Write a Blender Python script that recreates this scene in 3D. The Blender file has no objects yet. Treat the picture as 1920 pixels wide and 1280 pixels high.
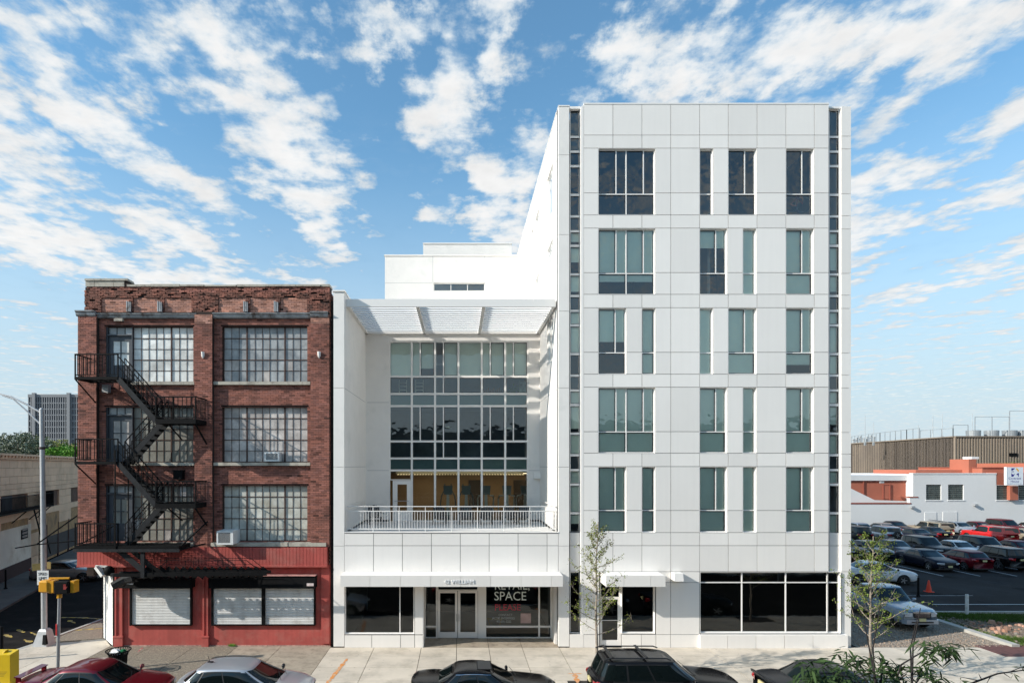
import bpy, math, random
from mathutils import Vector, Matrix
random.seed(7)
S = bpy.context.scene
# ---------------------------------------------------------------- camera
CX, CY, F, CZ = 860.0, 873.0, 1118.0, 7.907      # view axis in the photograph, focal length in its pixels, eye height
cam_d = bpy.data.cameras.new('camera'); cam = bpy.data.objects.new('camera', cam_d); S.collection.objects.link(cam)
cam.location = (0, 0, CZ); cam.rotation_euler = (math.radians(90), 0, 0)
cam_d.sensor_width = 36; cam_d.lens = 36*F/1920
cam_d.shift_x = (960-CX)/1920; cam_d.shift_y = (CY-640)/1920
cam_d.clip_start = .1; cam_d.clip_end = 6000
S.camera = cam
# ---------------------------------------------------------------- light
SUNV = Vector((2.9, 1.0, -1.62)).normalized()
sd = bpy.data.lights.new('sun', 'SUN'); sd.energy = 3.9; sd.angle = math.radians(.53); sd.color = (1, .95, .87)
sun = bpy.data.objects.new('sun', sd); S.collection.objects.link(sun)
sun.rotation_euler = SUNV.to_track_quat('-Z', 'Y').to_euler()
S.view_settings.view_transform = 'Standard'; S.view_settings.look = 'None'
S.view_settings.exposure = 0.56; S.view_settings.gamma = 1; S.view_settings.use_curve_mapping = False
W = bpy.data.worlds.new('World'); S.world = W; W.use_nodes = True
def build_sky():
    nt = W.node_tree; N = nt.nodes; K = nt.links.new
    for n in list(N): N.remove(n)
    def mth(op, a, b=None, c=None):
        n = N.new('ShaderNodeMath'); n.operation = op
        for i, v in enumerate((a, b, c)):
            if v is None: continue
            if isinstance(v, (int, float)): n.inputs[i].default_value = v
            else: K(v, n.inputs[i])
        return n.outputs[0]
    def vm(op, a, b):
        n = N.new('ShaderNodeVectorMath'); n.operation = op
        for i, v in enumerate((a, b)):
            if isinstance(v, tuple): n.inputs[i].default_value = v
            elif v is not None: K(v, n.inputs[i])
        return n.outputs[1] if op == 'LENGTH' else n.outputs[0]
    def ss(v, a, b, lo=0., hi=1.):
        n = N.new('ShaderNodeMapRange'); n.interpolation_type = 'SMOOTHSTEP'
        K(v, n.inputs[0]); n.inputs[1].default_value = a; n.inputs[2].default_value = b; n.inputs[3].default_value = lo; n.inputs[4].default_value = hi
        return n.outputs[0]
    sky = N.new('ShaderNodeTexSky'); sky.sky_type = 'NISHITA'; sky.sun_disc = False
    sky.sun_elevation = math.asin(-SUNV.z); sky.sun_rotation = math.atan2(-SUNV.x, -SUNV.y) % (2*math.pi)
    sky.altitude = 50; sky.air_density = 1.15; sky.dust_density = .8; sky.ozone_density = 2.2
    bg = N.new('ShaderNodeBackground'); K(vm('MULTIPLY', sky.outputs[0], (.66, .93, .96)), bg.inputs[0]); bg.inputs[1].default_value = .15
    tc = N.new('ShaderNodeTexCoord'); sp = N.new('ShaderNodeSeparateXYZ'); K(tc.outputs['Generated'], sp.inputs[0])
    x, y, z = sp.outputs
    zz = mth('MAXIMUM', z, .015)
    cb = N.new('ShaderNodeCombineXYZ'); K(mth('DIVIDE', x, zz), cb.inputs[0]); K(mth('DIVIDE', y, zz), cb.inputs[1]); uv = cb.outputs[0]
    def noise(vec, scale, detail, rough, dist=0.):
        n = N.new('ShaderNodeTexNoise'); K(vec, n.inputs['Vector']); n.inputs['Scale'].default_value = scale
        n.inputs['Detail'].default_value = detail; n.inputs['Roughness'].default_value = rough; n.inputs['Distortion'].default_value = dist
        return n
    # cloud streets run away from the viewer (+Y); u across them, v along them
    wn = noise(vm('MULTIPLY', uv, (2.2, 1.5, 1)), 2.6, 6, .62)
    warp = vm('SUBTRACT', wn.outputs['Color'], (.5, .5, .5))
    uvw = vm('ADD', uv, vm('MULTIPLY', warp, (.42, .95, 0)))
    n1 = noise(vm('MULTIPLY', uv, (2.0, 1.7, 1)), 2.3, 11, .58, .0).outputs[0]
    n2 = noise(vm('MULTIPLY', vm('ADD', uv, (3.1, 7.7, 0)), (3.0, 2.9, 1)), 3.6, 7, .55, .0).outputs[0]
    E = [(.16,2.25,.15,.5,1.1),(-1.9,2.6,.5,1.2,1.05),(-1.55,1.55,.3,.3,.9),(-1.55,2.0,.25,.5,.95),(-1.15,3.6,.35,1.0,.95),(-.85,3.3,.25,.6,.8),(-1.7,3.2,.5,1.2,1),(-1.2,1.4,.12,.25,.7),(-.55,2.1,.2,.45,1.1),(1.35,2.9,.25,.8,.8),(1.5,3.4,.4,.6,.8),(1.2,1.45,.2,.2,.8),(-.57,1.36,.20,.30,1),(-.38,1.28,.09,.16,.8),(-.52,1.80,.24,.42,1),(-.58,2.35,.17,.75,1),(-.93,2.25,.16,.38,.72),(-.80,2.1,.10,.2,.6),
         (-1.04,1.75,.16,.75,1),(-1.0,2.5,.14,.5,.9),(-.93,1.36,.12,.24,.8),(-.80,1.45,.12,.25,.9),(-1.28,1.75,.14,.4,.95),(-1.25,2.6,.22,.9,1),(-1.35,3.6,.35,1.2,1),(-1.7,2.4,.3,.9,1),(-1.9,3.6,.4,1.3,1),
         (-.13,1.35,.15,.16,.9),(-.03,1.62,.13,.42,1),(.08,1.38,.10,.2,.95),(-.07,2.3,.10,.35,.85),(.21,1.95,.09,.34,.9),(.22,2.55,.13,.55,1),(-.02,2.2,.12,.16,.6),
         (.42,1.55,.20,.20,1),(.62,1.45,.24,.22,1),(.84,1.42,.24,.24,1),(1.05,1.34,.2,.24,1),(.95,1.72,.24,.24,.9),(1.25,1.72,.16,.3,.6),
         (1.5,2.2,.30,.42,1),(1.75,2.75,.34,.6,1),(1.6,1.75,.2,.25,.8),(2.0,2.2,.22,.6,.9),(1.9,3.6,.7,.7,.95),(2.7,3.2,.4,1.2,.9)]
    acc = None
    for (u0, v0, su, sv, w) in E:
        d = vm('LENGTH', vm('MULTIPLY', vm('SUBTRACT', uvw, (u0, v0, 0)), (1/su, 1/sv, 0)), None)
        m = ss(d, 0., 1.65, w*1.06, 0.)
        acc = m if acc is None else mth('MAXIMUM', acc, m)
    # elsewhere in the sky: the same broken cloud, without the hand-placed streets
    out = ss(vm('LENGTH', vm('SUBTRACT', uv, (0, 1.9, 0)), None), 2.2, 3.4)
    acc = mth('MAXIMUM', acc, mth('MULTIPLY', out, .62))
    dens = mth('ADD', acc, mth('ADD', mth('MULTIPLY', mth('SUBTRACT', n1, .5), 2.7), mth('MULTIPLY', mth('SUBTRACT', n2, .5), 1.25)))
    al = ss(dens, .34, .98)
    core = ss(dens, .6, 1.3)
    # thin veil low over the horizon, more to the left (towards the sun)
    vl = noise(vm('MULTIPLY', tc.outputs['Generated'], (1.2, 1.2, 9)), 3.0, 6, .55).outputs[0]
    veil = mth('MULTIPLY', ss(z, .30, .02), mth('MULTIPLY', ss(vl, .3, .75), ss(x, .25, -.65, .30, 1.15)))
    veil2 = mth('MULTIPLY', ss(z, .55, .10), mth('MULTIPLY', ss(n2, .38, .66), .45))
    hz = mth('MULTIPLY', ss(z, .50, 0.02), .95)
    al = mth('MULTIPLY', al, ss(z, .02, .12, .25, .96))
    al = mth('MAXIMUM', al, mth('MAXIMUM', mth('MULTIPLY', veil, .8), mth('MAXIMUM', veil2, hz)))
    cr = N.new('ShaderNodeMix'); cr.data_type = 'RGBA'; K(core, cr.inputs[0])
    cr.inputs[6].default_value = (.415, .495, .56, 1); cr.inputs[7].default_value = (.67, .665, .655, 1)
    shade = mth('MULTIPLY', ss(n1, .42, .8, 1.0, .84), 1.)
    sh = N.new('ShaderNodeMix'); sh.data_type = 'RGBA'; sh.blend_type = 'MULTIPLY'; sh.inputs[0].default_value = 1
    K(cr.outputs[2], sh.inputs[6]); K(shade, sh.inputs[7])
    cb2 = N.new('ShaderNodeBackground'); K(sh.outputs[2], cb2.inputs[0]); cb2.inputs[1].default_value = 1.0
    mx = N.new('ShaderNodeMixShader'); K(al, mx.inputs[0]); K(bg.outputs[0], mx.inputs[1]); K(cb2.outputs[0], mx.inputs[2])
    o = N.new('ShaderNodeOutputWorld'); K(mx.outputs[0], o.inputs[0])
build_sky()
# ---------------------------------------------------------------- helpers
def X(px, Y=26.): return (px-CX)*Y/F
def Z(py, Y=26.): return CZ-(py-CY)*Y/F
def G(py): return CZ*F/(py-CY)                     # distance of a ground point from its image row
MATS = {}
def mat(name, col, rough=.7, metal=0., var=.0, scale=3., bump=0., bscale=30., coat=0., spec=.5, dirt=None, dscale=1., dlo=.5, dhi=.75, tint=False, rnd=0., emit=0., streak=0., spots=None):
    """col +- var by noise in object-independent (world) coordinates; dirt = colour of stains; tint = per-face colour attribute; rnd = per-object brightness"""
    if name in MATS: return MATS[name]
    m = bpy.data.materials.new(name); m.use_nodes = True; nt = m.node_tree; N = nt.nodes; K = nt.links.new
    b = N['Principled BSDF']; b.inputs['Base Color'].default_value = (*col, 1); b.inputs['Roughness'].default_value = rough
    b.inputs['Metallic'].default_value = metal; b.inputs['Coat Weight'].default_value = coat; b.inputs['Coat Roughness'].default_value = .04
    b.inputs['Specular IOR Level'].default_value = spec
    if emit: b.inputs['Emission Color'].default_value = (*col, 1); b.inputs['Emission Strength'].default_value = emit
    g = N.new('ShaderNodeNewGeometry'); out = None
    def nz(sc, det=6, r=.6):
        n = N.new('ShaderNodeTexNoise'); K(g.outputs['Position'], n.inputs['Vector']); n.inputs['Scale'].default_value = sc
        n.inputs['Detail'].default_value = det; n.inputs['Roughness'].default_value = r; return n.outputs[0]
    def mixc(fac, a, bb, mode='MIX'):
        x = N.new('ShaderNodeMix'); x.data_type = 'RGBA'; x.blend_type = mode
        if isinstance(fac, float): x.inputs[0].default_value = fac
        else: K(fac, x.inputs[0])
        for i, v in ((6, a), (7, bb)):
            if isinstance(v, tuple): x.inputs[i].default_value = (*v[:3], 1)
            else: K(v, x.inputs[i])
        return x.outputs[2]
    cur = col
    if tint:
        at = N.new('ShaderNodeAttribute'); at.attribute_name = 'tint'; cur = mixc(1., cur, at.outputs['Color'], 'MULTIPLY')
    if var:
        mr = N.new('ShaderNodeMapRange'); K(nz(scale), mr.inputs[0]); mr.inputs[1].default_value = .3; mr.inputs[2].default_value = .7
        mr.inputs[3].default_value = 1-var; mr.inputs[4].default_value = 1+var
        cur = mixc(1., cur, mr.outputs[0], 'MULTIPLY')
    if spots:
        vo = N.new('ShaderNodeTexVoronoi'); K(g.outputs['Position'], vo.inputs['Vector']); vo.inputs['Scale'].default_value = spots[0]
        mr = N.new('ShaderNodeMapRange'); K(vo.outputs['Distance'], mr.inputs[0]); mr.inputs[1].default_value = spots[1]*.6; mr.inputs[2].default_value = spots[1]; mr.inputs[3].default_value = spots[2]; mr.inputs[4].default_value = 1.
        cur = mixc(1., cur, mr.outputs[0], 'MULTIPLY')
    if streak:
        vmn = N.new('ShaderNodeVectorMath'); vmn.operation = 'MULTIPLY'; K(g.outputs['Position'], vmn.inputs[0]); vmn.inputs[1].default_value = (5., 5., .22)
        n = N.new('ShaderNodeTexNoise'); K(vmn.outputs[0], n.inputs['Vector']); n.inputs['Scale'].default_value = 1.; n.inputs['Detail'].default_value = 5
        mr = N.new('ShaderNodeMapRange'); K(n.outputs[0], mr.inputs[0]); mr.inputs[1].default_value = .45; mr.inputs[2].default_value = .75; mr.inputs[3].default_value = 1.; mr.inputs[4].default_value = 1-streak*2
        cur = mixc(1., cur, mr.outputs[0], 'MULTIPLY')
    if rnd:
        oi = N.new('ShaderNodeObjectInfo'); mr = N.new('ShaderNodeMapRange'); K(oi.outputs['Random'], mr.inputs[0])
        mr.inputs[3].default_value = 1-rnd; mr.inputs[4].default_value = 1+rnd
        cur = mixc(1., cur, mr.outputs[0], 'MULTIPLY')
    if dirt:
        mr = N.new('ShaderNodeMapRange'); K(nz(dscale, 9, .65), mr.inputs[0]); mr.inputs[1].default_value = dlo; mr.inputs[2].default_value = dhi
        cur = mixc(mr.outputs[0], cur, dirt)
    if not isinstance(cur, tuple): K(cur, b.inputs['Base Color'])
    if bump:
        bp = N.new('ShaderNodeBump'); bp.inputs['Strength'].default_value = bump; bp.inputs['Distance'].default_value = .02
        K(nz(bscale, 4), bp.inputs['Height']); K(bp.outputs[0], b.inputs['Normal'])
    MATS[name] = m; return m
def glass(name, tint, refl=.12, wav=.012, wscale=1.6, rough=.0, coatf=1.5):
    """coated architectural glass: tinted see-through plus mirror reflection by Fresnel, slightly wavy"""
    if name in MATS: return MATS[name]
    m = bpy.data.materials.new(name); m.use_nodes = True; nt = m.node_tree; N = nt.nodes; K = nt.links.new
    for n in list(N): N.remove(n)
    t = N.new('ShaderNodeBsdfTransparent'); t.inputs[0].default_value = (*tint, 1)
    gl = N.new('ShaderNodeBsdfGlossy'); gl.inputs[0].default_value = (.92, .97, 1, 1); gl.inputs['Roughness'].default_value = rough
    g = N.new('ShaderNodeNewGeometry'); n = N.new('ShaderNodeTexNoise'); K(g.outputs['Position'], n.inputs['Vector'])
    n.inputs['Scale'].default_value = wscale; n.inputs['Detail'].default_value = 2
    bp = N.new('ShaderNodeBump'); bp.inputs['Strength'].default_value = 1; bp.inputs['Distance'].default_value = wav
    K(n.outputs[0], bp.inputs['Height']); K(bp.outputs[0], gl.inputs['Normal'])
    fr = N.new('ShaderNodeFresnel'); fr.inputs[0].default_value = coatf
    ad = N.new('ShaderNodeMath'); ad.operation = 'ADD'; ad.use_clamp = True; K(fr.outputs[0], ad.inputs[0]); ad.inputs[1].default_value = refl
    mx = N.new('ShaderNodeMixShader'); K(ad.outputs[0], mx.inputs[0]); K(t.outputs[0], mx.inputs[1]); K(gl.outputs[0], mx.inputs[2])
    o = N.new('ShaderNodeOutputMaterial'); K(mx.outputs[0], o.inputs[0]); MATS[name] = m; return m
class MB:
    def __init__(s): s.v = []; s.f = []; s.t = []; s.mi = []; s.m = 0; s.tint = None
    def face(s, idx): s.f.append(tuple(idx)); s.t.append(s.tint or (1, 1, 1)); s.mi.append(s.m)
    def poly(s, pts):
        k = len(s.v); s.v += [tuple(p) for p in pts]; s.face(range(k, k+len(pts))); return s
    def box(s, x0, x1, y0, y1, z0, z1, back=True):
        k = len(s.v)
        s.v += [(x0,y0,z0),(x1,y0,z0),(x1,y1,z0),(x0,y1,z0),(x0,y0,z1),(x1,y0,z1),(x1,y1,z1),(x0,y1,z1)]
        for f in ((0,1,5,4),(1,2,6,5),(3,0,4,7),(4,5,6,7),(3,2,1,0)): s.face([k+i for i in f])
        if back: s.face([k+i for i in (2,3,7,6)])
        return s
    def hexa(s, p):       # eight points, bottom ring then top ring
        k = len(s.v); s.v += [tuple(q) for q in p]
        for f in ((0,1,5,4),(1,2,6,5),(2,3,7,6),(3,0,4,7),(4,5,6,7),(3,2,1,0)): s.face([k+i for i in f])
        return s
    def bar(s, a, b, w, h=None, up=(0,0,1)):
        """square bar from a to b"""
        a = Vector(a); b = Vector(b); h = w if h is None else h; d = (b-a).normalized(); u = Vector(up)
        if abs(d.dot(u)) > .98: u = Vector((0, 1, 0))
        r = d.cross(u).normalized()*w/2; u2 = r.cross(d).normalized()*h/2
        return s.hexa([a-r-u2, a+r-u2, b+r-u2, b-r-u2, a-r+u2, a+r+u2, b+r+u2, b-r+u2])
    def tube(s, pts, rad, n=8, cap=True):
        pts = [Vector(p) for p in pts]
        if isinstance(rad, (int, float)): rad = [rad]*len(pts)
        k = len(s.v); prev = None
        for i, p in enumerate(pts):
            d = (pts[min(i+1, len(pts)-1)]-pts[max(i-1, 0)]).normalized()
            u = Vector((0, 0, 1)) if abs(d.z) < .9 else Vector((0, 1, 0))
            if prev is not None: u = prev
            r = d.cross(u).normalized(); u = r.cross(d).normalized(); prev = u
            for j in range(n):
                a = 2*math.pi*j/n; q = p+(r*math.cos(a)+u*math.sin(a))*rad[i]; s.v.append(tuple(q))
        for i in range(len(pts)-1):
            for j in range(n):
                j2 = (j+1) % n; s.face((k+i*n+j, k+i*n+j2, k+(i+1)*n+j2, k+(i+1)*n+j))
        if cap:
            s.face([k+j for j in range(n)][::-1]); s.face([k+(len(pts)-1)*n+j for j in range(n)])
        return s
    def lathe(s, prof, c=(0,0,0), n=24, axis='z'):
        k = len(s.v)
        for (r, h) in prof:
            for j in range(n):
                a = 2*math.pi*j/n; p = (r*math.cos(a), r*math.sin(a), h)
                if axis == 'y': p = (p[0], p[2], p[1])
                if axis == 'x': p = (p[2], p[0], p[1])
                s.v.append((c[0]+p[0], c[1]+p[1], c[2]+p[2]))
        for i in range(len(prof)-1):
            for j in range(n):
                j2 = (j+1) % n; s.face((k+i*n+j, k+i*n+j2, k+(i+1)*n+j2, k+(i+1)*n+j))
        return s
    def grid(s, rows, flip=False):
        k = len(s.v); n = len(rows[0])
        for r in rows: s.v += [tuple(p) for p in r]
        for i in range(len(rows)-1):
            for j in range(n-1):
                q = (k+i*n+j, k+i*n+j+1, k+(i+1)*n+j+1, k+(i+1)*n+j); s.face(q[::-1] if flip else q)
        return s
    def ell(s, c, r, n=10, m=6):
        rows = []
        for i in range(m+1):
            a = math.pi*i/m
            rows.append([(c[0]+r[0]*math.sin(a)*math.cos(2*math.pi*j/n), c[1]+r[1]*math.sin(a)*math.sin(2*math.pi*j/n), c[2]+r[2]*math.cos(a)) for j in range(n+1)])
        return s.grid(rows)
    def mesh(s, name, mats, smooth=False, org=(0,0,0), tint=False):
        me = bpy.data.meshes.new(name)
        me.from_pydata([(a-org[0], b-org[1], c-org[2]) for a, b, c in s.v] if any(org) else s.v, [], s.f)
        if not isinstance(mats, (list, tuple)): mats = [mats]
        for m in mats: me.materials.append(m)
        if len(mats) > 1: me.polygons.foreach_set('material_index', s.mi)
        if smooth: me.polygons.foreach_set('use_smooth', [True]*len(s.f))
        if tint:
            ca = me.color_attributes.new('tint', 'FLOAT_COLOR', 'CORNER'); d = []
            for f, t in zip(s.f, s.t): d += [t[0], t[1], t[2], 1]*len(f)
            ca.data.foreach_set('color', d)
        me.update(); return me
    def build(s, name, mats, parent=None, smooth=False, tint=False, kind=None, **kw):
        org = tuple(parent['_o']) if parent is not None and '_o' in parent else (0, 0, 0)
        me = s.mesh(name, mats, smooth, org, tint); o = bpy.data.objects.new(name, me); S.collection.objects.link(o)
        if parent is not None: o.parent = parent; o['_o'] = org
        if smooth == 'auto': pass
        if kind: o['kind'] = kind
        for k, v in kw.items(): o[k] = v
        return o
def thing(name, label, cat, loc=(0,0,0), rz=0, group=None):
    o = bpy.data.objects.new(name, None); S.collection.objects.link(o); o.location = loc; o.rotation_euler = (0, 0, rz)
    o.empty_display_size = .2; o['label'] = label; o['category'] = cat; o['_o'] = (0, 0, 0)
    if group: o['group'] = group
    return o
def static(name, label, cat, loc=(0,0,0), group=None):
    """a thing whose parts are written in world coordinates"""
    o = thing(name, label, cat, loc, 0, group); o['_o'] = tuple(loc); return o
def node(name, parent):
    o = bpy.data.objects.new(name, None); S.collection.objects.link(o); o.parent = parent; o['_o'] = tuple(parent['_o']); return o
def struct(name, mb, m, **kw): return mb.build(name, m, None, kind='structure', **kw)
def kids(o, cache={}):
    return [c for c in S.collection.objects if c.parent == o]
def clone(root, tree, loc, rz=0, label=None, group=None):
    """copy a thing, its parts and sub-parts; tree = [(part,[sub,...]),...]"""
    r = root.copy(); S.collection.objects.link(r); r.location = loc; r.rotation_euler = (0, 0, rz)
    if label: r['label'] = label
    if group: r['group'] = group
    res = []
    for p, subs in tree:
        c = p.copy(); S.collection.objects.link(c); c.parent = r; ns = []
        for q in subs: d = q.copy(); S.collection.objects.link(d); d.parent = c; ns.append(d)
        res.append((c, ns))
    return r, res
def tree_of(root):
    ch = {}
    for o in S.collection.objects:
        if o.parent: ch.setdefault(o.parent.name, []).append(o)
    return [(p, ch.get(p.name, [])) for p in ch.get(root.name, [])]
_UNIT = {}
def unitbox(m):
    if m.name not in _UNIT: _UNIT[m.name] = MB().box(-.5,.5,-.5,.5,-.5,.5).mesh('unit_box', m)
    return _UNIT[m.name]
def piece(name, parent, m, x0, x1, y0, y1, z0, z1, rot=0, label=None):
    """box piece sharing one mesh, scaled to size"""
    o = bpy.data.objects.new(name, unitbox(m)); S.collection.objects.link(o); o.parent = parent; g = parent['_o']
    o.location = ((x0+x1)/2-g[0], (y0+y1)/2-g[1], (z0+z1)/2-g[2]); o.scale = (x1-x0, y1-y0, z1-z0)
    if rot: o.rotation_euler = rot
    if label: o['label'] = label
    return o
def cells(a0, a1, b0, b1, holes):
    """rectangle a0..a1 x b0..b1 minus holes [(a0,a1,b0,b1)] as rectangles"""
    bs = sorted({b0, b1, *[h[2] for h in holes if b0 < h[2] < b1], *[h[3] for h in holes if b0 < h[3] < b1]}); res = []
    for p, q in zip(bs, bs[1:]):
        m = (p+q)/2; hs = sorted((max(h[0], a0), min(h[1], a1)) for h in holes if h[2] < m < h[3] and h[1] > a0 and h[0] < a1); a = a0
        for h0, h1 in hs:
            if h0 > a+1e-6: res.append((a, h0, p, q))
            a = max(a, h1)
        if a < a1-1e-6: res.append((a, a1, p, q))
    return res
def text(name, s, size, loc, m, parent=None, extr=.004, align='CENTER', rot=(math.pi/2, 0, 0), sx=1.):
    c = bpy.data.curves.new(name, 'FONT'); c.body = s; c.size = size; c.extrude = extr; c.align_x = align; c.resolution_u = 3
    t = bpy.data.objects.new('tmp', c); S.collection.objects.link(t)
    me = bpy.data.meshes.new_from_object(t.evaluated_get(bpy.context.evaluated_depsgraph_get())); bpy.data.objects.remove(t); bpy.data.curves.remove(c)
    me.materials.clear(); me.materials.append(m)
    o = bpy.data.objects.new(name, me); S.collection.objects.link(o); o.rotation_euler = rot; o.scale = (sx, 1, 1)
    g = parent['_o'] if parent is not None else (0, 0, 0); o.location = (loc[0]-g[0], loc[1]-g[1], loc[2]-g[2])
    if parent is not None: o.parent = parent
    return o
R = random.random
def U(a, b): return a+(b-a)*R()
# ---------------------------------------------------------------- materials
PANEL = mat('panel_white', (.83,.795,.75), .42, var=.02, scale=.6, rnd=.05, spec=.4, streak=.012)
STUCCO = mat('stucco_white', (.83,.795,.75), .85, var=.03, scale=1.3, bump=.25, bscale=60, dirt=(.66,.65,.61), dscale=.8, dlo=.56, dhi=.85)
ALU = mat('white_aluminium', (.84,.81,.77), .38)
JOINT = mat('joint_dark', (.16,.16,.16), .8)
GASKET = mat('sash_black', (.02,.022,.025), .4)
BLIND = mat('roller_blind', (.87,.90,.80), .8, rnd=.06, var=.03, scale=2.)
INNER = mat('room_wall', (.30,.30,.29), .9, var=.1, scale=.7)
INNERD = mat('room_dark', (.085,.095,.105), .9, var=.2, scale=.5)
TEAL = glass('teal_glass', (.93,1.0,.97), .075, .012)
TEAL2 = glass('clear_green_glass', (.80,.86,.78), .0, .006)
SHOP = glass('shop_glass', (.40,.46,.42), .025, .003)
SPAN = mat('spandrel_glass', (.015,.035,.035), .06, spec=.9, coat=.6)
BLACK = mat('black_iron', (.006,.006,.0065), .7, spec=.12, var=.3, scale=9, dirt=(.022,.014,.011), dscale=7, dlo=.62, dhi=.8)
ALUG = mat('galvanised', (.48,.49,.50), .45, metal=.6, var=.1, scale=5)
# ================================================================ ground, roads, pavement
ASPH = mat('asphalt', (.017,.0155,.015), .95, spec=.05, var=.22, scale=.35, bump=.5, bscale=70, dirt=(.042,.038,.034), dscale=.6, dlo=.5, dhi=.8)
ASPHL = mat('asphalt_lot', (.042,.037,.035), .95, spec=.08, var=.15, scale=.25, bump=.4, bscale=60, dirt=(.056,.052,.052), dscale=.35, dlo=.48, dhi=.7, spots=(.45,.28,.55))
CONC = mat('pavement_concrete', (.60,.52,.42), .9, var=.1, scale=.7, bump=.3, bscale=60, dirt=(.33,.285,.22), dscale=.9, dlo=.48, dhi=.80, rnd=.06, spots=(2.6,.11,.62))
CONC2 = mat('pavement_weathered', (.40,.33,.25), .95, var=.12, scale=1.2, bump=.6, bscale=45, dirt=(.20,.165,.125), dscale=2.4, dlo=.45, dhi=.7, rnd=.05, spots=(3.,.12,.6))
AGG = mat('pavement_aggregate', (.22,.18,.135), .95, var=.55, scale=22, bump=1., bscale=40, dirt=(.34,.29,.21), dscale=9, dlo=.5, dhi=.62)
KERB = mat('kerb_stone', (.42,.40,.36), .9, var=.12, scale=2, bump=.3)
SOIL = mat('bare_soil', (.15,.105,.07), 1., var=.4, scale=1.6, bump=1., bscale=14, dirt=(.28,.22,.16), dscale=3, dlo=.5, dhi=.7)
GRAV = mat('gravel_ground', (.23,.195,.155), 1., var=.45, scale=16, bump=1., bscale=24, dirt=(.36,.31,.25), dscale=5, dlo=.48, dhi=.66)
PAINTW = mat('road_paint_white', (.55,.55,.54), .8, var=.15, scale=3, dirt=(.12,.12,.12), dscale=2.5, dlo=.55, dhi=.7)
ORANGE = mat('spray_paint_orange', (.75,.27,.05), .8, var=.2, scale=6, dirt=(.48,.40,.30), dscale=6, dlo=.45, dhi=.6)
YELLOW = mat('spray_paint_yellow', (.62,.42,.06), .8, var=.2, scale=6, dirt=(.14,.12,.09), dscale=5, dlo=.42, dhi=.6)
def sheet(name, m, x0, x1, y0, y1, z): return struct(name, MB().poly([(x0,y0,z),(x1,y0,z),(x1,y1,z),(x0,y1,z)]), m)
sheet('ground', mat('far_ground', (.12,.11,.09), 1., var=.3, scale=.05), -3000, 3000, -500, 3000, -.17)
sheet('road', ASPH, -160, 160, 8.4, 20.75, -.13)
struct('side_street', MB().poly([(-60,20.75,-.126),(-18.2,20.75,-.126),(-18.2,34,-.126),(-24,130,-.126),(-90,130,-.126)]), ASPH)
sheet('parking_lot', ASPHL, 17.3, 120, 26.05, 74, -.03)
sheet('gravel_drive', GRAV, 17.45, 24.15, 26.02, 33.5, -.012)
struct('soil_verge', MB().poly([(24.5,26.02,-.01),(60,26.02,-.01),(60,32.0,-.01),(24.5,32.0,-.01)]), SOIL)
sheet('opposite_pavement', CONC, -160, 160, -1.6, 8.4, 0.)
kb = MB(); kb.box(24.15,24.5,26.03,30.4,-.05,.12); kb.box(24.5,70,31.96,32.14,-.05,.10); struct('lot_kerb', kb, KERB)
struct('opposite_kerb', MB().box(-160,160,8.35,8.5,-.14,.012), KERB)
# pavement: slabs as pieces
pav = node('pavement', None) if False else bpy.data.objects.new('pavement', None)
S.collection.objects.link(pav); pav['_o'] = (0,0,0); pav['kind'] = 'structure'
gm = MAT_GROUT = mat('grout', (.07,.06,.05), 1.)
bed = MB(); bed.box(-18.9, 70, 20.95, 26.02, -.16, -.035); bed.box(-4.2, 4.45, 26.0, 27.5, -.16, -.035)
bed.build('slab_bed', gm, pav)
kbm = MB()
xk = -19.2
while xk < 60: kbm.box(xk, xk+2.96, 20.76, 20.95, -.15, .004); xk += 2.98
kbm.build('kerb', KERB, pav, kind='stuff')
def slab(m, pts, zt=0.):
    mb = MB(); n = len(pts); k = 0
    mb.v = [(x, y, zt) for x, y in pts]+[(x, y, zt-.12) for x, y in pts]
    mb.face(range(n))
    for i in range(n): j = (i+1) % n; mb.face((i+n, j+n, j, i))
    return mb.build('slab', m, pav)
g = .011
ys = [20.95, 22.0, 23.42, 24.84, 26.0]
JX = [701.6, 790, 856, 916.4, 979, 1048]     # joint columns read along the front of the white building
xs = [(j-CX)/43. for j in JX]
xw = [-5.6]+xs+[xs[-1]+2.07, xs[-1]+4.3, xs[-1]+6.4, xs[-1]+9.9, xs[-1]+12.2]
while xw[-1] < 66: xw.append(xw[-1]+2.3)
# tree pits in the first row
PITS = [(5.05-1.05, 5.05+.75), (14.4, 16.2)]
for a, b in zip(xw, xw[1:]):
    for i, (c, d) in enumerate(zip(ys, ys[1:])):
        if i == 0:
            for (x0, x1, y0, y1) in cells(a, b, c, d, [(p, q, 20.9, 22.05) for p, q in PITS]):
                slab(CONC, [(x0+g,y0+g),(x1-g,y0+g),(x1-g,y1-g),(x0+g,y1-g)])
        else: slab(CONC, [(a+g,c+g),(b-g,c+g),(b-g,d-g),(a+g,d-g)])
for p, q in PITS: MB().box(p+.02, q-.02, 20.97, 22.04, -.1, -.02).build('tree_pit', mat('mulch', (.035,.028,.022), 1., var=.5, scale=20, bump=1., bscale=30), pav)
# entry recess slabs
for a, b in zip(xs[1:], xs[2:]):
    slab(CONC2, [(a+g,26.0+g),(b-g,26.0+g),(b-g,26.7),(a+g,26.7)]); slab(CONC2, [(a+g,26.72),(b-g,26.72),(b-g,27.45),(a+g,27.45)])
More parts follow.
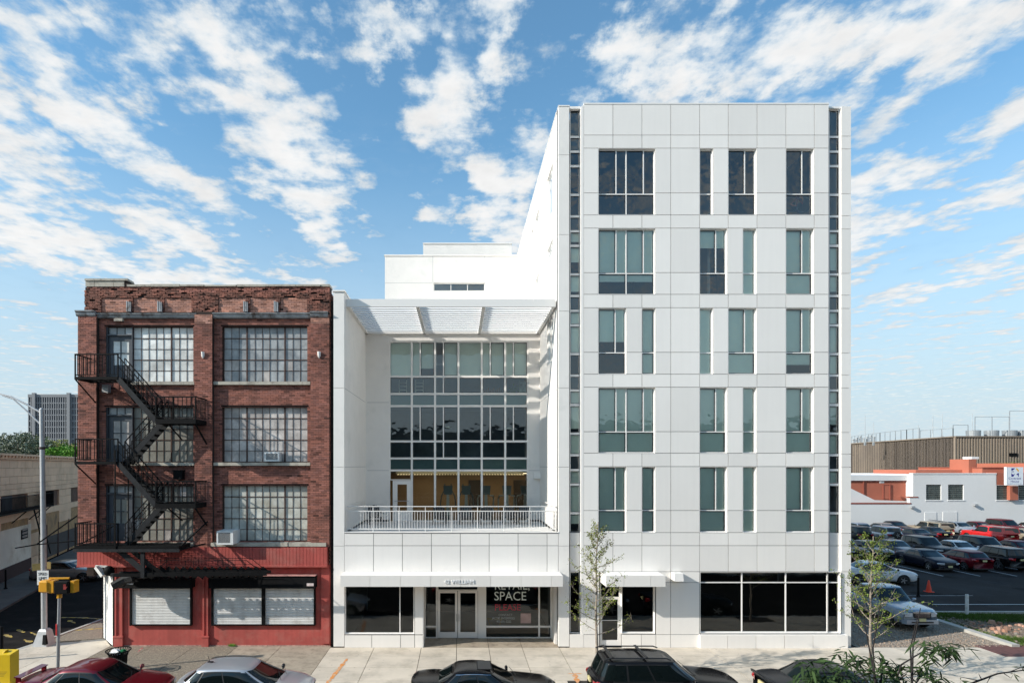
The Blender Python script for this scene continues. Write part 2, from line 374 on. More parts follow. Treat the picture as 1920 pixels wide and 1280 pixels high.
# rough slabs before the brick building: x from px, sloping cross joints
def gx(px, py): return (px-CX)*G(py)/F
yb = 26.26
rows = [(20.95, 22.6), (22.6, 24.3), (24.3, yb)]
lx = [-15.3, -13.5, -11.6, -9.7, -7.8]
for a, b in zip(lx, lx[1:]):
    for c, d in rows: slab(AGG if not (b > -8 and c > 23) else CONC2, [(a+g,c+g),(b-g,c+g),(b-g,d-g),(a+g,d-g)])
for c, d in rows: slab(CONC2 if c > 22 else CONC, [(-7.8+g,c+g),(-5.6-g,c+g),(-5.6-g,d-g),(-7.8+g,d-g)])
# corner slabs, cut by the curved kerb
slab(CONC, [(-17.1,20.97),(-15.32,20.97),(-15.32,22.9),(-17.1,22.9)])
slab(CONC, [(-19.0,20.97),(-17.12,20.97),(-17.12,22.9),(-19.15,22.9)])
slab(CONC, [(-17.1,22.92),(-15.32,22.92),(-15.32,26.24),(-16.2,27.3),(-17.1,27.0)])
slab(CONC, [(-19.15,22.92),(-17.12,22.92),(-17.12,25.0),(-19.1,25.0)])
slab(CONC, [(-19.08,25.02),(-17.12,25.02),(-17.12,26.9),(-18.8,26.5)])
slab(AGG, [(-18.62,26.75),(-16.2,27.4),(-16.5,34),(-18.0,34)])
kb = MB()
kp = [(-19.3,20.8),(-19.36,22.9),(-19.27,25.0),(-18.95,26.6),(-18.78,28.2),(-18.5,31.),(-18.2,34.2),(-17.9,45)]
for a, b in zip(kp, kp[1:]): kb.hexa([(a[0],a[1],-.15),(a[0]+.17,a[1],-.15),(b[0]+.17,b[1],-.15),(b[0],b[1],-.15),(a[0],a[1],.006),(a[0]+.17,a[1],.006),(b[0]+.17,b[1],.006),(b[0],b[1],.006)])
kb.build('kerb', KERB, pav)
MB().poly([(-18.0,34.02,-.004),(-16.45,34.02,-.004),(-16.45,60,-.004),(-17.2,60,-.004)]).build('back_strip', AGG, pav)
def blot(name, m, pts, z, w0=.05, w1=.09, seed=1):
    """ragged painted line along pts"""
    rd = random.Random(seed); mb = MB(); ac = []
    for a, b in zip(pts, pts[1:]):
        n = max(2, int(math.dist(a, b)/.12))
        for i in range(n): t = i/n; ac.append((a[0]+(b[0]-a[0])*t, a[1]+(b[1]-a[1])*t))
    ac.append(pts[-1]); L = []; Rr = []
    for i, p in enumerate(ac):
        q = ac[min(i+1, len(ac)-1)]; o = ac[max(i-1, 0)]; dx, dy = q[0]-o[0], q[1]-o[1]; l = math.hypot(dx, dy) or 1
        w = rd.uniform(w0, w1)*(.3 if i in (0, len(ac)-1) else 1); L.append((p[0]-dy/l*w, p[1]+dx/l*w, z)); Rr.append((p[0]+dy/l*w*rd.uniform(.6,1.2), p[1]-dx/l*w, z))
    mb.grid([L, Rr], True); return mb.build(name, m, None, kind='structure')
blot('paint_mark', ORANGE, [(gx(651,1234),G(1234)),(gx(641,1246),G(1246)),(gx(624,1268),G(1268)),(gx(612,1281),G(1281))], .006, .03, .1, 3)
blot('paint_mark', ORANGE, [(gx(1063,1262),G(1262)),(gx(1092,1262),G(1262))], .006, .02, .05, 4)
blot('paint_mark', ORANGE, [(gx(1078,1263),G(1263)),(gx(1083,1280),G(1280))], .006, .02, .12, 5)
blot('paint_mark', YELLOW, [(gx(140,1181),G(1181)),(gx(195,1177),G(1177))], .006, .05, .12, 6)
blot('paint_mark', YELLOW, [(gx(120,1150),G(1150)-.3),(gx(160,1150),G(1150)-.3),(gx(198,1153),G(1153)-.3)], -.118, .05, .13, 7)
for k, (px, py) in enumerate([(22,1184),(45,1175),(58,1193),(92,1170),(70,1180),(140,1158)]):
    blot('paint_mark', YELLOW, [(gx(px-7,py-2),G(py-2)-.2),(gx(px+6,py+3),G(py+3)-.2)], -.118, .03, .14, 20+k)
blot('paint_mark', mat('spray_paint_red', (.45,.05,.05), .8, var=.2, dirt=(.5,.45,.4), dscale=6, dlo=.45, dhi=.6), [(gx(258,1222),G(1222)),(gx(268,1213),G(1213))], .006, .02, .05, 9)
lm = lambda x0, x1, y0, y1: struct('bay_line', MB().poly([(x0,y0,-.024),(x1,y0,-.024),(x1,y1,-.024),(x0,y1,-.024)]), PAINTW)
lm(27.2, 40, 34.15, 34.27); lm(26.8, 31.5, 36.5, 36.56)
for i in range(9): x = 34.9+i*2.65; lm(x, x+.11, 43.0, 49)
# metal plates by the drive
struct('rusty_cover_plate', MB().box(22.7, 24.9, 24.75, 26.3, -.02, .012), mat('rusty_steel', (.13,.05,.04), .8, var=.3, scale=5, bump=.3))

# ================================================================ white building
wb = static('white_building', 'white panel-clad seven-storey building with tall windows and a louvred roof terrace', 'building', (0, 26, 0))
TOPZ = Z(195.5); wins = []                            # openings in px on the front plane of the tower (x0,y0,x1,y1)
C = [1094.5,1149.3,1203.7,1257.8,1312,1365.5,1419.6,1473.7,1526.9,1554]
RT = [278,427.7,576.7,725.6,874.2]; RM = [361.8,511,660.2,808.8,956.5]; RB = [403,551.7,701.2,849.2,997.8]
# kind per floor: q = four lights, d = double, n = narrow; blinds = fraction drawn
FL = [[('q',1122,1229,[0,0]),('n',1312,1337.6,[0]),('d',1365.5,1419,[0]),('d',1473.7,1526.5,[0])],
      [('q',1122,1229,[.80,.80]),('d',1312,1364,[.27]),('n',1393,1418.8,[1]),('d',1473.7,1526.5,[1])],
      [('d',1122,1175,[.50]),('n',1203.7,1229.4,[1]),('n',1312,1337.6,[1]),('d',1365.5,1419,[1]),('d',1473.7,1526.5,[.86])],
      [('q',1122,1229,[1,1]),('d',1312,1364,[1]),('n',1393,1418.8,[1]),('d',1473.7,1526.5,[1])],
      [('d',1122,1175,[1]),('n',1203.7,1229.4,[1]),('d',1312,1364,[1]),('n',1393,1418.8,[1]),('d',1473.7,1526.5,[1])]]
def panel(x0, y0, x1, y1, Y=26., th=.035, gp=.011, m=PANEL, name='cladding_panel'):
    piece(name, wb, m, X(x0,Y)+gp, X(x1,Y)-gp, Y, Y+th, Z(y1,Y)+gp, Z(y0,Y)-gp)
def pane_obj(parent, m, x0, x1, Y, z0, z1, name='pane'):
    if m.name+'_p' not in _UNIT: _UNIT[m.name+'_p'] = MB().poly([(-.5,0,-.5),(.5,0,-.5),(.5,0,.5),(-.5,0,.5)]).mesh('unit_pane', m)
    o = bpy.data.objects.new(name, _UNIT[m.name+'_p']); S.collection.objects.link(o); o.parent = parent
    g = parent['_o']; o.location = ((x0+x1)/2-g[0], Y-g[1], (z0+z1)/2-g[2]); o.scale = (x1-x0, 1, z1-z0); return o
def window(parent, x0, x1, z0, z1, Y, lights, rec=.15, fr=.045, gm=TEAL, dark=(), blinds=(), revm=ALU, depth=.10):
    """window in an opening on plane Y. lights: list of (x0,x1,z0,z1) fractions 0..1 of the clear opening, dark: indices with a black sash, blinds: list (x0f,x1f,drawn)"""
    w = node('window', parent); f = MB(); Yg = Y+rec
    f.box(x0, x0+.012, Y+.004, Yg-.03, z0, z1); f.box(x1-.012, x1, Y+.004, Yg-.03, z0, z1); f.box(x0+.012, x1-.012, Y+.004, Yg-.03, z1-.012, z1); f.box(x0+.012, x1-.012, Y-.012, Yg-.03, z0, z0+.014)
    cx0, cx1, cz0, cz1 = x0+fr, x1-fr, z0+fr, z1-fr*1.2
    m = .022
    rs = [(cx0+(cx1-cx0)*l[0]+(m if l[0] > 0 else 0), cx0+(cx1-cx0)*l[1]-(m if l[1] < 1 else 0), cz0+(cz1-cz0)*l[2]+(m if l[2] > 0 else 0), cz0+(cz1-cz0)*l[3]-(m if l[3] < 1 else 0)) for l in lights]
    for (a, b, c, d) in cells(x0, x1, z0, z1, rs): f.box(a, b, Yg-.03, Yg+.05, c, d)
    f.build('frame', revm, w)
    for i, (a, b, c, d) in enumerate(rs):
        if i in dark:
            s = MB(); t = .026
            for q in cells(a, b, c, d, [(a+t, b-t, c+t, d-t)]): s.box(q[0], q[1], Yg-.012, Yg+.03, q[2], q[3])
            s.build('sash', GASKET, w)
        pane_obj(w, gm, a, b, Yg+.012, c, d)
    for (a, b, fdn) in blinds:
        if fdn > 0:
            xa, xb = cx0+(cx1-cx0)*a+.03, cx0+(cx1-cx0)*b-.02; zb = cz1-(cz1-cz0)*fdn
            bl = MB().box(xa, xb, Yg+.07, Yg+.074, zb, cz1); bl.box(xa, xb, Yg+.062, Yg+.082, zb, zb+.03); bl.build('blind', BLIND, w)
    return w
zt_ = lambda i: Z(RT[i]); holes = []
for i, row in enumerate(FL):
    zt, zm, zb = Z(RT[i]), Z(RM[i]), Z(RB[i]); tf = (zm-zb-.05)/(zt-zb-.1)
    for kind, a, b, bl in row:
        x0, x1 = X(a), X(b); holes.append((x0, x1, zb, zt))
        if kind == 'n': window(wb, x0, x1, zb, zt, 26., [(0,1,tf,1),(0,1,0,tf)], dark=(0,1) if a < 1300 else (), blinds=[(0,1,bl[0])])
        if kind == 'd': window(wb, x0, x1, zb, zt, 26., [(0,.63,tf,1),(.63,1,tf,1),(0,1,0,tf)], dark=(0,2), blinds=[(0,1,bl[0])])
        if kind == 'q': window(wb, x0, x1, zb, zt, 26., [(0,.315,tf,1),(.315,.5,tf,1),(.5,.815,tf,1),(.815,1,tf,1),(0,.5,0,tf),(.5,1,0,tf)], dark=(0,2,4,5), blinds=[(0,.5,bl[0]),(.5,1,bl[1])])
# cladding panels of the tower
for a, b in zip(C, C[1:]):
    panel(a, 195.5, b, 253.5); panel(a, 253.5, b, 278)
    for i in range(4): panel(a, RB[i], b, RT[i+1])
    panel(a, 997.8, b, 1022.3)
    panel(a, 1022.3, b, 1071)
for i, row in enumerate(FL):
    ed = [1094.5]; segs = []
    for kind, a, b, bl in row: segs.append((ed[-1], a)); ed.append(b)
    segs.append((ed[-1], 1554))
    for a, b in segs:
        cut = [a]+[c for c in C if a+4 < c < b-4 and not (1140 < c < 1204 and i in (0,1,3))]+[b]
        for p, q in zip(cut, cut[1:]):
            if q-p > 3: panel(p, RT[i], q, RM[i]); panel(p, RM[i], q, RB[i])
# wall behind the panels
bw = MB(); gh = [(X(1124),X(1228.5),0,Z(1072)), (X(1313),X(1553.8),Z(1187),Z(1072))]
for (a, b, c, d) in cells(X(1094.5), X(1554), .0, TOPZ-.02, holes+gh): bw.box(a, b, 26.04, 26.34, c, d)
bw.build('wall', JOINT, wb)
MB().box(X(1094.5), X(1554), 25.985, 26.5, TOPZ-.01, TOPZ+.05).build('parapet_cap', ALU, wb)
# the tower's left return of the proud face (catches the sun) and narrow window strips
ms = MB(); ms.box(X(1089.6), X(1094.4), 26.005, 26.5, .0, Z(199)); ms.build('corner_trim', ALU, wb)
def strip(xa, xb, Yf, base, full=True):
    sy = [(208,255),(259,282.5)]
    for k in range(5):
        o = 149.05*k
        sy += [(286.6+o,309.6+o),(314+o,363.3+o),(367.6+o,403.6+o)]
        if k < 4: sy.append((408+o,431.5+o))
    x0, x1 = X(xa, Yf), X(xb, Yf); w = node('window', wb); f = MB(); rs = [(x0+.035, x1-.035, Z(b, Yf), Z(a, Yf)) for a, b in sy]
    zt, zb = Z(203, Yf), Z(997.5, Yf)
    for c in cells(x0, x1, zb, zt, rs): f.box(c[0], c[1], Yf, Yf+.06, c[2], c[3])
    f.build('frame', ALU, w, label='tall slot of small panes running up the corner')
    for j, r in enumerate(rs):
        k = (j-2) % 4; fl = (j-2)//4; sp = j < 2 or k == 3
        s = MB(); t = .022
        for q in cells(*r, [(r[0]+t, r[1]-t, r[2]+t, r[3]-t)]): s.box(q[0], q[1], Yf+.01, Yf+.05, q[2], q[3])
        s.build('sash', GASKET, w)
        pane_obj(w, TEAL, r[0], r[1], Yf+.035, r[2], r[3])
        if sp: MB().box(r[0], r[1], Yf+.1, Yf+.12, r[2], r[3]).build('spandrel', INNERD, w)
        elif fl > 0:
            fd = [1, 1, .0, 1, .85, .8, 1, 1, 1, 1, .7][(fl*3+k) % 11] if xa > 1500 else [1, 1, .0, 1, .85, 1, 1, 1, .7, .55, .8][(fl*3+k+5) % 11]
            if fl == 4 and k == 2 and xa < 1500: fd = .5
            if fd: MB().box(r[0]+.02, r[1]-.01, Yf+.13, Yf+.135, r[3]-(r[3]-r[2])*fd, r[3]).build('blind', BLIND, w)
    return w
strip(1068.3, 1089.8, 26.30, 0)
strip(1554.2, 1573.5, 26.22, 0)
piece('wall', wb, STUCCO, X(1067.2), X(1068.2), 26.12, 26.5, 0, Z(200))
piece('cladding_panel', wb, ALU, X(1089.2), X(1089.55), 26.25, 26.5, 0, Z(203))
piece('strip_cap', wb, ALU, X(1068.2), X(1089.3), 26.16, 26.5, Z(203.2,26.3), Z(200))
piece('strip_cap', wb, ALU, X(1554.05), X(1577.2), 26.10, 26.5, Z(203.2,26.22), Z(201))
piece('corner_trim', wb, ALU, X(1573.6,26.22), X(1576.8,26.1), 26.20, 26.5, Z(1187), Z(203.5))
# right pier with panel joints
pj = [199.5,255.5,279.5,363.5,405,429.5]
jy = [199.5,255.5,279.5]
for i in range(5): jy += [RM[i]+1.5, RB[i]+1.5]+([RT[i+1]+1.5] if i < 4 else [])
jy += [1022.5, 1071]
for a, b in zip(jy, jy[1:]): panel(1577.3, a, 1596, b, 26.08)
bk = MB(); bk.box(X(1577.4,26.08), 17.1, 26.12, 26.6, 0, Z(199.5,26.08)-.01); bk.box(16.9, 17.09, 26.6, 48, 0, 23.4); bk.box(X(1554.1), X(1577.3), 26.34, 26.6, Z(1071), Z(998)); bk.build('wall', STUCCO, wb)
for a, b in ((998, 1022.5), (1022.5, 1071)): panel(1554.4, a, 1577, b, 26.18); panel(1068.4, a, 1094, b, 26.22)
bk = MB(); bk.box(X(1068.4,26.22), X(1094,26.22)+.02, 26.26, 26.4, Z(1071), Z(998)+.02); bk.build('wall', JOINT, wb)
# left corner pier: smooth render with joints
pj = [200, 290.6, 440, 583, 726.9, 875, 1023, 1211.5]
for a, b in zip(pj, pj[1:]):
    piece('render_panel', wb, STUCCO, X(1047.3), X(1067.1), 26.0, 26.14, Z(b)+.008, Z(a)-.008)
bk = MB(); bk.box(X(1047.6), X(1067), 26.04, 26.5, 0, Z(200)-.01); bk.build('wall', JOINT, wb)
piece('parapet_cap', wb, ALU, X(1046.7), X(1068.1), 25.985, 26.5, Z(200)+.001, Z(199)+.03)
# left side wall of the tower with its windows
XL = X(1047.2); swin = []
for (ya, yb_, zz) in [(27.55,29.35,(19.75,21.95)), (27.55,29.35,(16.3,18.45)), (27.55,29.35,(12.8,15.0)), (32.3,33.9,(19.8,21.9)), (32.3,33.9,(16.3,18.4)), (34.9,35.7,(19.2,21.9)), (38.7,39.3,(18.6,21.9)), (34.9,35.7,(16.3,18.4))]:
    swin.append((ya, yb_, zz[0], zz[1]))
sw = MB()
for (a, b, c, d) in cells(26.5, 46, 0, Z(200)-.0, [h for h in swin]): sw.box(XL, XL+.3, a, b, c, d)
sw.build('wall', STUCCO, wb)
piece('parapet_cap', wb, ALU, XL-.03, XL+.4, 26.5, 46, Z(200)+.001, Z(199)+.03)
for (a, b, c, d) in swin:
    w = node('window', wb); f = MB(); mid = a+(b-a)*.42
    for q in cells(a, b, c, d, [(a+.06, mid-.03, c+.06, d-.06), (mid+.03, b-.06, c+.06, d-.06)]): f.box(XL+.06, XL+.12, q[0], q[1], q[2], q[3])
    f.build('frame', ALU, w)
    for p, q in ((a+.06, mid-.03), (mid+.03, b-.06)):
        mb = MB().poly([(XL+.09,p,c+.06),(XL+.09,q,c+.06),(XL+.09,q,d-.06),(XL+.09,p,d-.06)]); mb.build('pane', SHOP, w)
    MB().box(XL+.301, XL+.33, a-.1, b+.1, c-.1, d+.1).build('blind', INNERD, w)  # dark sheet stands in for the unseen room, not a blind
# horizontal joint lines on the side wall (thin grooves as recessed dark strips are too fine: shadow gaps)
jm = mat('reveal_joint', (.45,.45,.44), .8)
for zz in (Z(290.6), Z(440), Z(726.9), Z(875)): 
    piece('joint', wb, jm, XL-.004, XL+.01, 26.16, 45.9, zz-.012, zz+.012)
# interiors of the tower: floor slabs, back wall, partitions
it = MB()
for i in range(5): zb = Z(RB[i])-.45; it.box(XL+.34, 16.85, 26.7, 31.5, zb-.15, zb)
it.box(XL+.34, 16.85, 31.5, 31.6, 0, 23.2); it.build('room_interior', INNERD, wb)
it = MB()
for px in (1257, 1340, 1447): it.box(X(px), X(px)+.12, 26.75, 31.45, 4.7, 23.0)
it.build('partition', INNER, wb)
MB().box(XL+.31, 16.88, 26.55, 46, 23.2, 23.3).build('roof', STUCCO, wb)
# ---- penthouse volume behind
YP = 41.9; PX0, PX1 = X(721.7,YP), XL-.01
ph = [(X(812.6,YP), X(909.4,YP), Z(545.5,YP), Z(529.5,YP))]
pb = MB(); zp = Z(480,YP)
for (a, b, c, d) in cells(PX0, PX1, 14.6, zp, ph): pb.box(a, b, YP, YP+.3, c, d)
pb.box(PX0, PX0+.3, YP+.3, 50, 14.6, zp); pb.box(X(793.5,YP+2), X(959.5,YP+2), YP+2, 50, zp-.5, Z(457.5,YP+2)); pb.build('wall', STUCCO, wb)
piece('parapet_cap', wb, ALU, PX0-.05, PX1, YP-.05, YP+.35, zp+.001, zp+.09)
piece('parapet_cap', wb, ALU, X(793,YP+2), X(960,YP+2), YP+1.95, YP+2.3, Z(457.5,YP+2)+.001, Z(457.5,YP+2)+.08)
for px in (811.5, 909): piece('joint', wb, jm, X(px,YP)-.012, X(px,YP)+.012, YP-.004, YP+.01, Z(529,YP) if 1 else 0, zp-.01)
for a, b in ((721.9,811),(910,975)): piece('joint', wb, jm, X(a,YP), X(b,YP), YP-.004, YP+.01, Z(530.5,YP)-.012, Z(530.5,YP)+.012)
w = window(wb, *ph[0], YP, [(0,.333,0,1),(.333,.667,0,1),(.667,1,0,1)], rec=.12, fr=.06)
piece('room_interior', wb, INNERD, ph[0][0]-.5, ph[0][1]+.5, YP+2.5, YP+2.6, ph[0][2]-1, ph[0][3]+.6)
# ---- left party wall and terrace enclosure
XW0, XW1 = X(625.3), X(645.3)
zw = Z(547)
pw = MB(); pw.box(XW0, XW1, 26.14, 42, 0, zw); pw.build('wall', STUCCO, wb)
pj = [547.1, 726.9, 875, 1023, 1211.5]
for a, b in zip(pj, pj[1:]): piece('render_panel', wb, STUCCO, XW0, XW1, 26.0, 26.135, Z(b)+.008, Z(a)-.008)
piece('parapet_cap', wb, ALU, XW0-.04, XW1+.04, 25.96, 42, zw+.001, zw+.07)
for zz in (Z(726.9), Z(875)): piece('joint', wb, jm, XW1-.01, XW1+.004, 26.14, 31.9, zz-.012, zz+.012); piece('joint', wb, jm, XW1, XL, 31.996, 32.02, zz-.012, zz+.012) if 0 else None
YT = 32.0
cw = (X(729.5,YT), X(990.5,YT), 4.93, Z(640,YT))
tb = MB()
for (a, b, c, d) in cells(XW1, XL, 4.9, 15.0, [cw]): tb.box(a, b, YT, YT+.3, c, d)
tb.box(XW1, XL, YT+.3, 42, 14.6, 14.9)
tb.build('wall', STUCCO, wb)
for py in (727+34*.8, 881.5):
    zz = Z(py, YT)
    for a, b in ((688.5,729), (991,1012)): piece('joint', wb, jm, X(a,YT), X(b,YT), YT-.004, YT+.01, zz-.012, zz+.012)
piece('terrace_floor', wb, mat('terrace_deck', (.62,.61,.59), .9, var=.05, scale=2), XW1, XL, 26.3, YT, 4.75, 4.93)
piece('skirting', wb, GASKET, XW1, X(729,YT), YT-.012, YT+.01, 4.93, 5.02); piece('skirting', wb, GASKET, X(991,YT), XL, YT-.012, YT+.01, 4.93, 5.02)
piece('skirting', wb, GASKET, XW1-.001, XW1+.012, 26.4, YT-.02, 4.93, 5.02); piece('skirting', wb, GASKET, XL-.012, XL, 26.4, YT-.02, 4.93, 5.02)
# parapet band in front of the terrace
PB = [645.4,700.3,754.4,808.9,863,917.2,971.4,1025.8,1047.1]
for a, b in zip(PB, PB[1:]): panel(a, 999.5, b, 1022.4); panel(a, 1022.4, b, 1071.5)
bk = MB(); bk.box(XW1+.01, XL-.01, 26.04, 26.3, Z(1071.5), 4.99); bk.build('wall', JOINT, wb)
piece('parapet_cap', wb, ALU, XW1+.01, XL-.01, 25.975, 26.33, 4.992, 5.03)
# curtain wall
cwn = node('curtain_wall', wb); f = MB()
cx = [730,772,815.6,859.6,903.4,947.4,990]; ry = [640,705.6,738,760.8,827,859,881.5,979.2]
xm = [X(p, YT) for p in cx]; zm = [Z(p, YT) for p in ry]; zm[-1] = 4.93
cellsL = []
for r in range(7):
    for c in range(6):
        sp = None
        if r in (0, 3) and c in (1, 2, 4, 5): sp = .36
        if r in (1, 4) and c == 2: sp = .36
        x0, x1 = xm[c], xm[c+1]; hw = .055
        if r == 6 and c == 0: cellsL.append((r, c, x0+hw, x1-hw, Z(900,YT)+hw, zm[r]-hw, 0)); continue
        if sp: m_ = x0+(x1-x0)*sp; cellsL.append((r, c, x0+hw, m_-.03, zm[r+1]+hw, zm[r]-hw, 0)); cellsL.append((r, c, m_+.03, x1-hw, zm[r+1]+hw, zm[r]-hw, 1))
        else: cellsL.append((r, c, x0+hw, x1-hw, zm[r+1]+hw, zm[r]-hw, 1 if r in (1, 4) else 0))
for q in cells(cw[0]-.0, cw[1], cw[2], cw[3], [(a[2], a[3], a[4], a[5]) for a in cellsL]+[(xm[0]+.035, xm[1]-.035, 4.93, Z(900,YT))]): f.box(q[0], q[1], YT+.04, YT+.16, q[2], q[3])
f.build('frame', ALU, cwn)
for (r, c, a, b, z0, z1, dk) in cellsL:
    if dk:
        s = MB(); t = .028
        for q in cells(a, b, z0, z1, [(a+t, b-t, z0+t, z1-t)]): s.box(q[0], q[1], YT+.07, YT+.12, q[2], q[3])
        s.build('sash', GASKET, cwn)
    pane_obj(cwn, TEAL2 if r == 6 else TEAL, a, b, YT+.10, z0, z1)
    if r in (2, 5): MB().box(a-.02, b+.02, YT+.2, YT+.22, z0-.02, z1+.02).build('spandrel', mat('spandrel_back', (.10,.17,.165), .6), cwn)
    if r == 0 and not (c == 2 and not dk): 
        fd = {1: .77}.get(c, 1.) if dk else 1.; MB().box(a, b, YT+.24, YT+.245, z1-(z1-z0)*fd, z1).build('blind', BLIND, cwn)
# terrace door
d = node('door', wb); x0, x1, z1 = xm[0]+.04, xm[1]-.04, Z(900,YT)
dl = x0+.14
db = MB()
for q in cells(dl, x1, 4.94, z1-.02, [(dl+.25, x1-.22, 5.5, z1-.22)]): db.box(q[0], q[1], YT+.02, YT+.09, q[2], q[3])
db.build('door_frame', ALU, d); pane_obj(d, TEAL2, dl+.25, x1-.22, YT+.06, 5.5, z1-.22)
pane_obj(d, TEAL2, x0, dl, YT+.06, 4.95, z1); MB().tube([(dl+.1,YT-.05,6.03),(x1-.1,YT-.05,6.03)], .015, 6).build('handle', ALUG, d)
# upper rooms and gym behind the curtain wall
rm = MB()
for z in (Z(750,YT), Z(872,YT)): rm.box(XW1+.02, XL-.02, YT+.32, 41.8, z-.12, z+.12)
rm.box(XW1+.02, XL-.02, 39, 39.1, Z(870,YT)+.2, 14.5)
rm.build('room_interior', mat('office_wall', (.17,.22,.25), .9, var=.25, scale=.6), wb)
MB().box(XW1+.02, XL-.02, YT+.32, 39.4, 4.80, 4.935).build('gym_floor', mat('gym_floor', (.14,.10,.07), .5, var=.2), wb)
WOODW = mat('gym_wall_ochre', (.36,.25,.155), .7, var=.08, scale=.8)
gw = MB(); gw.box(XW1+.02, XL-.02, 38.5, 38.6, 4.94, Z(872,YT)-.13); gw.build('gym_wall', WOODW, wb)
gw = MB(); 
for px in (880, 970): gw.box(X(px,36), X(px,36)+.9, 38.4, 38.49, 5.2, 7.0)
gw.build('gym_mirror', mat('gym_mirror', (.12,.10,.09), .1, metal=.3), wb)
lamp = mat('valance_glow', (1., .78, .45), .5, emit=.55)  # glow put on the valance strips for the light they reflect
for i in range(46): 
    x = xm[0]+.25+i*.158; MB().box(x, x+.05, 33.6, 34.3, 7.40, 7.44).build('gym_glow', lamp, wb) if i % 1 == 0 else None
for i in range(3):
    x = X(770+i*95,36); MB().box(x, x+1.6, 35.6, 37.2, 7.44, 7.49).build('gym_glow', mat('gym_fill', (1., .80, .55), .5, emit=1.5), wb)  # added glowing panels, out of view, to brighten the gym
for px, py in ((841,800),(955,802)): MB().lathe([(.0,-.1),(.14,-.08),(.22,0),(.02,.03)], (X(px,34),34.,Z(py,34)), 14).build('bowl_lamp', BLIND, wb, smooth=True)
for px in (748, 779):
    m_ = MB(); x = X(px,33.5)
    for dx in (0, .42): m_.box(x+dx, x+dx+.03, 33.5, 33.53, Z(742,33.5), Z(712,33.5))
    for k in range(4): m_.box(x, x+.45, 33.5, 33.53, Z(742,33.5)+.12+k*.2, Z(742,33.5)+.15+k*.2)
    m_.build('ladder_shelf', BLIND, wb)
m_ = MB(); m_.box(X(905,33), X(945,33), 33.0, 33.3, Z(739,33), Z(736,33))
for k in range(10): x = X(908+k*3.4,33); m_.box(x, x+.06, 33.02, 33.2, Z(736,33), Z(736,33)+.15+.12*((k*7)%3)/2)
m_.build('book_row', mat('books', (.20,.12,.09), .8, var=.6, scale=9), wb)
rd_ = random.Random(9); m_ = MB()
for k in range(60): p = Vector((X(963,33.2)+rd_.gauss(0,.12), 33.2, Z(733,33.2)+rd_.gauss(0,.10)+.05)); u = Vector((rd_.gauss(0,1),0,rd_.gauss(.3,1))).normalized()*.12; w_ = Vector((u.z,0,-u.x))*.25; m_.poly([p, p+u*.5+w_, p+u, p+u*.5-w_])
m_.build('window_plant', mat('plant_green', (.10,.22,.06), .7), wb); MB().box(X(973,33.3), X(988,33.3), 33.3, 33.35, Z(738,33.3), Z(713,33.3)).build('picture_board', mat('picture_pale', (.40,.45,.36), .8, var=.5, scale=8), wb)
piece('valance', wb, ALU, xm[0]+.1, xm[-1], 34.35, 34.4, 7.45, 7.75)
piece('ceiling_panel', wb, INNER, XW1+.3, XL-.3, 34.5, 38.4, 7.50, 7.56)
# ---- louvred canopy
cn = node('louvre_canopy', wb); CYf = 26.42; zc0, zc1 = Z(575,CYf), Z(560.5,CYf); cl, cr_ = X(649,CYf), X(1042,CYf)
MB().box(cl, cr_, CYf, CYf+.12, zc0, zc1).build('fascia', ALU, cn)
fb = MB(); bx = [cl+.06, X(782.5,CYf), X(907,CYf), cr_-.06]
for x in bx: fb.box(x-.07, x+.07, CYf+.12, YT-.0, zc0+.02, zc1-.03)
fb.box(cl, cr_, YT-.12, YT-.002, zc0+.02, zc1-.03); fb.build('beam', ALU, cn)
sl = MB().box(-.5,.5,.0,.14,-.085,-.07).hexa([(-.5,.0,-.069),(.5,.0,-.069),(.5,.03,-.069),(-.5,.03,-.069),(-.5,.13,.085),(.5,.13,.085),(.5,.16,.075),(-.5,.16,.075)]).mesh('louvre', mat('louvre_white', (.80,.80,.79), .45))
for i in range(13):
    y = CYf+.22+i*.405
    for a, b in zip(bx, bx[1:]):
        o = bpy.data.objects.new('louvre', sl); S.collection.objects.link(o); o.parent = cn; o.location = ((a+b)/2, y-26, (zc0+zc1)/2-.02); o.scale = (b-a-.14, 1, 1)
MB().box(XW1+.3, XL-.02, YT-.003, YT+.3, Z(640,YT)+.02, 15.0).build('lintel', STUCCO, wb) if 0 else None
# ---- terrace railing
rl = node('railing', wb); RW = ALU; rb = MB(); xr0, xr1 = XW1+.08, XL-.08; yr = 26.22
rb.box(xr0, xr1, yr-.018, yr+.018, 6.11, 6.145); rb.box(xr0, xr1, yr-.015, yr+.015, 5.90, 5.94); rb.box(xr0, xr1, yr-.015, yr+.015, 5.12, 5.16)
for x in (xr0+.02, xr1-.02):
    rb.box(x-.02, x+.02, yr+.03, YT-1.2, 6.10, 6.14); rb.box(x-.012, x+.012, yr+.03, YT-1.2, 5.90, 5.93); rb.box(x-.012, x+.012, yr+.03, YT-1.2, 5.12, 5.15)
rb.build('rail', RW, rl)
n = int((xr1-xr0)/.118)
for i in range(n+1): x = xr0+(xr1-xr0)*i/n; piece('baluster', rl, RW, x-.009, x+.009, yr-.009, yr+.009, 5.165, 5.895)
for x in [xr0+(xr1-xr0)*i/8 for i in range(9)]: piece('post', rl, RW, x-.014, x+.014, yr-.016, yr+.014, 5.035, 6.095)
sb = MB()
for x in (xr0+.02, xr1-.02):
    for i in range(32): y = yr+.14+i*.14; sb.box(x-.01, x+.01, y-.01, y+.01, 5.155, 5.895)
sb.build('side_balusters', RW, rl, kind='stuff')
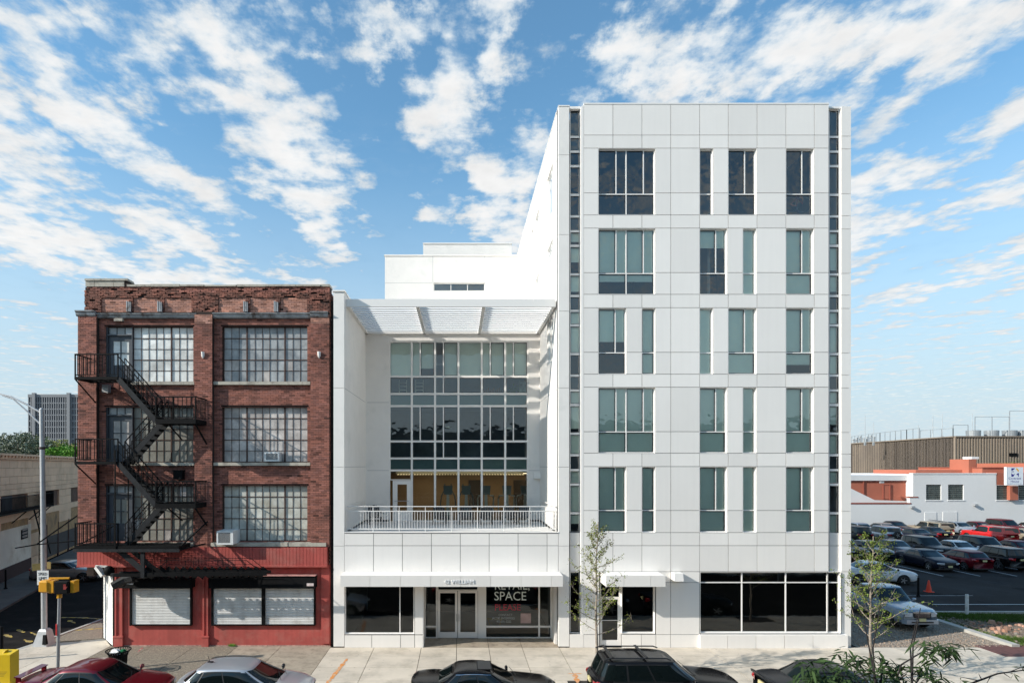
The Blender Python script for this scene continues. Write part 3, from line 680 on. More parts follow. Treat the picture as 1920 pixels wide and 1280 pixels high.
# ---- entrance canopy and small awning
def canopy(x0, x1, pro, joints, lab=None):
    c = node('canopy', wb); Yf = 26-pro; z0, z1 = Z(1099.3,Yf), Z(1078.6,Yf)
    jn = [x0]+joints+[x1]
    for a, b in zip(jn, jn[1:]):
        piece('fascia_panel', c, PANEL, X(a,Yf)+.006, X(b,Yf)-.006, Yf, Yf+.03, z0, z1)
    mb = MB(); mb.hexa([(X(x0,Yf),Yf+.032,z0+.01),(X(x1,Yf),Yf+.032,z0+.01),(X(x1,Yf),25.996,z0+.01),(X(x0,Yf),25.996,z0+.01),(X(x0,Yf),Yf+.032,z1-.01),(X(x1,Yf),Yf+.032,z1-.01),(X(x1,Yf),25.996,z1-.0),(X(x0,Yf),25.996,z1)])
    mb.build('canopy_body', PANEL, c); return c
cn2 = canopy(637.8, 1055.7, .95, [693.7,750.5,807.5,864,920,977,1033.5])
Yc = 25.05
text('lettering', '42 WILLIAM', .235, (X(861,Yc), Yc-.012, Z(1093.6,Yc)), mat('letter_white', (.86,.86,.86), .4), cn2, .012, sx=1.04)
cn3 = canopy(1136, 1248, .95, [1170,1220])
# ---- storefront, left bay
def fp(name, par, m, x0, x1, Y0, Y1, py0, py1, Y=None): Y = Y or Y0; return piece(name, par, m, X(x0,Y), X(x1,Y), Y0, Y1, max(Z(py1,Y), 0.), Z(py0,Y))
zs, zt = Z(1188,26.), 3.32
window(wb, X(646), X(777), zs, zt, 26., [(0,.80,0,1),(.80,1,0,1)], rec=.10, fr=.05, gm=SHOP)
for a, b in ((645.6,697),(697,751),(751,777.4),(777.4,793.5)): panel(a, 1189.6, b, 1213.6)
panel(777.4, 1071.8, 793.5, 1189)
bk = MB(); bk.box(X(645.8), X(793.2), 26.04, 26.5, 0, Z(1189.6)); bk.box(X(777.6), X(793.2), 26.04, 26.5, Z(1189.6), 3.32); bk.build('wall', JOINT, wb)
piece('cladding_panel', wb, PANEL, X(793.2), X(793.2)+.03, 26.01, 27.4, .01, 3.3)
# entry glazing, recessed
YE = 27.45; e = node('shopfront', wb); f = MB()
xe0, xe1 = X(795.5,YE), X(1033.6,YE)
hl = [(798.5,817.5,1060,1172),(798.5,817.5,1175,1193.5),(822,895,1060,1104.4),(911.5,1009.3,1060,1172),(911.5,1009.3,1175.2,1193.4),(1012.3,1032,1060,1172),(1012.3,1032,1175.2,1193.4),(820.5,896.3,1106.3,1196)]
hh = [(X(a,YE), X(b,YE), Z(d,YE) if d < 1196 else 0.0, min(Z(c,YE), 3.25)) for a, b, c, d in hl]
for q in cells(xe0, xe1, 0, 3.3, hh): f.box(q[0], q[1], YE-.04, YE+.08, q[2], q[3])
f.build('frame', ALU, e)
for h in hh[:-1]: pane_obj(e, SHOP, h[0], h[1], YE+.02, h[2], h[3])
dr = node('entrance_door', wb)
for (a, b, g0, g1) in ((821,857.6,825.2,853.2),(858.6,895.6,863.2,891.2)):
    m_ = MB()
    for q in cells(X(a,YE), X(b,YE), .02, Z(1106.6,YE), [(X(g0,YE), X(g1,YE), Z(1183.6,YE), Z(1110.5,YE))]): m_.box(q[0], q[1], YE-.06, YE-.0, q[2], q[3])
    m_.build('door_leaf', ALU, dr); pane_obj(dr, SHOP, X(g0,YE), X(g1,YE), YE-.03, Z(1183.6,YE), Z(1110.5,YE))
for px, s_ in ((856,-1),(860.5,1)):
    x = X(px,YE); MB().tube([(x,YE-.06,1.12),(x-s_*.0,YE-.13,1.05),(x,YE-.13,.85),(x,YE-.06,.78)], .014, 6).build('handle', ALUG, dr)
# window lettering on the inside face of the shop glass
TW = mat('vinyl_white', (.75,.82,.78), .6); TR = mat('vinyl_red', (.42,.03,.05), .6); TG = mat('vinyl_grey', (.42,.45,.43), .6)
def wt(s, px, py, hpx, m, sx=1.): text('lettering', s, hpx/40.7*1.42, (X(px,YE), YE-.0, Z(py,YE)), m, e, .001, 'LEFT', sx=sx)
wt('RETAIL,', 926.5, 1104.6, 16.5, TW, .86); wt('SPACE', 926, 1124.6, 16.5, TW, .92); wt('PLEASE', 927, 1143.5, 12.0, TR, .93)
wt('CONTACT', 934.5, 1154, 4.2, TG, .9); wt('JACOBS ENTERPRISES', 922.5, 1160.2, 4.4, TG, .72); wt('973-091-5222', 931, 1166.5, 4.4, TG, .78)
MB().box(X(976,YE), X(995.5,YE), YE-.006, YE-.002, Z(1167.5,YE), Z(1149,YE)).build('window_poster', mat('poster_pale', (.45,.32,.30), .8, var=.15, scale=4), e)
piece('reveal_wall', wb, PANEL, X(1033.6,YE), XL, 26.5, YE+.1, 0, 3.3)
piece('soffit', wb, ALU, X(793.2)+.03, XL, 26.3, YE, 3.25, 3.3)
# shop interior
si = MB(); si.box(XW1+.02, XL-.02, YE+5, YE+5.1, 0, 3.4); si.box(XW1+.02, XL-.02, 26.3, YE+5, 3.33, 3.42); si.build('shop_interior', INNERD, wb)
sf = MB(); sf.box(XW1+.02, X(793), 26.5, YE+5, -.05, .02); sf.box(X(793), XL-.02, YE+.09, YE+5, -.05, .015); sf.build('shop_floor', INNER, wb)
bk = MB(); bx0 = X(913,29.2)   # bench seen through the glass
bk.box(bx0, bx0+.75, 29.0, 29.3, .42, .46); bk.bar((bx0+.05,29.15,.42), (bx0+.16,29.15,.02), .05); bk.bar((bx0+.70,29.15,.42), (bx0+.59,29.15,.02), .05)
be = static('shop_bench', 'small yellow wooden bench inside the shop window under the lettering', 'bench', (bx0+.4,29.15,.0)); 
bb = MB(); bb.box(bx0, bx0+.75, 29.0, 29.3, .42, .46); bb.build('seat', mat('bench_wood', (.45,.32,.10), .6), be)
for a, b in ((.05,.16),(.70,.59)): MB().bar((bx0+a,29.15,.42), (bx0+b,29.15,.016), .05).build('leg', MATS['bench_wood'], be)
# ---- tower ground floor
window(wb, X(1068.6,26.22), X(1089.6,26.22), Z(1186.5,26.22), Z(1071.2,26.22), 26.22, [(0,1,0,1)], rec=.06, fr=.03, gm=SHOP)
panel(1067.6, 1188, 1094, 1213.6, 26.0); panel(1094.2, 1071, 1123.5, 1188.5); panel(1094.2, 1188.5, 1123.5, 1213.6)
bk = MB(); bk.box(X(1067.7), X(1124), 26.04, 26.3, 0, Z(1188.6)); bk.build('wall', JOINT, wb)
d = node('door', wb); Yd = 26.12; m_ = MB()
hd = [(X(1129,Yd), X(1158.5,Yd), Z(1199.5,Yd), Z(1123,Yd)), (X(1127,Yd), X(1161,Yd), Z(1118.5,Yd), Z(1074,Yd))]
for q in cells(X(1124.2,Yd), X(1165.5,Yd), 0, Z(1071.3,Yd), hd): m_.box(q[0], q[1], Yd, Yd+.1, q[2], q[3])
m_.build('door_frame', ALU, d)
for h in hd: pane_obj(d, SHOP, h[0], h[1], Yd+.05, h[2], h[3])
MB().box(X(1129,Yd), X(1158.5,Yd), Yd+.03, Yd+.07, Z(1163,Yd), Z(1162,Yd)).build('push_bar', ALU, d)
MB().tube([(X(1162,Yd),Yd,1.15),(X(1162,Yd),Yd-.07,1.12),(X(1162,Yd),Yd-.07,.82),(X(1162,Yd),Yd,.78)], .014, 6).build('handle', ALUG, d)
window(wb, X(1165.8), X(1228.3), Z(1187), Z(1071.3), 26., [(0,1,0,1)], rec=.12, fr=.05, gm=SHOP)
for a, b in ((1166,1202.6),(1202.6,1230)): panel(a, 1188.5, b, 1213.6)
bk = MB(); bk.box(X(1166), X(1230), 26.04, 26.3, 0, Z(1188.5)); bk.build('wall', JOINT, wb)
for a, b in ((1230,1257.5),(1257.5,1312)): panel(a, 1071, b, 1091.5); panel(a, 1091.5, b, 1188.8); panel(a, 1188.8, b, 1213.6)
ww = (X(1313), X(1576.5), Z(1186.5), Z(1071.3))
wx = lambda p: (X(p)-ww[0]-.05)/(ww[1]-ww[0]-.1)
tf = .835
window(wb, *ww, 26., [(0,wx(1393),tf,1),(wx(1393),wx(1475.5),tf,1),(wx(1475.5),wx(1554),tf,1),(wx(1554),1,tf,1),(0,wx(1393),0,tf),(wx(1393),wx(1475.5),0,tf),(wx(1475.5),wx(1554),0,tf),(wx(1554),1,0,tf)], rec=.12, fr=.05, gm=SHOP)
bq = [1312.5,1364,1417.6,1471,1524.6,1590.5]
for a, b in zip(bq, bq[1:]): panel(a, 1189.6, b, 1215, 25.88, .04)
bk = MB(); bk.box(X(1312.6,25.88), X(1590.3,25.88), 25.92, 26.3, 0, Z(1189.8,25.88)); bk.build('wall', PANEL, wb)
panel(1577.3, 1071.5, 1596, 1213.5, 26.08)
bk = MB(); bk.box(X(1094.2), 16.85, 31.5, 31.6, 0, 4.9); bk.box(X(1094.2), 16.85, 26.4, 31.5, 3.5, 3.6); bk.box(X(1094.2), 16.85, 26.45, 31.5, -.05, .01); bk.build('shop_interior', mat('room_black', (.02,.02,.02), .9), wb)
# dark film panels lining the big shop windows
bk = MB()
bk.box(ww[0]+.03, ww[1]-.03, 26.24, 26.26, ww[2]+.02, ww[2]+(ww[3]-ww[2])*tf); bk.build('window_film', mat('window_film', (.004,.004,.004), .7), wb)
# ---- wall lamps on the white building
def boxlamp(px, py, w, h, Y, lab, pr=.28):
    x, z = X(px,Y-pr), Z(py,Y-pr); t = static('wall_light', lab, 'wall light', (x, Y, z))
    MB().hexa([(x-w/2,Y-pr,z-h/2),(x+w/2,Y-pr,z-h/2),(x+w/2,Y,z-h/2),(x-w/2,Y,z-h/2),(x-w/2*.92,Y-pr*.9,z+h/2),(x+w/2*.92,Y-pr*.9,z+h/2),(x+w/2*.92,Y,z+h/2),(x-w/2*.92,Y,z+h/2)]).build('housing', ALU, t)
    MB().box(x-w/2+.02, x+w/2-.02, Y-pr+.03, Y-.03, z-h/2-.015, z-h/2-.001).build('diffuser', BLIND, t)
boxlamp(1273.5, 1082, .40, .34, 26., 'white box-shaped wall light right of the small awning', .42)
boxlamp(1007.5, 891, .36, .33, YT, 'white box-shaped wall light on the terrace wall right of the glazing', .25)
# ================================================================ brick building
BR = mat('brick', (.31,.125,.092), .92, var=.10, scale=1.1, bump=.4, bscale=90, tint=True, dirt=(.032,.026,.024), dscale=.75, dlo=.50, dhi=.88)
BRS = mat('brick_salmon', (.46,.23,.17), .92, var=.08, scale=1.5, bump=.3, bscale=90, tint=True)
BRO = mat('brick_one', (.29,.115,.08), .92, var=.2, scale=3, bump=.4, bscale=90, dirt=(.03,.025,.022), dscale=2, dlo=.42, dhi=.7, rnd=.4)
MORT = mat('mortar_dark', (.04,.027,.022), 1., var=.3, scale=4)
STONE = mat('sill_stone', (.46,.42,.35), .9, var=.15, scale=3, dirt=(.16,.13,.11), dscale=2.5, dlo=.5, dhi=.75)
ZINC = mat('weathered_zinc', (.34,.35,.36), .55, metal=.3, var=.35, scale=2.5, dirt=(.09,.06,.045), dscale=2.2, dlo=.5, dhi=.66)
REDP = mat('red_masonry_paint', (.43,.082,.066), .85, streak=.09, var=.16, scale=1.2, bump=.35, bscale=25, dirt=(.40,.17,.135), dscale=1.3, dlo=.5, dhi=.85)
RUST = mat('steel_sash_rust', (.075,.035,.025), .8, var=.3, scale=8)
bb_ = static('brick_building', 'old three-storey red brick building with steel factory windows and a red painted ground floor', 'building', (-11, 26, 0))
CO, BL = .0785, .236
def bricks(mb, x0, x1, z0, z1, Y, holes=(), rough=0., depth=.05, pick=None, row0=0, wild=0.):
    """running-bond brickwork clipped to a rectangle and to openings"""
    n = round((z1-z0)/CO)
    for r in range(n):
        a = z0+r*CO; b = a+CO-.011
        hs = [(h[0], h[1]) for h in holes if h[2] < a+CO*.6 and h[3] > a+CO*.4]
        segs = [(p[0], p[1]) for p in cells(x0, x1, 0, 1, [(h0, h1, -1, 2) for h0, h1 in hs])]
        for s0, s1 in segs:
            x = s0-(BL/2 if (r+row0) % 2 else 0)
            while x < s1-.02:
                p, q = max(x, s0), min(x+BL-.010, s1-.002); x += BL
                if q-p < .03: continue
                if rough and R() < rough*.045: continue
                dy = U(-.35, 1)*rough*.028; t = U(.66, 1.28); h = U(-.06, .06)
                if R() < .06: t *= .45
                if wild and R() < wild: t *= U(1.2, 1.8)
                dz = U(-.008, .008)*rough
                mb.tint = (t*(1+h), t, t*(1-h)); c = (p+U(0,.01)*rough, q-U(0,.012)*rough, Y+dy, Y+dy+depth, a+dz, b+dz)
                if pick is not None and len(pick) < 300: pick.append(c)
                else: mb.box(*c, back=False)
B = MB(); BSm = MB(); pick = []
Zt = Z(537)
L_, R_ = X(157), X(617.5); zc = Z(584)
sal = [(189,240.5,556,583),(248.7,298.8,556,583),(307,358,556,583),(408.5,460,556,583),(468,517,556,583),(525,575,556,583)]
sh = [(X(a), X(b), Z(d), Z(c)) for a, b, c, d in sal]
bricks(B, L_, R_, zc, Zt, 26.03, sh, rough=1., depth=.07, pick=pick, wild=.08)
for h in sh: bricks(BSm, h[0], h[1]+.01, zc, h[3], 26.09, rough=.05)
for i, c in enumerate(pick): piece('brick', bb_, BRO, *c, rot=(0, 0, U(-.02,.02)))
MB().box(L_, R_, 26.11, 26.5, zc, Zt).build('parapet', MORT, bb_)
# side of the parapet and of the wall at the right end
sbm = MB()
for r in range(int((Zt-.1)/CO)):
    z = r*CO
    if z < Z(1060): continue
    for k in range(3):
        t = U(.6, 1.1); sbm.tint = (t, t, t); y = 26.05+k*BL+(BL/2 if r % 2 else 0); sbm.box(R_-.02, R_+U(0,.012), y, y+BL-.01, z, z+CO-.011)
sbm.build('side_brickwork', BR, bb_, tint=True, kind='stuff')
# openings
RW = [(609.5,714),(761,866),(909.5,1015.5)]
hl = []
for a, b in RW: hl += [(X(193), X(358.5), Z(b), Z(a)), (X(413.3), X(574), Z(b), Z(a))]
z0w = Z(1025)
nrow = lambda a, b: None
for x0, x1, Y in ((146.3,181,25.98),(365,398,25.98),(582.5,617.5,25.98)):
    zz = z0w+round((Z(607)-z0w)/CO)*CO
    bricks(B, X(x0), X(x1), z0w, zz, Y); bricks(BSm if x0 > 150 else B, X(x0), X(x1), zz, Z(591), Y, rough=.3 if x0 < 150 else .1)
    MB().box(X(x0)+.012, X(x1)-.012, Y+.045, 26.6, z0w, Z(584)).build('pilaster_core', MORT, bb_)
for x0, x1 in ((181,365),(398,582.5)):
    bricks(B, X(x0), X(x1), z0w, Z(591), 26.20, hl)
    m_ = MB()
    for q in cells(X(x0), X(x1), z0w, Z(584), hl): m_.box(q[0], q[1], 26.24, 26.62, q[2], q[3])
    m_.build('wall', MORT, bb_)
B.build('brickwork', BR, bb_, tint=True, kind='stuff'); BSm.build('repointed_brickwork', BRS, bb_, tint=True, kind='stuff')
# top: cap, raised stone blocks
cpx = 157.5
rd = random.Random(3)
x = X(238)
while x < R_-.1: w = min(rd.uniform(.9,1.5), R_+.03-x); piece('coping_stone', bb_, STONE, x, x+w-.015, 25.99+rd.uniform(-.02,.02), 26.6, Zt+rd.uniform(-.01,.01), Zt+.085+rd.uniform(-.02,.02)); x += w
for a, b in ((160,177),(177,213),(213,233)): piece('coping_block', bb_, STONE, X(a)+.006, X(b)-.006, 26.0, 26.45, Zt+.0, Z(526.5))
x = X(159.5)
for w in (.42,.30,.42,.40,.36): piece('coping_stone', bb_, STONE, x, x+w-.012, 25.96, 26.5, Z(526.3), Z(522.5)); x += w-.005
piece('coping_stone', bb_, MORT, X(233), X(238.5), 26.02, 26.6, Zt, Z(524))
# cornice
def cornice(a, b, Y, z1, z0, m=ZINC):
    c = MB(); x0, x1 = X(a), X(b)
    for (d0, t0), (d1, t1) in zip([(.14,0),(.13,.2),(.08,.35),(.06,.75)], [(.13,.2),(.08,.35),(.06,.75),(.02,1)]):
        za, zb = z1-(z1-z0)*t0, z1-(z1-z0)*t1; c.hexa([(x0,Y-d1,zb),(x1,Y-d1,zb),(x1,26.3,zb),(x0,26.3,zb),(x0,Y-d0,za),(x1,Y-d0,za),(x1,26.3,za),(x0,26.3,za)])
    return c.build('cornice', m, bb_)
cornice(144, 180, 25.98, Z(583), Z(593)); cornice(180.2, 368, 26.12, Z(587), Z(595.5)); cornice(398, 582, 26.12, Z(586), Z(595.5)); cornice(582.2, 615, 25.98, Z(585), Z(595))
piece('bracket_block', bb_, STONE, X(212), X(228), 26.05, 26.2, Z(601), Z(596))
for px in (245,303,464,521):
    m_ = MB(); x = X(px)-.16
    for k in range(3): m_.box(x+k*.066, x+k*.066+.045, 25.93+.01*k, 26.06, Z(584.5), Z(565)-.02*k)
    m_.build('parapet_bracket', ZINC, bb_)
# sills and lintels
for a, b in RW[:2]:
    for x0, x1 in ((238,363),(399,581)):
        xx = X(x0)
        while xx < X(x1)-.05: w = min(U(1.1,1.5), X(x1)-xx); piece('sill_stone', bb_, STONE, xx+.004, xx+w-.004, 26.06, 26.5, Z(b+6.5), Z(b+.6)); xx += w
for x0, x1 in ((238,363),(396,612)):
    xx = X(x0)
    while xx < X(x1)-.05: w = min(U(.9,1.4), X(x1)-xx); piece('sill_stone', bb_, STONE, xx+.004, xx+w-.004, 25.93+U(-.02,.02), 26.5, Z(1023.5), Z(1017)+U(-.02,.02)); xx += w
for a, b in RW:
    for x0, x1 in ((191,360),(411,576)): piece('lintel', bb_, BLACK, X(x0), X(x1), 26.19, 26.3, Z(a), Z(a-2.2))
# old steel windows
def oldglass(name, col, var, dirt, refl=.35):
    return mat(name, col, .28, var=var, scale=2.2, rnd=.16, dirt=dirt, dscale=1.5, dlo=.45, dhi=.75, spec=.35)
OG = [oldglass('hazy_pane_white', (.84,.84,.80), .10, (.42,.41,.38)), oldglass('hazy_pane_grey', (.36,.37,.37), .25, (.14,.165,.19)), oldglass('frosted_pane', (.56,.51,.47), .35, (.30,.28,.27)), oldglass('curtain_pane', (.56,.56,.50), .18, (.36,.32,.24)), oldglass('shaded_pane', (.30,.29,.255), .12, (.20,.19,.16))]  # shaded_pane is darker: the lower left windows' shade put into its colour
DOORG = mat('door_grey', (.055,.062,.075), .5, var=.2, scale=4)
def steelwin(x0, x1, z0, z1, Y, cols, rows, gm, skip=(), heavy=()):
    """cols: list of group sizes separated by a heavy mullion"""
    w = node('window', bb_); f = MB(); n = sum(cols); mw = .05; tw = (x1-x0-.06-mw*(len(cols)-1))/n; x = x0+.03; gs = []; f.box(x0, x0+.03, Y-.02, Y+.06, z0, z1); f.box(x1-.03, x1, Y-.02, Y+.06, z0, z1)
    for gi, c in enumerate(cols):
        for k in range(c):
            gs.append((x, x+tw)); x += tw
            if k < c-1: f.box(x-.008, x+.008, Y+.0, Y+.04, z0+.03, z1-.03)
        if gi < len(cols)-1: f.box(x, x+mw, Y-.02, Y+.06, z0, z1); x += mw
    hgt = (z1-z0-.06)/rows
    segs = []; k = 0
    f.box(x0+.03, x1-.03, Y-.02, Y+.06, z0, z0+.03); f.box(x0+.03, x1-.03, Y-.02, Y+.06, z1-.03, z1)
    for r in range(1, rows):
        zz = z0+.03+hgt*r; th = .014 if r in heavy else .008
        f.box(x0+.03, x1-.03, Y-(.012 if r in heavy else .003), Y+.042, zz-th, zz+th)
    f.build('frame', RUST, w)
    for gi, (a, b) in enumerate(gs):
        for r in range(rows):
            m = gm(gi/len(gs), r/rows); o = pane_obj(w, m, a, b, Y+.02, z0+.03+hgt*r, z0+.03+hgt*(r+1)); o.rotation_euler = (U(-.012,.012), 0, U(-.012,.012))
    return w
gmR = [lambda u, v: OG[1] if (v > .35 or R() < .75) else OG[2], lambda u, v: OG[2], lambda u, v: OG[3]]
gmL = [lambda u, v: OG[0], lambda u, v: OG[4], lambda u, v: OG[4] if R() > .06 else OG[2]]
for i, (a, b) in enumerate(RW):
    steelwin(X(413.3), X(574), Z(b), Z(a), 26.36, [3,5,3], 5, gmR[i], heavy=(2,4))
    steelwin(X(241.5), X(358.5), Z(b), Z(a), 26.36, [5,3], 5, gmL[i], heavy=(2,4))
    # door to the fire escape with its toplight
    d = node('door', bb_); x0, x1 = X(195), X(241); zb, zt = Z(b+6), Z(a); zd = zt-.40; m_ = MB()
    pn = [(x0+.20, (x0+x1)/2-.02, zd-1.28, zd-.78), ((x0+x1)/2+.02, x1-.17, zd-1.28, zd-.78), (x0+.20, (x0+x1)/2-.02, zd-.74, zd-.22), ((x0+x1)/2+.02, x1-.17, zd-.74, zd-.22)]
    for q in cells(x0, x1, zb, zd, pn): m_.box(q[0], q[1], 26.34, 26.39, q[2], q[3])
    m_.box(x0-.04, x0, 26.25, 26.42, zb, zt); m_.box(x1, x1+.03, 26.25, 26.42, zb, zt); m_.box(x0, x1, 26.25, 26.42, zd, zd+.06)
    m_.box(x0+.2, x1-.17, 26.325, 26.34, zb+.25, zb+.3); m_.box(x0+.2, x1-.17, 26.325, 26.34, zd-1.5, zd-1.45)
    m_.build('door_leaf', DOORG, d)
    for k, p in enumerate(pn): pane_obj(d, OG[0] if i == 0 else OG[2] if i == 1 else OG[4], p[0], p[1], 26.37, p[2], p[3])
    for k in range(3): pane_obj(d, OG[1], x0+.02+(x1-x0)/3*k, x0-.02+(x1-x0)/3*(k+1), 26.37, zd+.07, zt-.03)
# body: dark gap wall, side, roof
bd = MB(); bd.box(X(146.3), X(146.3)+.3, 26.62, 46, 3.0, Z(584)); bd.box(X(157), R_-.03, 26.62, 46, Z(590)-.6, Z(590)-.5); bd.box(R_-.32, R_-.03, 26.62, 46, 0, Z(545)); bd.box(X(146.3), R_, 45.7, 46, 0, Z(584)); bd.build('wall', MORT, bb_)
piece('gap_strip', bb_, mat('gap_black', (.014,.014,.015), .8, var=.2), R_+.015, XW0-.003, 26.30, 26.45, 0, Z(562))  # black strip closing the gap between the two buildings
# ---- ground floor
zf = Z(1059.5); zt = Z(1025)-.005
m_ = MB(); x = X(146)
while x < X(614)-.01: m_.box(x, min(x+.135, X(614)), 25.94, 25.96, zf, zt); x += .147
m_.build('fascia_boards', REDP, bb_, kind='stuff')
m_ = MB(); m_.box(X(146), X(614), 25.962, 26.3, zf, zt); m_.box(X(146), X(614), 25.90, 25.94, zf-.06, zf+.02); m_.build('fascia', REDP, bb_)
sho = [(X(247.5), X(357), Z(1170), Z(1085)), (X(400.5), X(588.7), Z(1170), Z(1085))]
m_ = MB(); xa = gx(212,1210.5)
for q in cells(X(214,26.2), X(617), 0, zf, sho): m_.box(q[0], q[1], 26.2, 26.5, q[2], q[3])
m_.build('wall', REDP, bb_)
piece('plinth_chips', bb_, mat('chipped_base', (.40,.24,.20), .95, var=.5, scale=8, bump=.6), X(214,26.19), X(616), 26.18, 26.2, 0, .05)
def pil(a, b):
    m_ = MB(); x0, x1 = X(a,26.1), X(b,26.1); m_.box(x0, x1, 26.08, 26.2, 0, .40); m_.box(x0+.03, x0+.10, 26.12, 26.2, .4, zf); m_.box(x1-.10, x1-.03, 26.12, 26.2, .4, zf); m_.box(x0+.1, x1-.1, 26.16, 26.2, .4, zf); m_.box(x0-.02, x1+.02, 26.06, 26.2, .40, .47)
    m_.build('pilaster', REDP, bb_)
pil(213, 230); pil(378, 391); piece('pilaster', bb_, REDP, X(601), X(616), 26.13, 26.2, .12, zf)
piece('corner_grille', bb_, mat('grille_red', (.45,.12,.10), .7), X(217), X(229), 26.08, 26.2, Z(1075), Z(1063))
# roller shutters: every slat a piece
SHW = mat('shutter_white', (.74,.73,.70), .6, var=.05, scale=2, dirt=(.40,.36,.32), dscale=2.2, dlo=.52, dhi=.85, streak=.06)
slp = [(0,0),(.012,.01),(.016,.035),(.012,.058),(0,.066)]
_k = MB(); rows_ = [[(-.5,-d,z-.033) for d, z in slp], [(.5,-d,z-.033) for d, z in slp]]; _k.grid(rows_, True); slm = _k.mesh('shutter_slat', SHW, True)
def shutter(par, x0, x1, z0, z1, Y):
    n = int((z1-z0)/.069)
    for i in range(n):
        o = bpy.data.objects.new('slat', slm); S.collection.objects.link(o); o.parent = par; g = par['_o']; o.location = ((x0+x1)/2-g[0], Y-g[1], z0+.04+i*.069); o.scale = (x1-x0, 1, 1)
    MB().box(x0, x1, Y+.004, Y+.02, z0, z1).build('backing', MORT, par)
for (a, b, ha, hb, top, mids) in ((247.5,357,223,359,1084,()),(400.5,588.7,390.7,590.8,1080,((491,497.6),))):
    s = node('roller_shutter', bb_); Yh = 25.82; z0 = Z(1170.5,26.1); zh = Z(1101.5,25.9)
    xs_ = [X(a,26.1)]+[X(q,26.1) for m__ in mids for q in m__]+[X(b,26.1)]
    for i in range(0, len(xs_), 2): shutter(s, xs_[i], xs_[i+1], z0, zh+.05, 26.12)
    f = MB(); f.box(xs_[0]-.09, xs_[0], 26.05, 26.2, z0-.03, zh); f.box(xs_[-1], xs_[-1]+.06, 26.05, 26.2, z0-.03, zh); f.box(xs_[0], xs_[-1], 26.07, 26.2, z0-.03, z0-.003)
    for i in range(1, len(xs_)-1, 2): f.box(xs_[i], xs_[i+1], 26.05, 26.2, z0, zh)
    f.build('guide_rail', BLACK, s)
    h0, h1, ht = X(ha,Yh), X(hb,Yh), Z(top,Yh)
    MB().hexa([(h0,Yh,zh),(h1,Yh,zh),(h1,26.2,zh),(h0,26.2,zh),(h0,Yh+.05,ht-.06),(h1,Yh+.05,ht-.06),(h1,26.2,ht),(h0,26.2,ht)]).build('housing', BLACK, s)
    if ha > 300: piece('housing_edge', s, mat('faded_pink', (.50,.25,.22), .8, var=.3, scale=5), h0, h1, Yh+.03, 26.19, ht+.002, ht+.03)
    lx_ = h1-.36 if ha > 300 else h0-.12
    piece('number_plate', s, mat('plate_pale', (.70,.58,.55), .6, var=.2, scale=9), lx_, lx_+.30, Yh-.012, Yh-.002, zh+.10, zh+.22)
# corner doorway with a tall shutter set at an angle
p0 = Vector((gx(212,1210.8), G(1210.8)+.02, 0)); p1 = Vector((gx(194.3,1194.5), G(1194.5), 0)); dv = p1-p0; ang = math.atan2(dv.y, dv.x)
sc = node('roller_shutter', bb_); n = int((zf-.05)/.069)
for i in range(n):
    o = bpy.data.objects.new('slat', slm); S.collection.objects.link(o); o.parent = sc; g = sc['_o']; c = (p0+p1)/2; o.location = (c.x-g[0], c.y-g[1], .035+i*.069); o.rotation_euler = (0, 0, ang+math.pi); o.scale = (dv.length, 1, 1)
m_ = MB(); m_.bar(p0+Vector((.04,.0,0)), p0+Vector((.04,.0,zf)), .09); m_.bar(p1, p1+Vector((0,0,zf)), .06); m_.build('guide_rail', BLACK, sc)
m_ = MB(); m_.hexa([(p0.x+.05,p0.y+.05,0),(X(214,26.2)+.1,26.5,0),(-14,30,0),(p1.x+.06,p1.y+.15,0),(p0.x+.05,p0.y+.05,zf),(X(214,26.2)+.1,26.5,zf),(-14,30,zf),(p1.x+.06,p1.y+.15,zf)]); m_.box(p1.x+.05, p1.x+.25, p1.y+.05, 46, 0, 3.2); m_.build('wall', REDP, bb_)
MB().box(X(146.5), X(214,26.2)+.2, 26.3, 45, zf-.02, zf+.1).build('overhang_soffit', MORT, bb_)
# broken ornament and lamp at the corner
ca = static('awning_bracket', 'torn black awning fabric and rolled bracket hanging at the brick building corner', 'awning bracket', (X(230,25.6), 25.6, Z(1085,25.6)))
m_ = MB(); Y_ = 25.5
m_.tube([(X(250,Y_),Y_,Z(1083,Y_)),(X(236,Y_),Y_-.05,Z(1086,Y_)),(X(212,Y_-.2),Y_-.25,Z(1096,Y_))], [.22,.2,.17], 7)
m_.bar((X(208,Y_),Y_,Z(1077,Y_)), (X(285,Y_),Y_+.2,Z(1082,Y_)), .16, .12); m_.bar((X(222,Y_),Y_+.1,Z(1074,Y_)), (X(262,Y_),Y_+.3,Z(1077,Y_)), .3, .08); m_.build('fabric', mat('torn_black', (.02,.02,.02), .8, var=.6, scale=9, bump=1., bscale=20), ca)
m_ = MB(); m_.bar((X(232,Y_),Y_-.1,Z(1088,Y_)), (X(250,Y_),Y_,Z(1092,Y_)), .1, .15); m_.build('strap', SHW, ca)
cb_ = static('corner_fitting', 'white cast bracket with a round black lamp bowl under the fascia corner', 'lamp bracket', (X(195,25.8), 25.8, Z(1070,25.8)))
m_ = MB(); m_.bar((X(182,25.8),25.8,Z(1062,25.8)), (X(197,25.8),25.7,Z(1078,25.8)), .22, .14); m_.bar((X(178,25.8),25.85,Z(1061,25.8)), (X(200,25.8),25.85,Z(1062,25.8)), .08, .08); m_.build('bracket', SHW, cb_)
MB().ell((X(203,25.7),25.75,Z(1070,25.7)), (.22,.2,.22), 12, 8).build('bowl', BLACK, cb_, smooth=True)
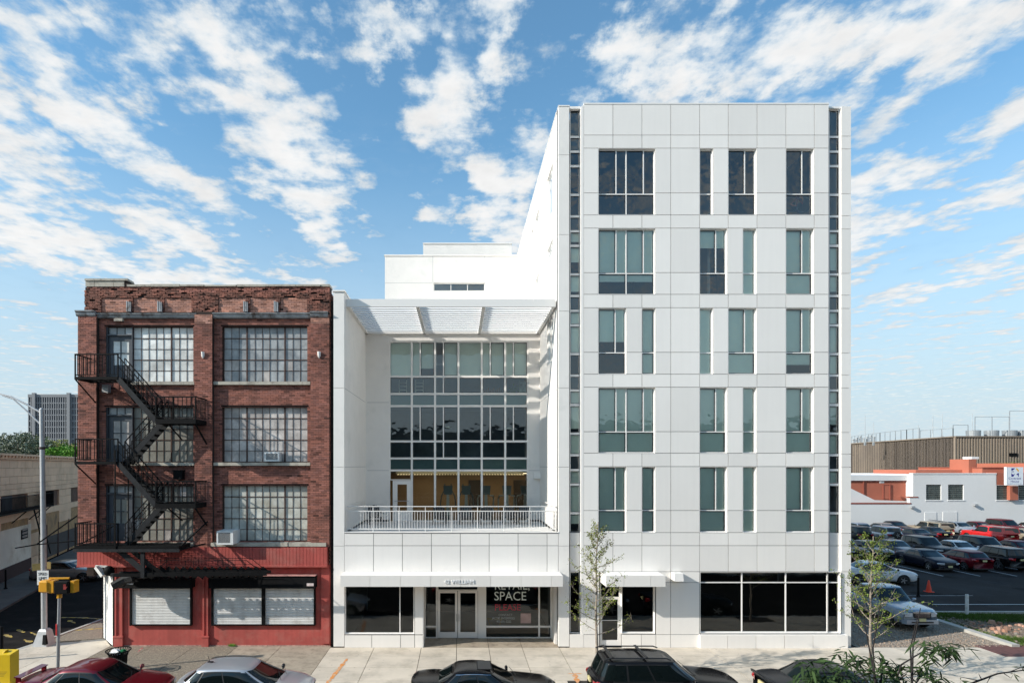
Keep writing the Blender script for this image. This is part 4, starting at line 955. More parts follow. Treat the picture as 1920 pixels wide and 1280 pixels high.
# little box lamps and shell lamps
t = static('box_light', 'small grey box light on the brick wall beneath the top landing', 'wall light', (X(197,26), 26.2, Z(728)))
MB().box(X(191,26), X(203,26), 26.0, 26.2, Z(735), Z(721)).build('housing', mat('lamp_grey', (.30,.30,.31), .4), t); m_ = MB()
for k in range(3): m_.bar((X(191.5),25.995,Z(727+k*3)), (X(202.5),25.995,Z(730+k*3)), .02)
m_.build('louvre', ALU, t)
t = static('box_light', 'black box lamp on the brick wall above the right middle landing', 'wall light', (X(334,26), 26.2, Z(890)))
MB().box(X(325.5), X(342.5), 25.95, 26.2, Z(898), Z(883)).build('housing', BLACK, t); MB().box(X(324.5), X(343.5), 25.93, 26.2, Z(883), Z(881)).build('hood', BLACK, t)
for px, py, lb in ((381,666,'white shell-shaped lamp high on the middle brick pilaster'),(598.6,665.5,'white shell-shaped lamp high on the right brick pilaster')):
    t = static('shell_light', lb, 'wall light', (X(px), 25.98, Z(py)), 'shell lamps on the brick pilasters'); x, z = X(px), Z(py)
    m_ = MB(); rows_ = []
    for i in range(6):
        v = i/5; hw = .075*(1-.25*v) if v < .6 else .075*.85*(1-(v-.6)/.4)**.7; rows_.append([(x+hw*math.sin(a), 25.975-max(.0, .10*(1-v*.55))*math.cos(a)*(1 if hw > .002 else 0), z+.14-.30*v) for a in [math.pi*(-.5+j/8) for j in range(9)]])
    m_.grid(rows_); m_.build('shade', ALU, t, smooth=True)
# air conditioners
def ac(px0, px1, py0, py1, Yf, lb, brk=False):
    x0, x1, z0, z1 = X(px0,Yf), X(px1,Yf), Z(py1,Yf), Z(py0,Yf); t = static('air_conditioner', lb, 'air conditioner', ((x0+x1)/2, 26.2, z0), 'window air conditioners')
    m_ = MB()
    for q in cells(x0, x1, z0, z1, [(x0+.07, x1-.07 if not brk else x1-.12, z0+.07, z1-.07)]): m_.box(q[0], q[1], Yf, Yf+.05, q[2], q[3])
    m_.box(x0, x1, Yf+.05, 26.34, z0, z1); m_.build('casing', mat('ac_white', (.74,.74,.72), .5, var=.04), t)
    MB().box(x0+.06, x1-.06, Yf+.03, Yf+.049, z0+.06, z1-.06).build('coil', BLACK, t)
    m_ = MB()
    for k in range(11): z = z0+.09+(z1-z0-.18)*k/10; m_.box(x0+.07, x1-.09, Yf+.012, Yf+.024, z-.006, z+.006)
    for k in range(13): x = x0+.09+(x1-x0-.2)*k/12; m_.box(x-.004, x+.004, Yf+.008, Yf+.012, z0+.07, z1-.07)
    m_.build('grille', mat('ac_grille', (.45,.45,.44), .5), t)
ac(406, 437, 995, 1020.5, 25.5, 'white window air conditioner sticking out of the lowest brick-building window', True)
ac(495.5, 523.5, 847, 864.5, 25.95, 'small white air conditioner in the middle right factory window')

# ================================================================ fire escape
YF, YB = 24.85, 25.9
fe = static('fire_escape', 'black iron fire escape zigzagging down the front of the brick building', 'fire escape', (-13.5, 25.9, 3.4))
def landing(x0, x1, z, rails, sidel=True, sider=False, beam=.10):
    l = node('landing', fe); m_ = MB()
    m_.box(x0, x1, YF-.03, YF+.03, z-beam, z+.02); m_.box(x0, x1, YB-.05, YB, z-beam, z+.02); m_.box(x0, x0+.05, YF+.03, YB-.05, z-beam, z+.02); m_.box(x1-.05, x1, YF+.03, YB-.05, z-beam, z+.02)
    m_.build('platform_frame', BLACK, l); g_ = MB(); y = YF+.06
    while y < YB-.06: g_.box(x0+.05, x1-.05, y, y+.02, z-.03, z-.002); y += .055
    x = x0+.3
    while x < x1-.1: g_.box(x, x+.03, YF+.04, YB-.05, z-.06, z-.031); x += .45
    g_.build('grating', BLACK, l)
    for (a, b, yy) in rails:
        r_ = MB(); r_.bar((a,yy,z+.95), (b,yy,z+.95), .05, .05); r_.bar((a,yy,z+.10), (b,yy,z+.10), .022, .03)
        n = max(1, int((b-a)/.155)); 
        for i in range(n+1): x = a+(b-a)*i/n; r_.box(x-.012, x+.012, yy-.012, yy+.012, z+.1, z+.93)
        for x in (a, b): r_.box(x-.022, x+.022, yy-.022, yy+.022, z-beam, z+.97)
        r_.build('railing', BLACK, l)
    for s, x in ((sidel, x0+.02), (sider, x1-.02)):
        if s:
            r_ = MB(); r_.bar((x,YF,z+.95), (x,YB+.05,z+.95), .035, .045); r_.bar((x,YF,z+.1), (x,YB+.05,z+.1), .022, .03)
            for i in range(1, 8): y = YF+(YB-YF)*i/7.5; r_.box(x-.009, x+.009, y-.009, y+.009, z+.1, z+.93)
            r_.build('railing', BLACK, l)
    return l
def flight(x0, z0, x1, z1, ya, yb2, rail_y=None, light=False):
    f = node('stair_flight', fe); m_ = MB()
    for y in (ya, yb2): m_.bar((x0,y,z0-.06), (x1,y,z1-.06), .03, .21)
    m_.build('stringer', mat('stringer_grey', (.022,.023,.025), .6, spec=.2, var=.3, scale=5, dirt=(.02,.02,.02), dscale=4), f)
    n = 8; sg = 1 if x1 > x0 else -1
    for i in range(n):
        t = (i+.6)/n; x = x0+(x1-x0)*t; z = z0+(z1-z0)*t; piece('tread', f, BLACK, x-.13, x+.13, ya+.02, yb2-.02, z-.02, z+.008)
    for y in ([ya, yb2] if rail_y is None else rail_y):
        r_ = MB(); r_.bar((x0,y,z0+.88), (x1,y,z1+.88), .032, .04); r_.bar((x0,y,z0+.45), (x1,y,z1+.45), .02)
        for i in range(9): t = i/8; x = x0+(x1-x0)*t; z = z0+(z1-z0)*t; r_.box(x-.012, x+.012, y-.012, y+.012, z, z+.87)
        r_.build('handrail', BLACK, f)
XA0, XA1, XB0, XB1 = -16.0, -14.2, -12.62, -10.95
zA, zB, zC, zE, zD = 11.6, 9.83, 8.07, 6.31, 4.55
YM0, YM1 = YF, YF+.5; YN0, YN1 = YB-.5, YB-.02
for z in (zA, zC): landing(XA0, XA1, z, [(XA0+.02, XA1, YF)])
for z in (zB, zE): landing(XB0, XB1, z, [(XB0, XB0+.72, YF), (XB0+.74, XB1-.02, YF)], sidel=False, sider=True, beam=.17)
flight(XA1, zA, XB0, zB, YM0, YM1); flight(XB0, zB, XA1, zC, YN0, YN1); flight(XA1, zC, XB0, zE, YM0, YM1); flight(XB0, zE, XA1, zD, YN0, YN1)
landing(XA0, -11.66, zD, [(XA0+.02, XA1, YF)], beam=.16)
MB().box(XA0-.02, -11.6, YF-.09, YF-.035, zD-.22, zD-.10).build('edge_beam', mat('stringer_grey', (.045,.047,.05)), fe)
# stair down from the lowest landing and the drop ladder held level
m_ = MB(); m_.bar((-14.3,YF+.1,4.45), (-13.0,YF+.1,3.35), .03, .24); m_.bar((-14.0,YF+.6,4.35), (-12.75,YF+.6,3.3), .03, .2); m_.build('stringer', MATS['stringer_grey'], fe)
MB().box(X(264,YF), X(271,YF), YF-.03, YF+.06, 3.25, 4.42).build('hanger', MATS['stringer_grey'], fe)
la = node('drop_ladder', fe); zl = Z(1078,YF); xl0, xl1 = X(212,YF), X(500,YF); m_ = MB()
for y in (YF+.02, YF+.56): m_.bar((xl0,y,zl), (xl1,y,zl+.05), .03, .13)
for y in (YF+.06,): m_.bar((X(258,YF),y,zl+.08), (xl1,y,zl+.12), .10, .05)
m_.build('stringer', BLACK, la); n = 17
for i in range(n): x = xl0+1.2+(xl1-xl0-1.5)*i/(n-1); MB().bar((x-.10,YF+.29,zl+.13), (x+.10,YF+.29,zl-.02), .50, .02, (0,1,0)).build('tread', BLACK, la)
m_ = MB()
for y, zo in ((YF+.02, 0), (YF+.56, .0)):
    for hh, w in ((.62,.022),(.36,.016)):
        m_.bar((X(300,YF),y,zl+hh), (X(462,YF),y,zl+hh), w); m_.bar((X(462,YF),y,zl+hh), (X(492,YF),y,zl+.08), w)
    for px in (300,347,362,408,418): m_.bar((X(px,YF),y,zl), (X(px,YF),y,zl+.62), .018)
m_.bar((X(296,YF),YF,zl+.3), (X(315,YF),YF,zl+.62), .02); m_.bar((X(286,YF),YF,zl+.05), (X(286,YF),YF,zl+.7), .018); m_.bar((X(278,YF),YF,zl+.55), (X(310,YF),YF,zl+.06), .03)
m_.build('handrail', BLACK, la)
# posts and wall brackets
m_ = MB(); m_.box(X(217,YF)-.03, X(217,YF)+.03, YF-.06, YF-.032, zD-.15, zC+.5); m_.box(X(240,25.3)-.02, X(240,25.3)+.02, 25.3, 25.34, zD, zC-.5); m_.build('post', BLACK, fe)
for z in (zA, zC):
    for p, q, w_ in (((XA0+.03,YF,z-.1), (X(181,26.05),26.0,z-.95), .04), ((XA0+.6,YF+.5,z-.5), (X(180,26),26.0,z-.3), .03), ((XA1,YF,z-.1), (XA1+.02,26.15,z-.95), .04)): MB().bar(p, q, w_).build('wall_bracket', BLACK, fe)
for z in (zB, zE):
    for p, q, w_ in (((XB1-.03,YF,z-.16), (XB1-.03,26.15,z-1.1), .05), ((XB0+.5,YF,z-.16), (XB0+.5,26.15,z-.8), .04)): MB().bar(p, q, w_).build('wall_bracket', BLACK, fe)
for p, q, w_ in (((XA0+.1,YF+.1,zD+.05), (XA0+1.1,25.9,zD+.8), .035), ((-11.62,YF+.1,zD), (-10.9,25.9,zD+.95), .05), ((-11.8,25.4,zD), (-11.0,25.95,zD+.9), .03), ((-11.7,YF,zD-.15),(-11.0,25.9,zD-.02),.06)): MB().bar(p, q, w_).build('brace', BLACK, fe)
# rods projecting from the left wall
rp = static('projecting_frame', 'black iron rods projecting sideways from the corner of the brick building', 'iron frame', (X(147), 26.3, Z(1000)))
Yr = 26.1; m_ = MB(); m_.bar((X(148,Yr),Yr,Z(964,Yr)), (X(76,Yr),Yr-.2,Z(1018,Yr)), .05); m_.build('diagonal', BLACK, rp)
m_ = MB(); m_.bar((X(142,Yr),Yr,Z(1013.5,Yr)), (X(76,Yr),Yr-.2,Z(1019,Yr)), .05); m_.bar((X(76,Yr),Yr-.2,Z(1019,Yr)), (X(28,Yr-.6),Yr-.6,Z(1027,Yr-.6)), .045); m_.build('arm', BLACK, rp)
# ================================================================ left: street corner
TANT = mat('glazed_tile_tan', (.82,.54,.34), .6, var=.08, scale=.6, rnd=.08, dirt=(.50,.31,.17), dscale=.5, dlo=.5, dhi=.85)
TANW = mat('tan_wall', (.58,.36,.18), .9, var=.15, scale=.5, dirt=(.16,.11,.07), dscale=.4, dlo=.45, dhi=.8)
DKBR = mat('bricked_window', (.15,.085,.055), .95, var=.25, scale=3, dirt=(.07,.045,.03), dscale=1, dlo=.5, dhi=.7)
P0 = Vector((-31., 40.4, 0)); DIR = Vector((-.345, 1, 0)).normalized(); NRM = Vector((DIR.y, -DIR.x, 0))     # face line of the tan building, normal to the street
tbd = static('tan_building', 'tan tiled two-storey building with bricked-up windows across the side street', 'building', tuple(P0))
tbd['_o'] = (0,0,0); tbd.location = (0,0,0)
def sv(px): # distance along the face line where image column px meets it
    k = (px-CX)/F; return (k*P0.y-P0.x)/(DIR.x-k*DIR.y)
def wpt(s, z, off=0.): p = P0+DIR*s+NRM*off; return (p.x, p.y, z)
def wbox(mb, s0, s1, z0, z1, o0, o1): return mb.hexa([wpt(s0,z0,o1), wpt(s1,z0,o1), wpt(s1,z0,o0), wpt(s0,z0,o0), wpt(s0,z1,o1), wpt(s1,z1,o1), wpt(s1,z1,o0), wpt(s0,z1,o0)])
def zat(px, py): s = sv(px); y = (P0+DIR*s).y; return CZ-(py-CY)*y/F
ST = 8.75
m_ = MB(); wbox(m_, -14, 40, 0, ST-.1, -14, -.25); m_.build('wall', TANW, tbd)
tilem = MB().box(-.5,.5,-.5,.5,-.5,.5).mesh('tile', TANT); rz_ = math.atan2(DIR.y, DIR.x)
def wpiece(name, m, s0, s1, z0, z1, o0=-.25, o1=0.):
    me = tilem if m is TANT else unitbox(m)
    o = bpy.data.objects.new(name, me); S.collection.objects.link(o); o.parent = tbd; c = P0+DIR*(s0+s1)/2+NRM*(o0+o1)/2
    o.location = (c.x, c.y, (z0+z1)/2); o.scale = (s1-s0-.02, o1-o0, z1-z0-.02); o.rotation_euler = (0, 0, rz_)
zr = [8.35, 7.75, 7.15, 6.62, 6.25, 5.85]; s0_ = -6
for r, (a, b) in enumerate(zip(zr, zr[1:])):
    s = s0_-(.7 if r % 2 else 0)
    while s < 26: wpiece('tile', TANT, s, s+1.5, b, a); s += 1.5
m_ = MB(); wbox(m_, -8, 30, 8.36, 8.5, -.25, .14); wbox(m_, -8, 30, 8.62, 8.76, -.25, .34)
s = -8
while s < 30: wbox(m_, s, s+.35, 8.5, 8.62, -.2, .26); s += .62
m_.build('cornice', TANT, tbd)
# second storey piers and blocked windows
wn = [(-4,-.2), (sv(2),sv(52)), (sv(86),sv(111)), (sv(133),sv(133)+3.2)]
z0, z1 = 2.95, 5.83
zs_ = [5.83,5.2,4.5,3.8,2.95]
pr = [(wn[0][1], wn[1][0]), (wn[1][1], wn[2][0]), (wn[2][1], wn[3][0])]
for a, b in pr:
    for p, q in zip(zs_, zs_[1:]):
        m__ = (a+b)/2
        if b-a > 1.2: wpiece('tile', TANT, a, m__, q, p); wpiece('tile', TANT, m__, b, q, p)
        else: wpiece('tile', TANT, a, b, q, p)
zw0 = zat(95, 949)
for a, b in wn: wpiece('bricked_window', DKBR, a, b, zw0, 5.83, -.4, -.12)
a, b = wn[1]; wpiece('window_board', mat('board_dark', (.045,.042,.05), .7), a+.4, a+(b-a)*.45, zw0, 5.8, -.12, -.09)
wpiece('band', TANT, -6, 26, zw0-.5, zw0, -.25, .03)
wpiece('brick_band', mat('band_brick', (.45,.27,.13), .95, var=.3, scale=4, dirt=(.14,.10,.07), dscale=1), -6, 26, 2.0, zw0-.5, -.25, -.02)
WHW = mat('limewashed_wall', (.82,.70,.56), .9, var=.1, scale=.5, dirt=(.50,.36,.22), dscale=.6, dlo=.48, dhi=.78)
zc_ = zat(30, 988)
m_ = MB(); wbox(m_, -14, sv(58), .9, zc_, -.2, .01); m_.build('rendered_wall', WHW, tbd)
m_ = MB(); wbox(m_, -14, sv(58), 0, .9, -.2, .03); m_.build('plinth', mat('plinth_dark', (.06,.025,.02), .9), tbd)
for z in (0, .9, 1.8): wpiece('tile', TANT, sv(58), sv(76), z, z+.9)
g0, g1 = sv(88), sv(146); zg = zat(100, 982)
n = int((zg-.3)/.11); GR = mat('shutter_dark', (.085,.07,.06), .95, var=.2, scale=3)
for i in range(n):
    z = .3+i*.11; m_ = MB(); m_.hexa([wpt(g0,z,-.02), wpt(g1,z,-.02), wpt(g1,z,-.1), wpt(g0,z,-.1), wpt(g0,z+.1,-.07), wpt(g1,z+.1,-.07), wpt(g1,z+.1,-.1), wpt(g0,z+.1,-.1)]); m_.build('shutter_slat', GR, tbd)
m_ = MB()
for s in (g0, g0+(g1-g0)/3, g0+(g1-g0)*2/3, g1): wbox(m_, s-.06, s+.06, 0, zg+.1, -.1, .02)
m_.build('shutter_frame', mat('frame_maroon', (.07,.025,.02), .8), tbd)
a = sv(39); m_ = MB(); wbox(m_, a, a+1.3, zat(42,1010), zat(42,992.5), .02, .06); m_.build('notice_frame', BLACK, tbd)
m_ = MB()
for k in range(3): wbox(m_, a+.12, a+1.18, zat(42,1007.5)+k*.25, zat(42,1007.5)+k*.25+.16, .062, .07)
m_.build('notice_board', mat('notice', (.30,.24,.20), .7, var=.3, scale=6), tbd)
# balcony fire escape on it
f2 = static('fire_escape', 'small dark fire escape balcony on the tan building across the side street', 'fire escape', (0,0,0))
zb_ = zat(30, 954); m_ = MB(); sA, sB = -5, sv(75); wbox(m_, sA, sB, zb_-.12, zb_, .03, .95); m_.build('platform', BLACK, f2)
m_ = MB(); wbox(m_, sA, sB, zb_+.95, zb_+1.0, .9, .95); wbox(m_, sA, sB, zb_+.1, zb_+.13, .9, .95)
s = sA
while s < sB: wbox(m_, s-.01, s+.01, zb_, zb_+.95, .91, .94); s += .2
wbox(m_, sB-.04, sB, zb_, zb_+1.1, .03, .95); m_.build('railing', BLACK, f2)
for px in (22, 55, 70): s = sv(px); MB().bar(wpt(s,zb_-.1,.9), wpt(s-.1,zb_-.95,.03), .07).build('bracket', BLACK, f2)
for s_ in (sv(45), sv(55)): MB().bar(wpt(s_,zb_,.6), wpt(s_+3.2,zb_-4.0,.5), .07, .12).build('stringer', BLACK, f2)
m_ = MB(); s = sv(62)
for ds in (0, .45): m_.bar(wpt(s+ds,zb_,.4), wpt(s+ds,zb_-4.6,.4), .04)
for k in range(12): m_.bar(wpt(s,zb_-.35*k-.3,.4), wpt(s+.45,zb_-.35*k-.3,.4), .03)
m_.build('ladder', BLACK, f2)
# far pavement and bollards
m_ = MB(); m_.hexa([wpt(-14,-.13,0),wpt(-14,-.13,3.0),wpt(60,-.13,3.0),wpt(60,-.13,0),wpt(-14,.0,0),wpt(-14,.0,3.0),wpt(60,.0,3.0),wpt(60,.0,0)]); struct('far_pavement', m_, mat('pavement_dark', (.13,.115,.10), .95, var=.2, scale=1))
def bollard(x, y, h, lab, m=BLACK, r=.055, base=.11):
    t = static('bollard', lab, 'bollard', (x, y, 0)); MB().lathe([(0,h),(r*.8,h-.005),(r,h-.03),(r,.04)], (x,y,0), 12).build('post', m, t, smooth=True)
    MB().lathe([(base*.4,.09),(base,.05),(base,.0)], (x,y,0), 12).build('foot', m, t)
bollard(X(10.5,38.4), 38.4, 1.25, 'black iron bollard on the far pavement by the limewashed wall')
bollard(X(2.5,24.2), 24.2, 1.4, 'black post by the kerb behind the yellow box', r=.07)
# far tower block
YT2 = 330; tw = static('concrete_tower', 'grey concrete office tower with a grid of narrow windows beyond the trees', 'building', (X(100,YT2), YT2, 0))
CGR = mat('tower_concrete', (.25,.255,.265), .9, var=.04); WDK = mat('tower_window', (.03,.04,.06), .5)
xa, xb = X(53,YT2), X(190,YT2); zt = Z(738.5,YT2)
MB().box(xa, xb, YT2+.5, YT2+40, 0, zt-.5).build('core', WDK, tw)
m_ = MB(); m_.box(xa-.3, xb, YT2, YT2+41, zt-1.7, zt-.1); fh = (Z(755,YT2)-Z(766.2,YT2)); z = Z(744,YT2)
k = 0
while z > 5: m_.box(xa, xb, YT2+.2, YT2+.6, z-fh-.32, z-fh+.32); z -= fh
m_.build('spandrel', CGR, tw); m_ = MB(); x = xa
while x < xb: m_.box(x-.24, x+.24, YT2+.1, YT2+.55, 2, zt-1.6); x += 4.28*YT2/F
m_.build('pier', CGR, tw, kind='stuff')
for px in (64.5, 129.5): MB().box(X(px-3,YT2), X(px+3,YT2), YT2-.9, YT2+.6, 0, Z(736.5,YT2)).build('shaft', CGR, tw)
# ---------------------------------------------------------------- trees
def leafmat(name, c, var=.35): return mat(name, c, .75, var=var, scale=.8, tint=True, spec=.3)
BARK = mat('bark', (.11,.085,.065), .95, var=.3, scale=12, bump=.8, bscale=30); BARKP = mat('bark_pale', (.30,.25,.20), .9, var=.3, scale=14, bump=.6, bscale=40, dirt=(.12,.09,.07), dscale=6)
def dense_tree(px, pyt, Y, wid, lab, leaf, n=5200, ls=.34, pale=0.):
    x = X(px, Y); zt = Z(pyt, Y); t = static('tree', lab, 'tree', (x, Y, 0)); rd = random.Random(int(px*7+Y)); tr = MB()
    tr.tube([(x,Y,0),(x+.1,Y,zt*.35),(x-.1,Y,zt*.6)], [.35,.27,.15], 8); ends = []
    for k in range(9):
        a = rd.uniform(0, 6.28); r = rd.uniform(.45,.9)*wid; e = (x+r*math.cos(a), Y+r*math.sin(a), zt*rd.uniform(.5,.92)); s = (x, Y, zt*rd.uniform(.25,.5))
        mid = ((s[0]*.4+e[0]*.6), (s[1]*.4+e[1]*.6), s[2]*.55+e[2]*.45); tr.tube([s, mid, e], [.13,.08,.03], 5); ends.append(e)
    tr.build('trunk', BARK, t); cr = MB(); cl = []
    for k in range(34):
        a = rd.uniform(0, 6.28); r = wid*math.sqrt(rd.random())*1.0; h = rd.random()**.6; rr = rd.uniform(.22,.42)*wid; cl.append((x+r*math.cos(a), Y+r*math.sin(a)*.8, min(zt-rr*.6, zt*.5+(zt*.42)*h*(1-.25*(r/wid)**2)), rr, rd.uniform(.6,1.3)))
    for i in range(n):
        c = cl[rd.randrange(len(cl))]; d = Vector((rd.gauss(0,1), rd.gauss(0,1), rd.gauss(0,1))).normalized()*c[3]*rd.uniform(.55,1.05)
        p = Vector((c[0], c[1], c[2]))+Vector((d.x, d.y, d.z*.75)); u = Vector((rd.gauss(0,1), rd.gauss(0,1), rd.gauss(0,1))).normalized(); v = u.cross(Vector((rd.gauss(0,1), rd.gauss(0,1), rd.gauss(0,1)))).normalized(); s = ls*rd.uniform(.6,1.3)
        g = c[4]*rd.uniform(.7,1.25); cr.tint = (g, g, g) if rd.random() > pale else (g*2.4, g*2.1, g*2.6)
        cr.poly([p-u*s*.5, p+v*s*.3, p+u*s*.6, p-v*s*.3])
    cr.build('crown', leafmat(*leaf), t, tint=True)
dense_tree(2, 803, 96, 4.6, 'leafy tree with pale blossom at the left edge above the tan roof', ('leaf_bluegreen', (.15,.18,.11)), pale=.22)
dense_tree(36, 805, 92, 4.2, 'pale blossoming tree rising above the tan building left of the lamp post', ('leaf_bluegreen', (.15,.18,.11)), pale=.3)
dense_tree(74, 812, 98, 4.2, 'olive-green tree behind the street lamp pole', ('leaf_olive', (.26,.27,.08)))
dense_tree(104, 814, 104, 4.0, 'yellowish tree between the lamp pole and the bright green tree', ('leaf_olive', (.26,.27,.08)))
dense_tree(131, 818, 90, 3.3, 'bright green tree beside the left edge of the brick building', ('leaf_green', (.13,.30,.03)))
dense_tree(1888, 861, 96, 3.4, 'green tree behind the orange wall left of the white sign', ('leaf_green2', (.10,.15,.03)), n=2400, ls=.22)
dense_tree(1912, 866, 97, 2.6, 'green tree directly above the blue and white sign', ('leaf_green2', (.10,.15,.03)), n=1500, ls=.22)
# young street trees with sparse spring leaves
def sapling(x, y, h, lab, seed, lean=.0, spread=1.0, low=1.7, leafc=('leaf_spring', (.17,.19,.04)), nl=1.0):
    rd = random.Random(seed); t = static('street_tree', lab, 'tree', (x, y, 0), 'young street trees in the pavement'); tr = MB(); lf = MB()
    pts = [Vector((x, y, -.05))]; m = 9
    for i in range(1, m+1): v = i/m; pts.append(Vector((x+lean*v*v+rd.uniform(-.03,.03), y+rd.uniform(-.03,.03), h*v)))
    tr.tube(pts, [.062*(1-.85*(i/m)**.8)+.006 for i in range(m+1)], 8)
    def at(v): f = v*m; i = min(int(f), m-1); return pts[i].lerp(pts[i+1], f-i)
    def leafs(p, d, n):
        for _ in range(n):
            q = p+Vector((rd.gauss(0,.05), rd.gauss(0,.05), rd.gauss(0,.04))); u = (d*.3+Vector((rd.gauss(0,1), rd.gauss(0,1), rd.gauss(-.3,.7)))).normalized(); w = u.cross(Vector((rd.gauss(0,.6), rd.gauss(0,.6), 1))).normalized(); s = rd.uniform(.045,.10); g = rd.uniform(.55,1.5)
            lf.tint = (g*rd.uniform(.9,1.1), g, g*.9); lf.poly([q, q+u*s*.5+w*s*.28, q+u*s, q+u*s*.5-w*s*.28])
    nb = 36
    for k in range(nb):
        v = low/h+(1-low/h)*(k/nb)**.9*.95; p = at(v); a = k*2.4+rd.uniform(-.4,.4); L = spread*(1.35-1.0*(v-low/h)/(1-low/h))*rd.uniform(.65,1.1); up = rd.uniform(.25,.65)+.5*(v-.4)
        d = Vector((math.cos(a), math.sin(a)*.9, up)).normalized(); q = p; bp = [p.copy()]; ns = 5
        for i in range(ns): d = (d+Vector((rd.uniform(-.2,.2), rd.uniform(-.2,.2), rd.uniform(-.05,.22)))).normalized(); q = q+d*L/ns; bp.append(q.copy())
        tr.tube(bp, [.017*(1-.8*i/ns)*(1.25-v*.5) for i in range(ns+1)], 5, False)
        for i in range(1, ns+1):
            for s in range(rd.choice((1,2,2,3))):
                e = (d+Vector((rd.gauss(0,.8), rd.gauss(0,.8), rd.uniform(-.3,.6)))).normalized(); l2 = rd.uniform(.12,.38)*L*.6; st = bp[i]; en = st+e*l2
                tr.tube([st, st.lerp(en,.5)+Vector((0,0,.015)), en], [.006,.004,.002], 3, False)
                if rd.random() < .85*nl: 
                    leafs(en, e, rd.choice((3,4,5,6))); leafs(st.lerp(en,.6), e, rd.choice((2,3,4))+(3 if nl > 1 else 0))
    tr.build('trunk', BARKP, t); lf.build('crown', leafmat(*leafc), t, tint=True, kind='stuff')
sapling(5.05, 21.9, 5.85, 'young sparse-leaved tree in the pavement beside the small glass door', 11, .05, 1.15)
sapling(14.95, 21.7, 5.35, 'young yellow-green tree standing at the right corner of the white building', 23, .15, 1.35, 1.55, ('leaf_spring2', (.13,.17,.03)), 1.15)
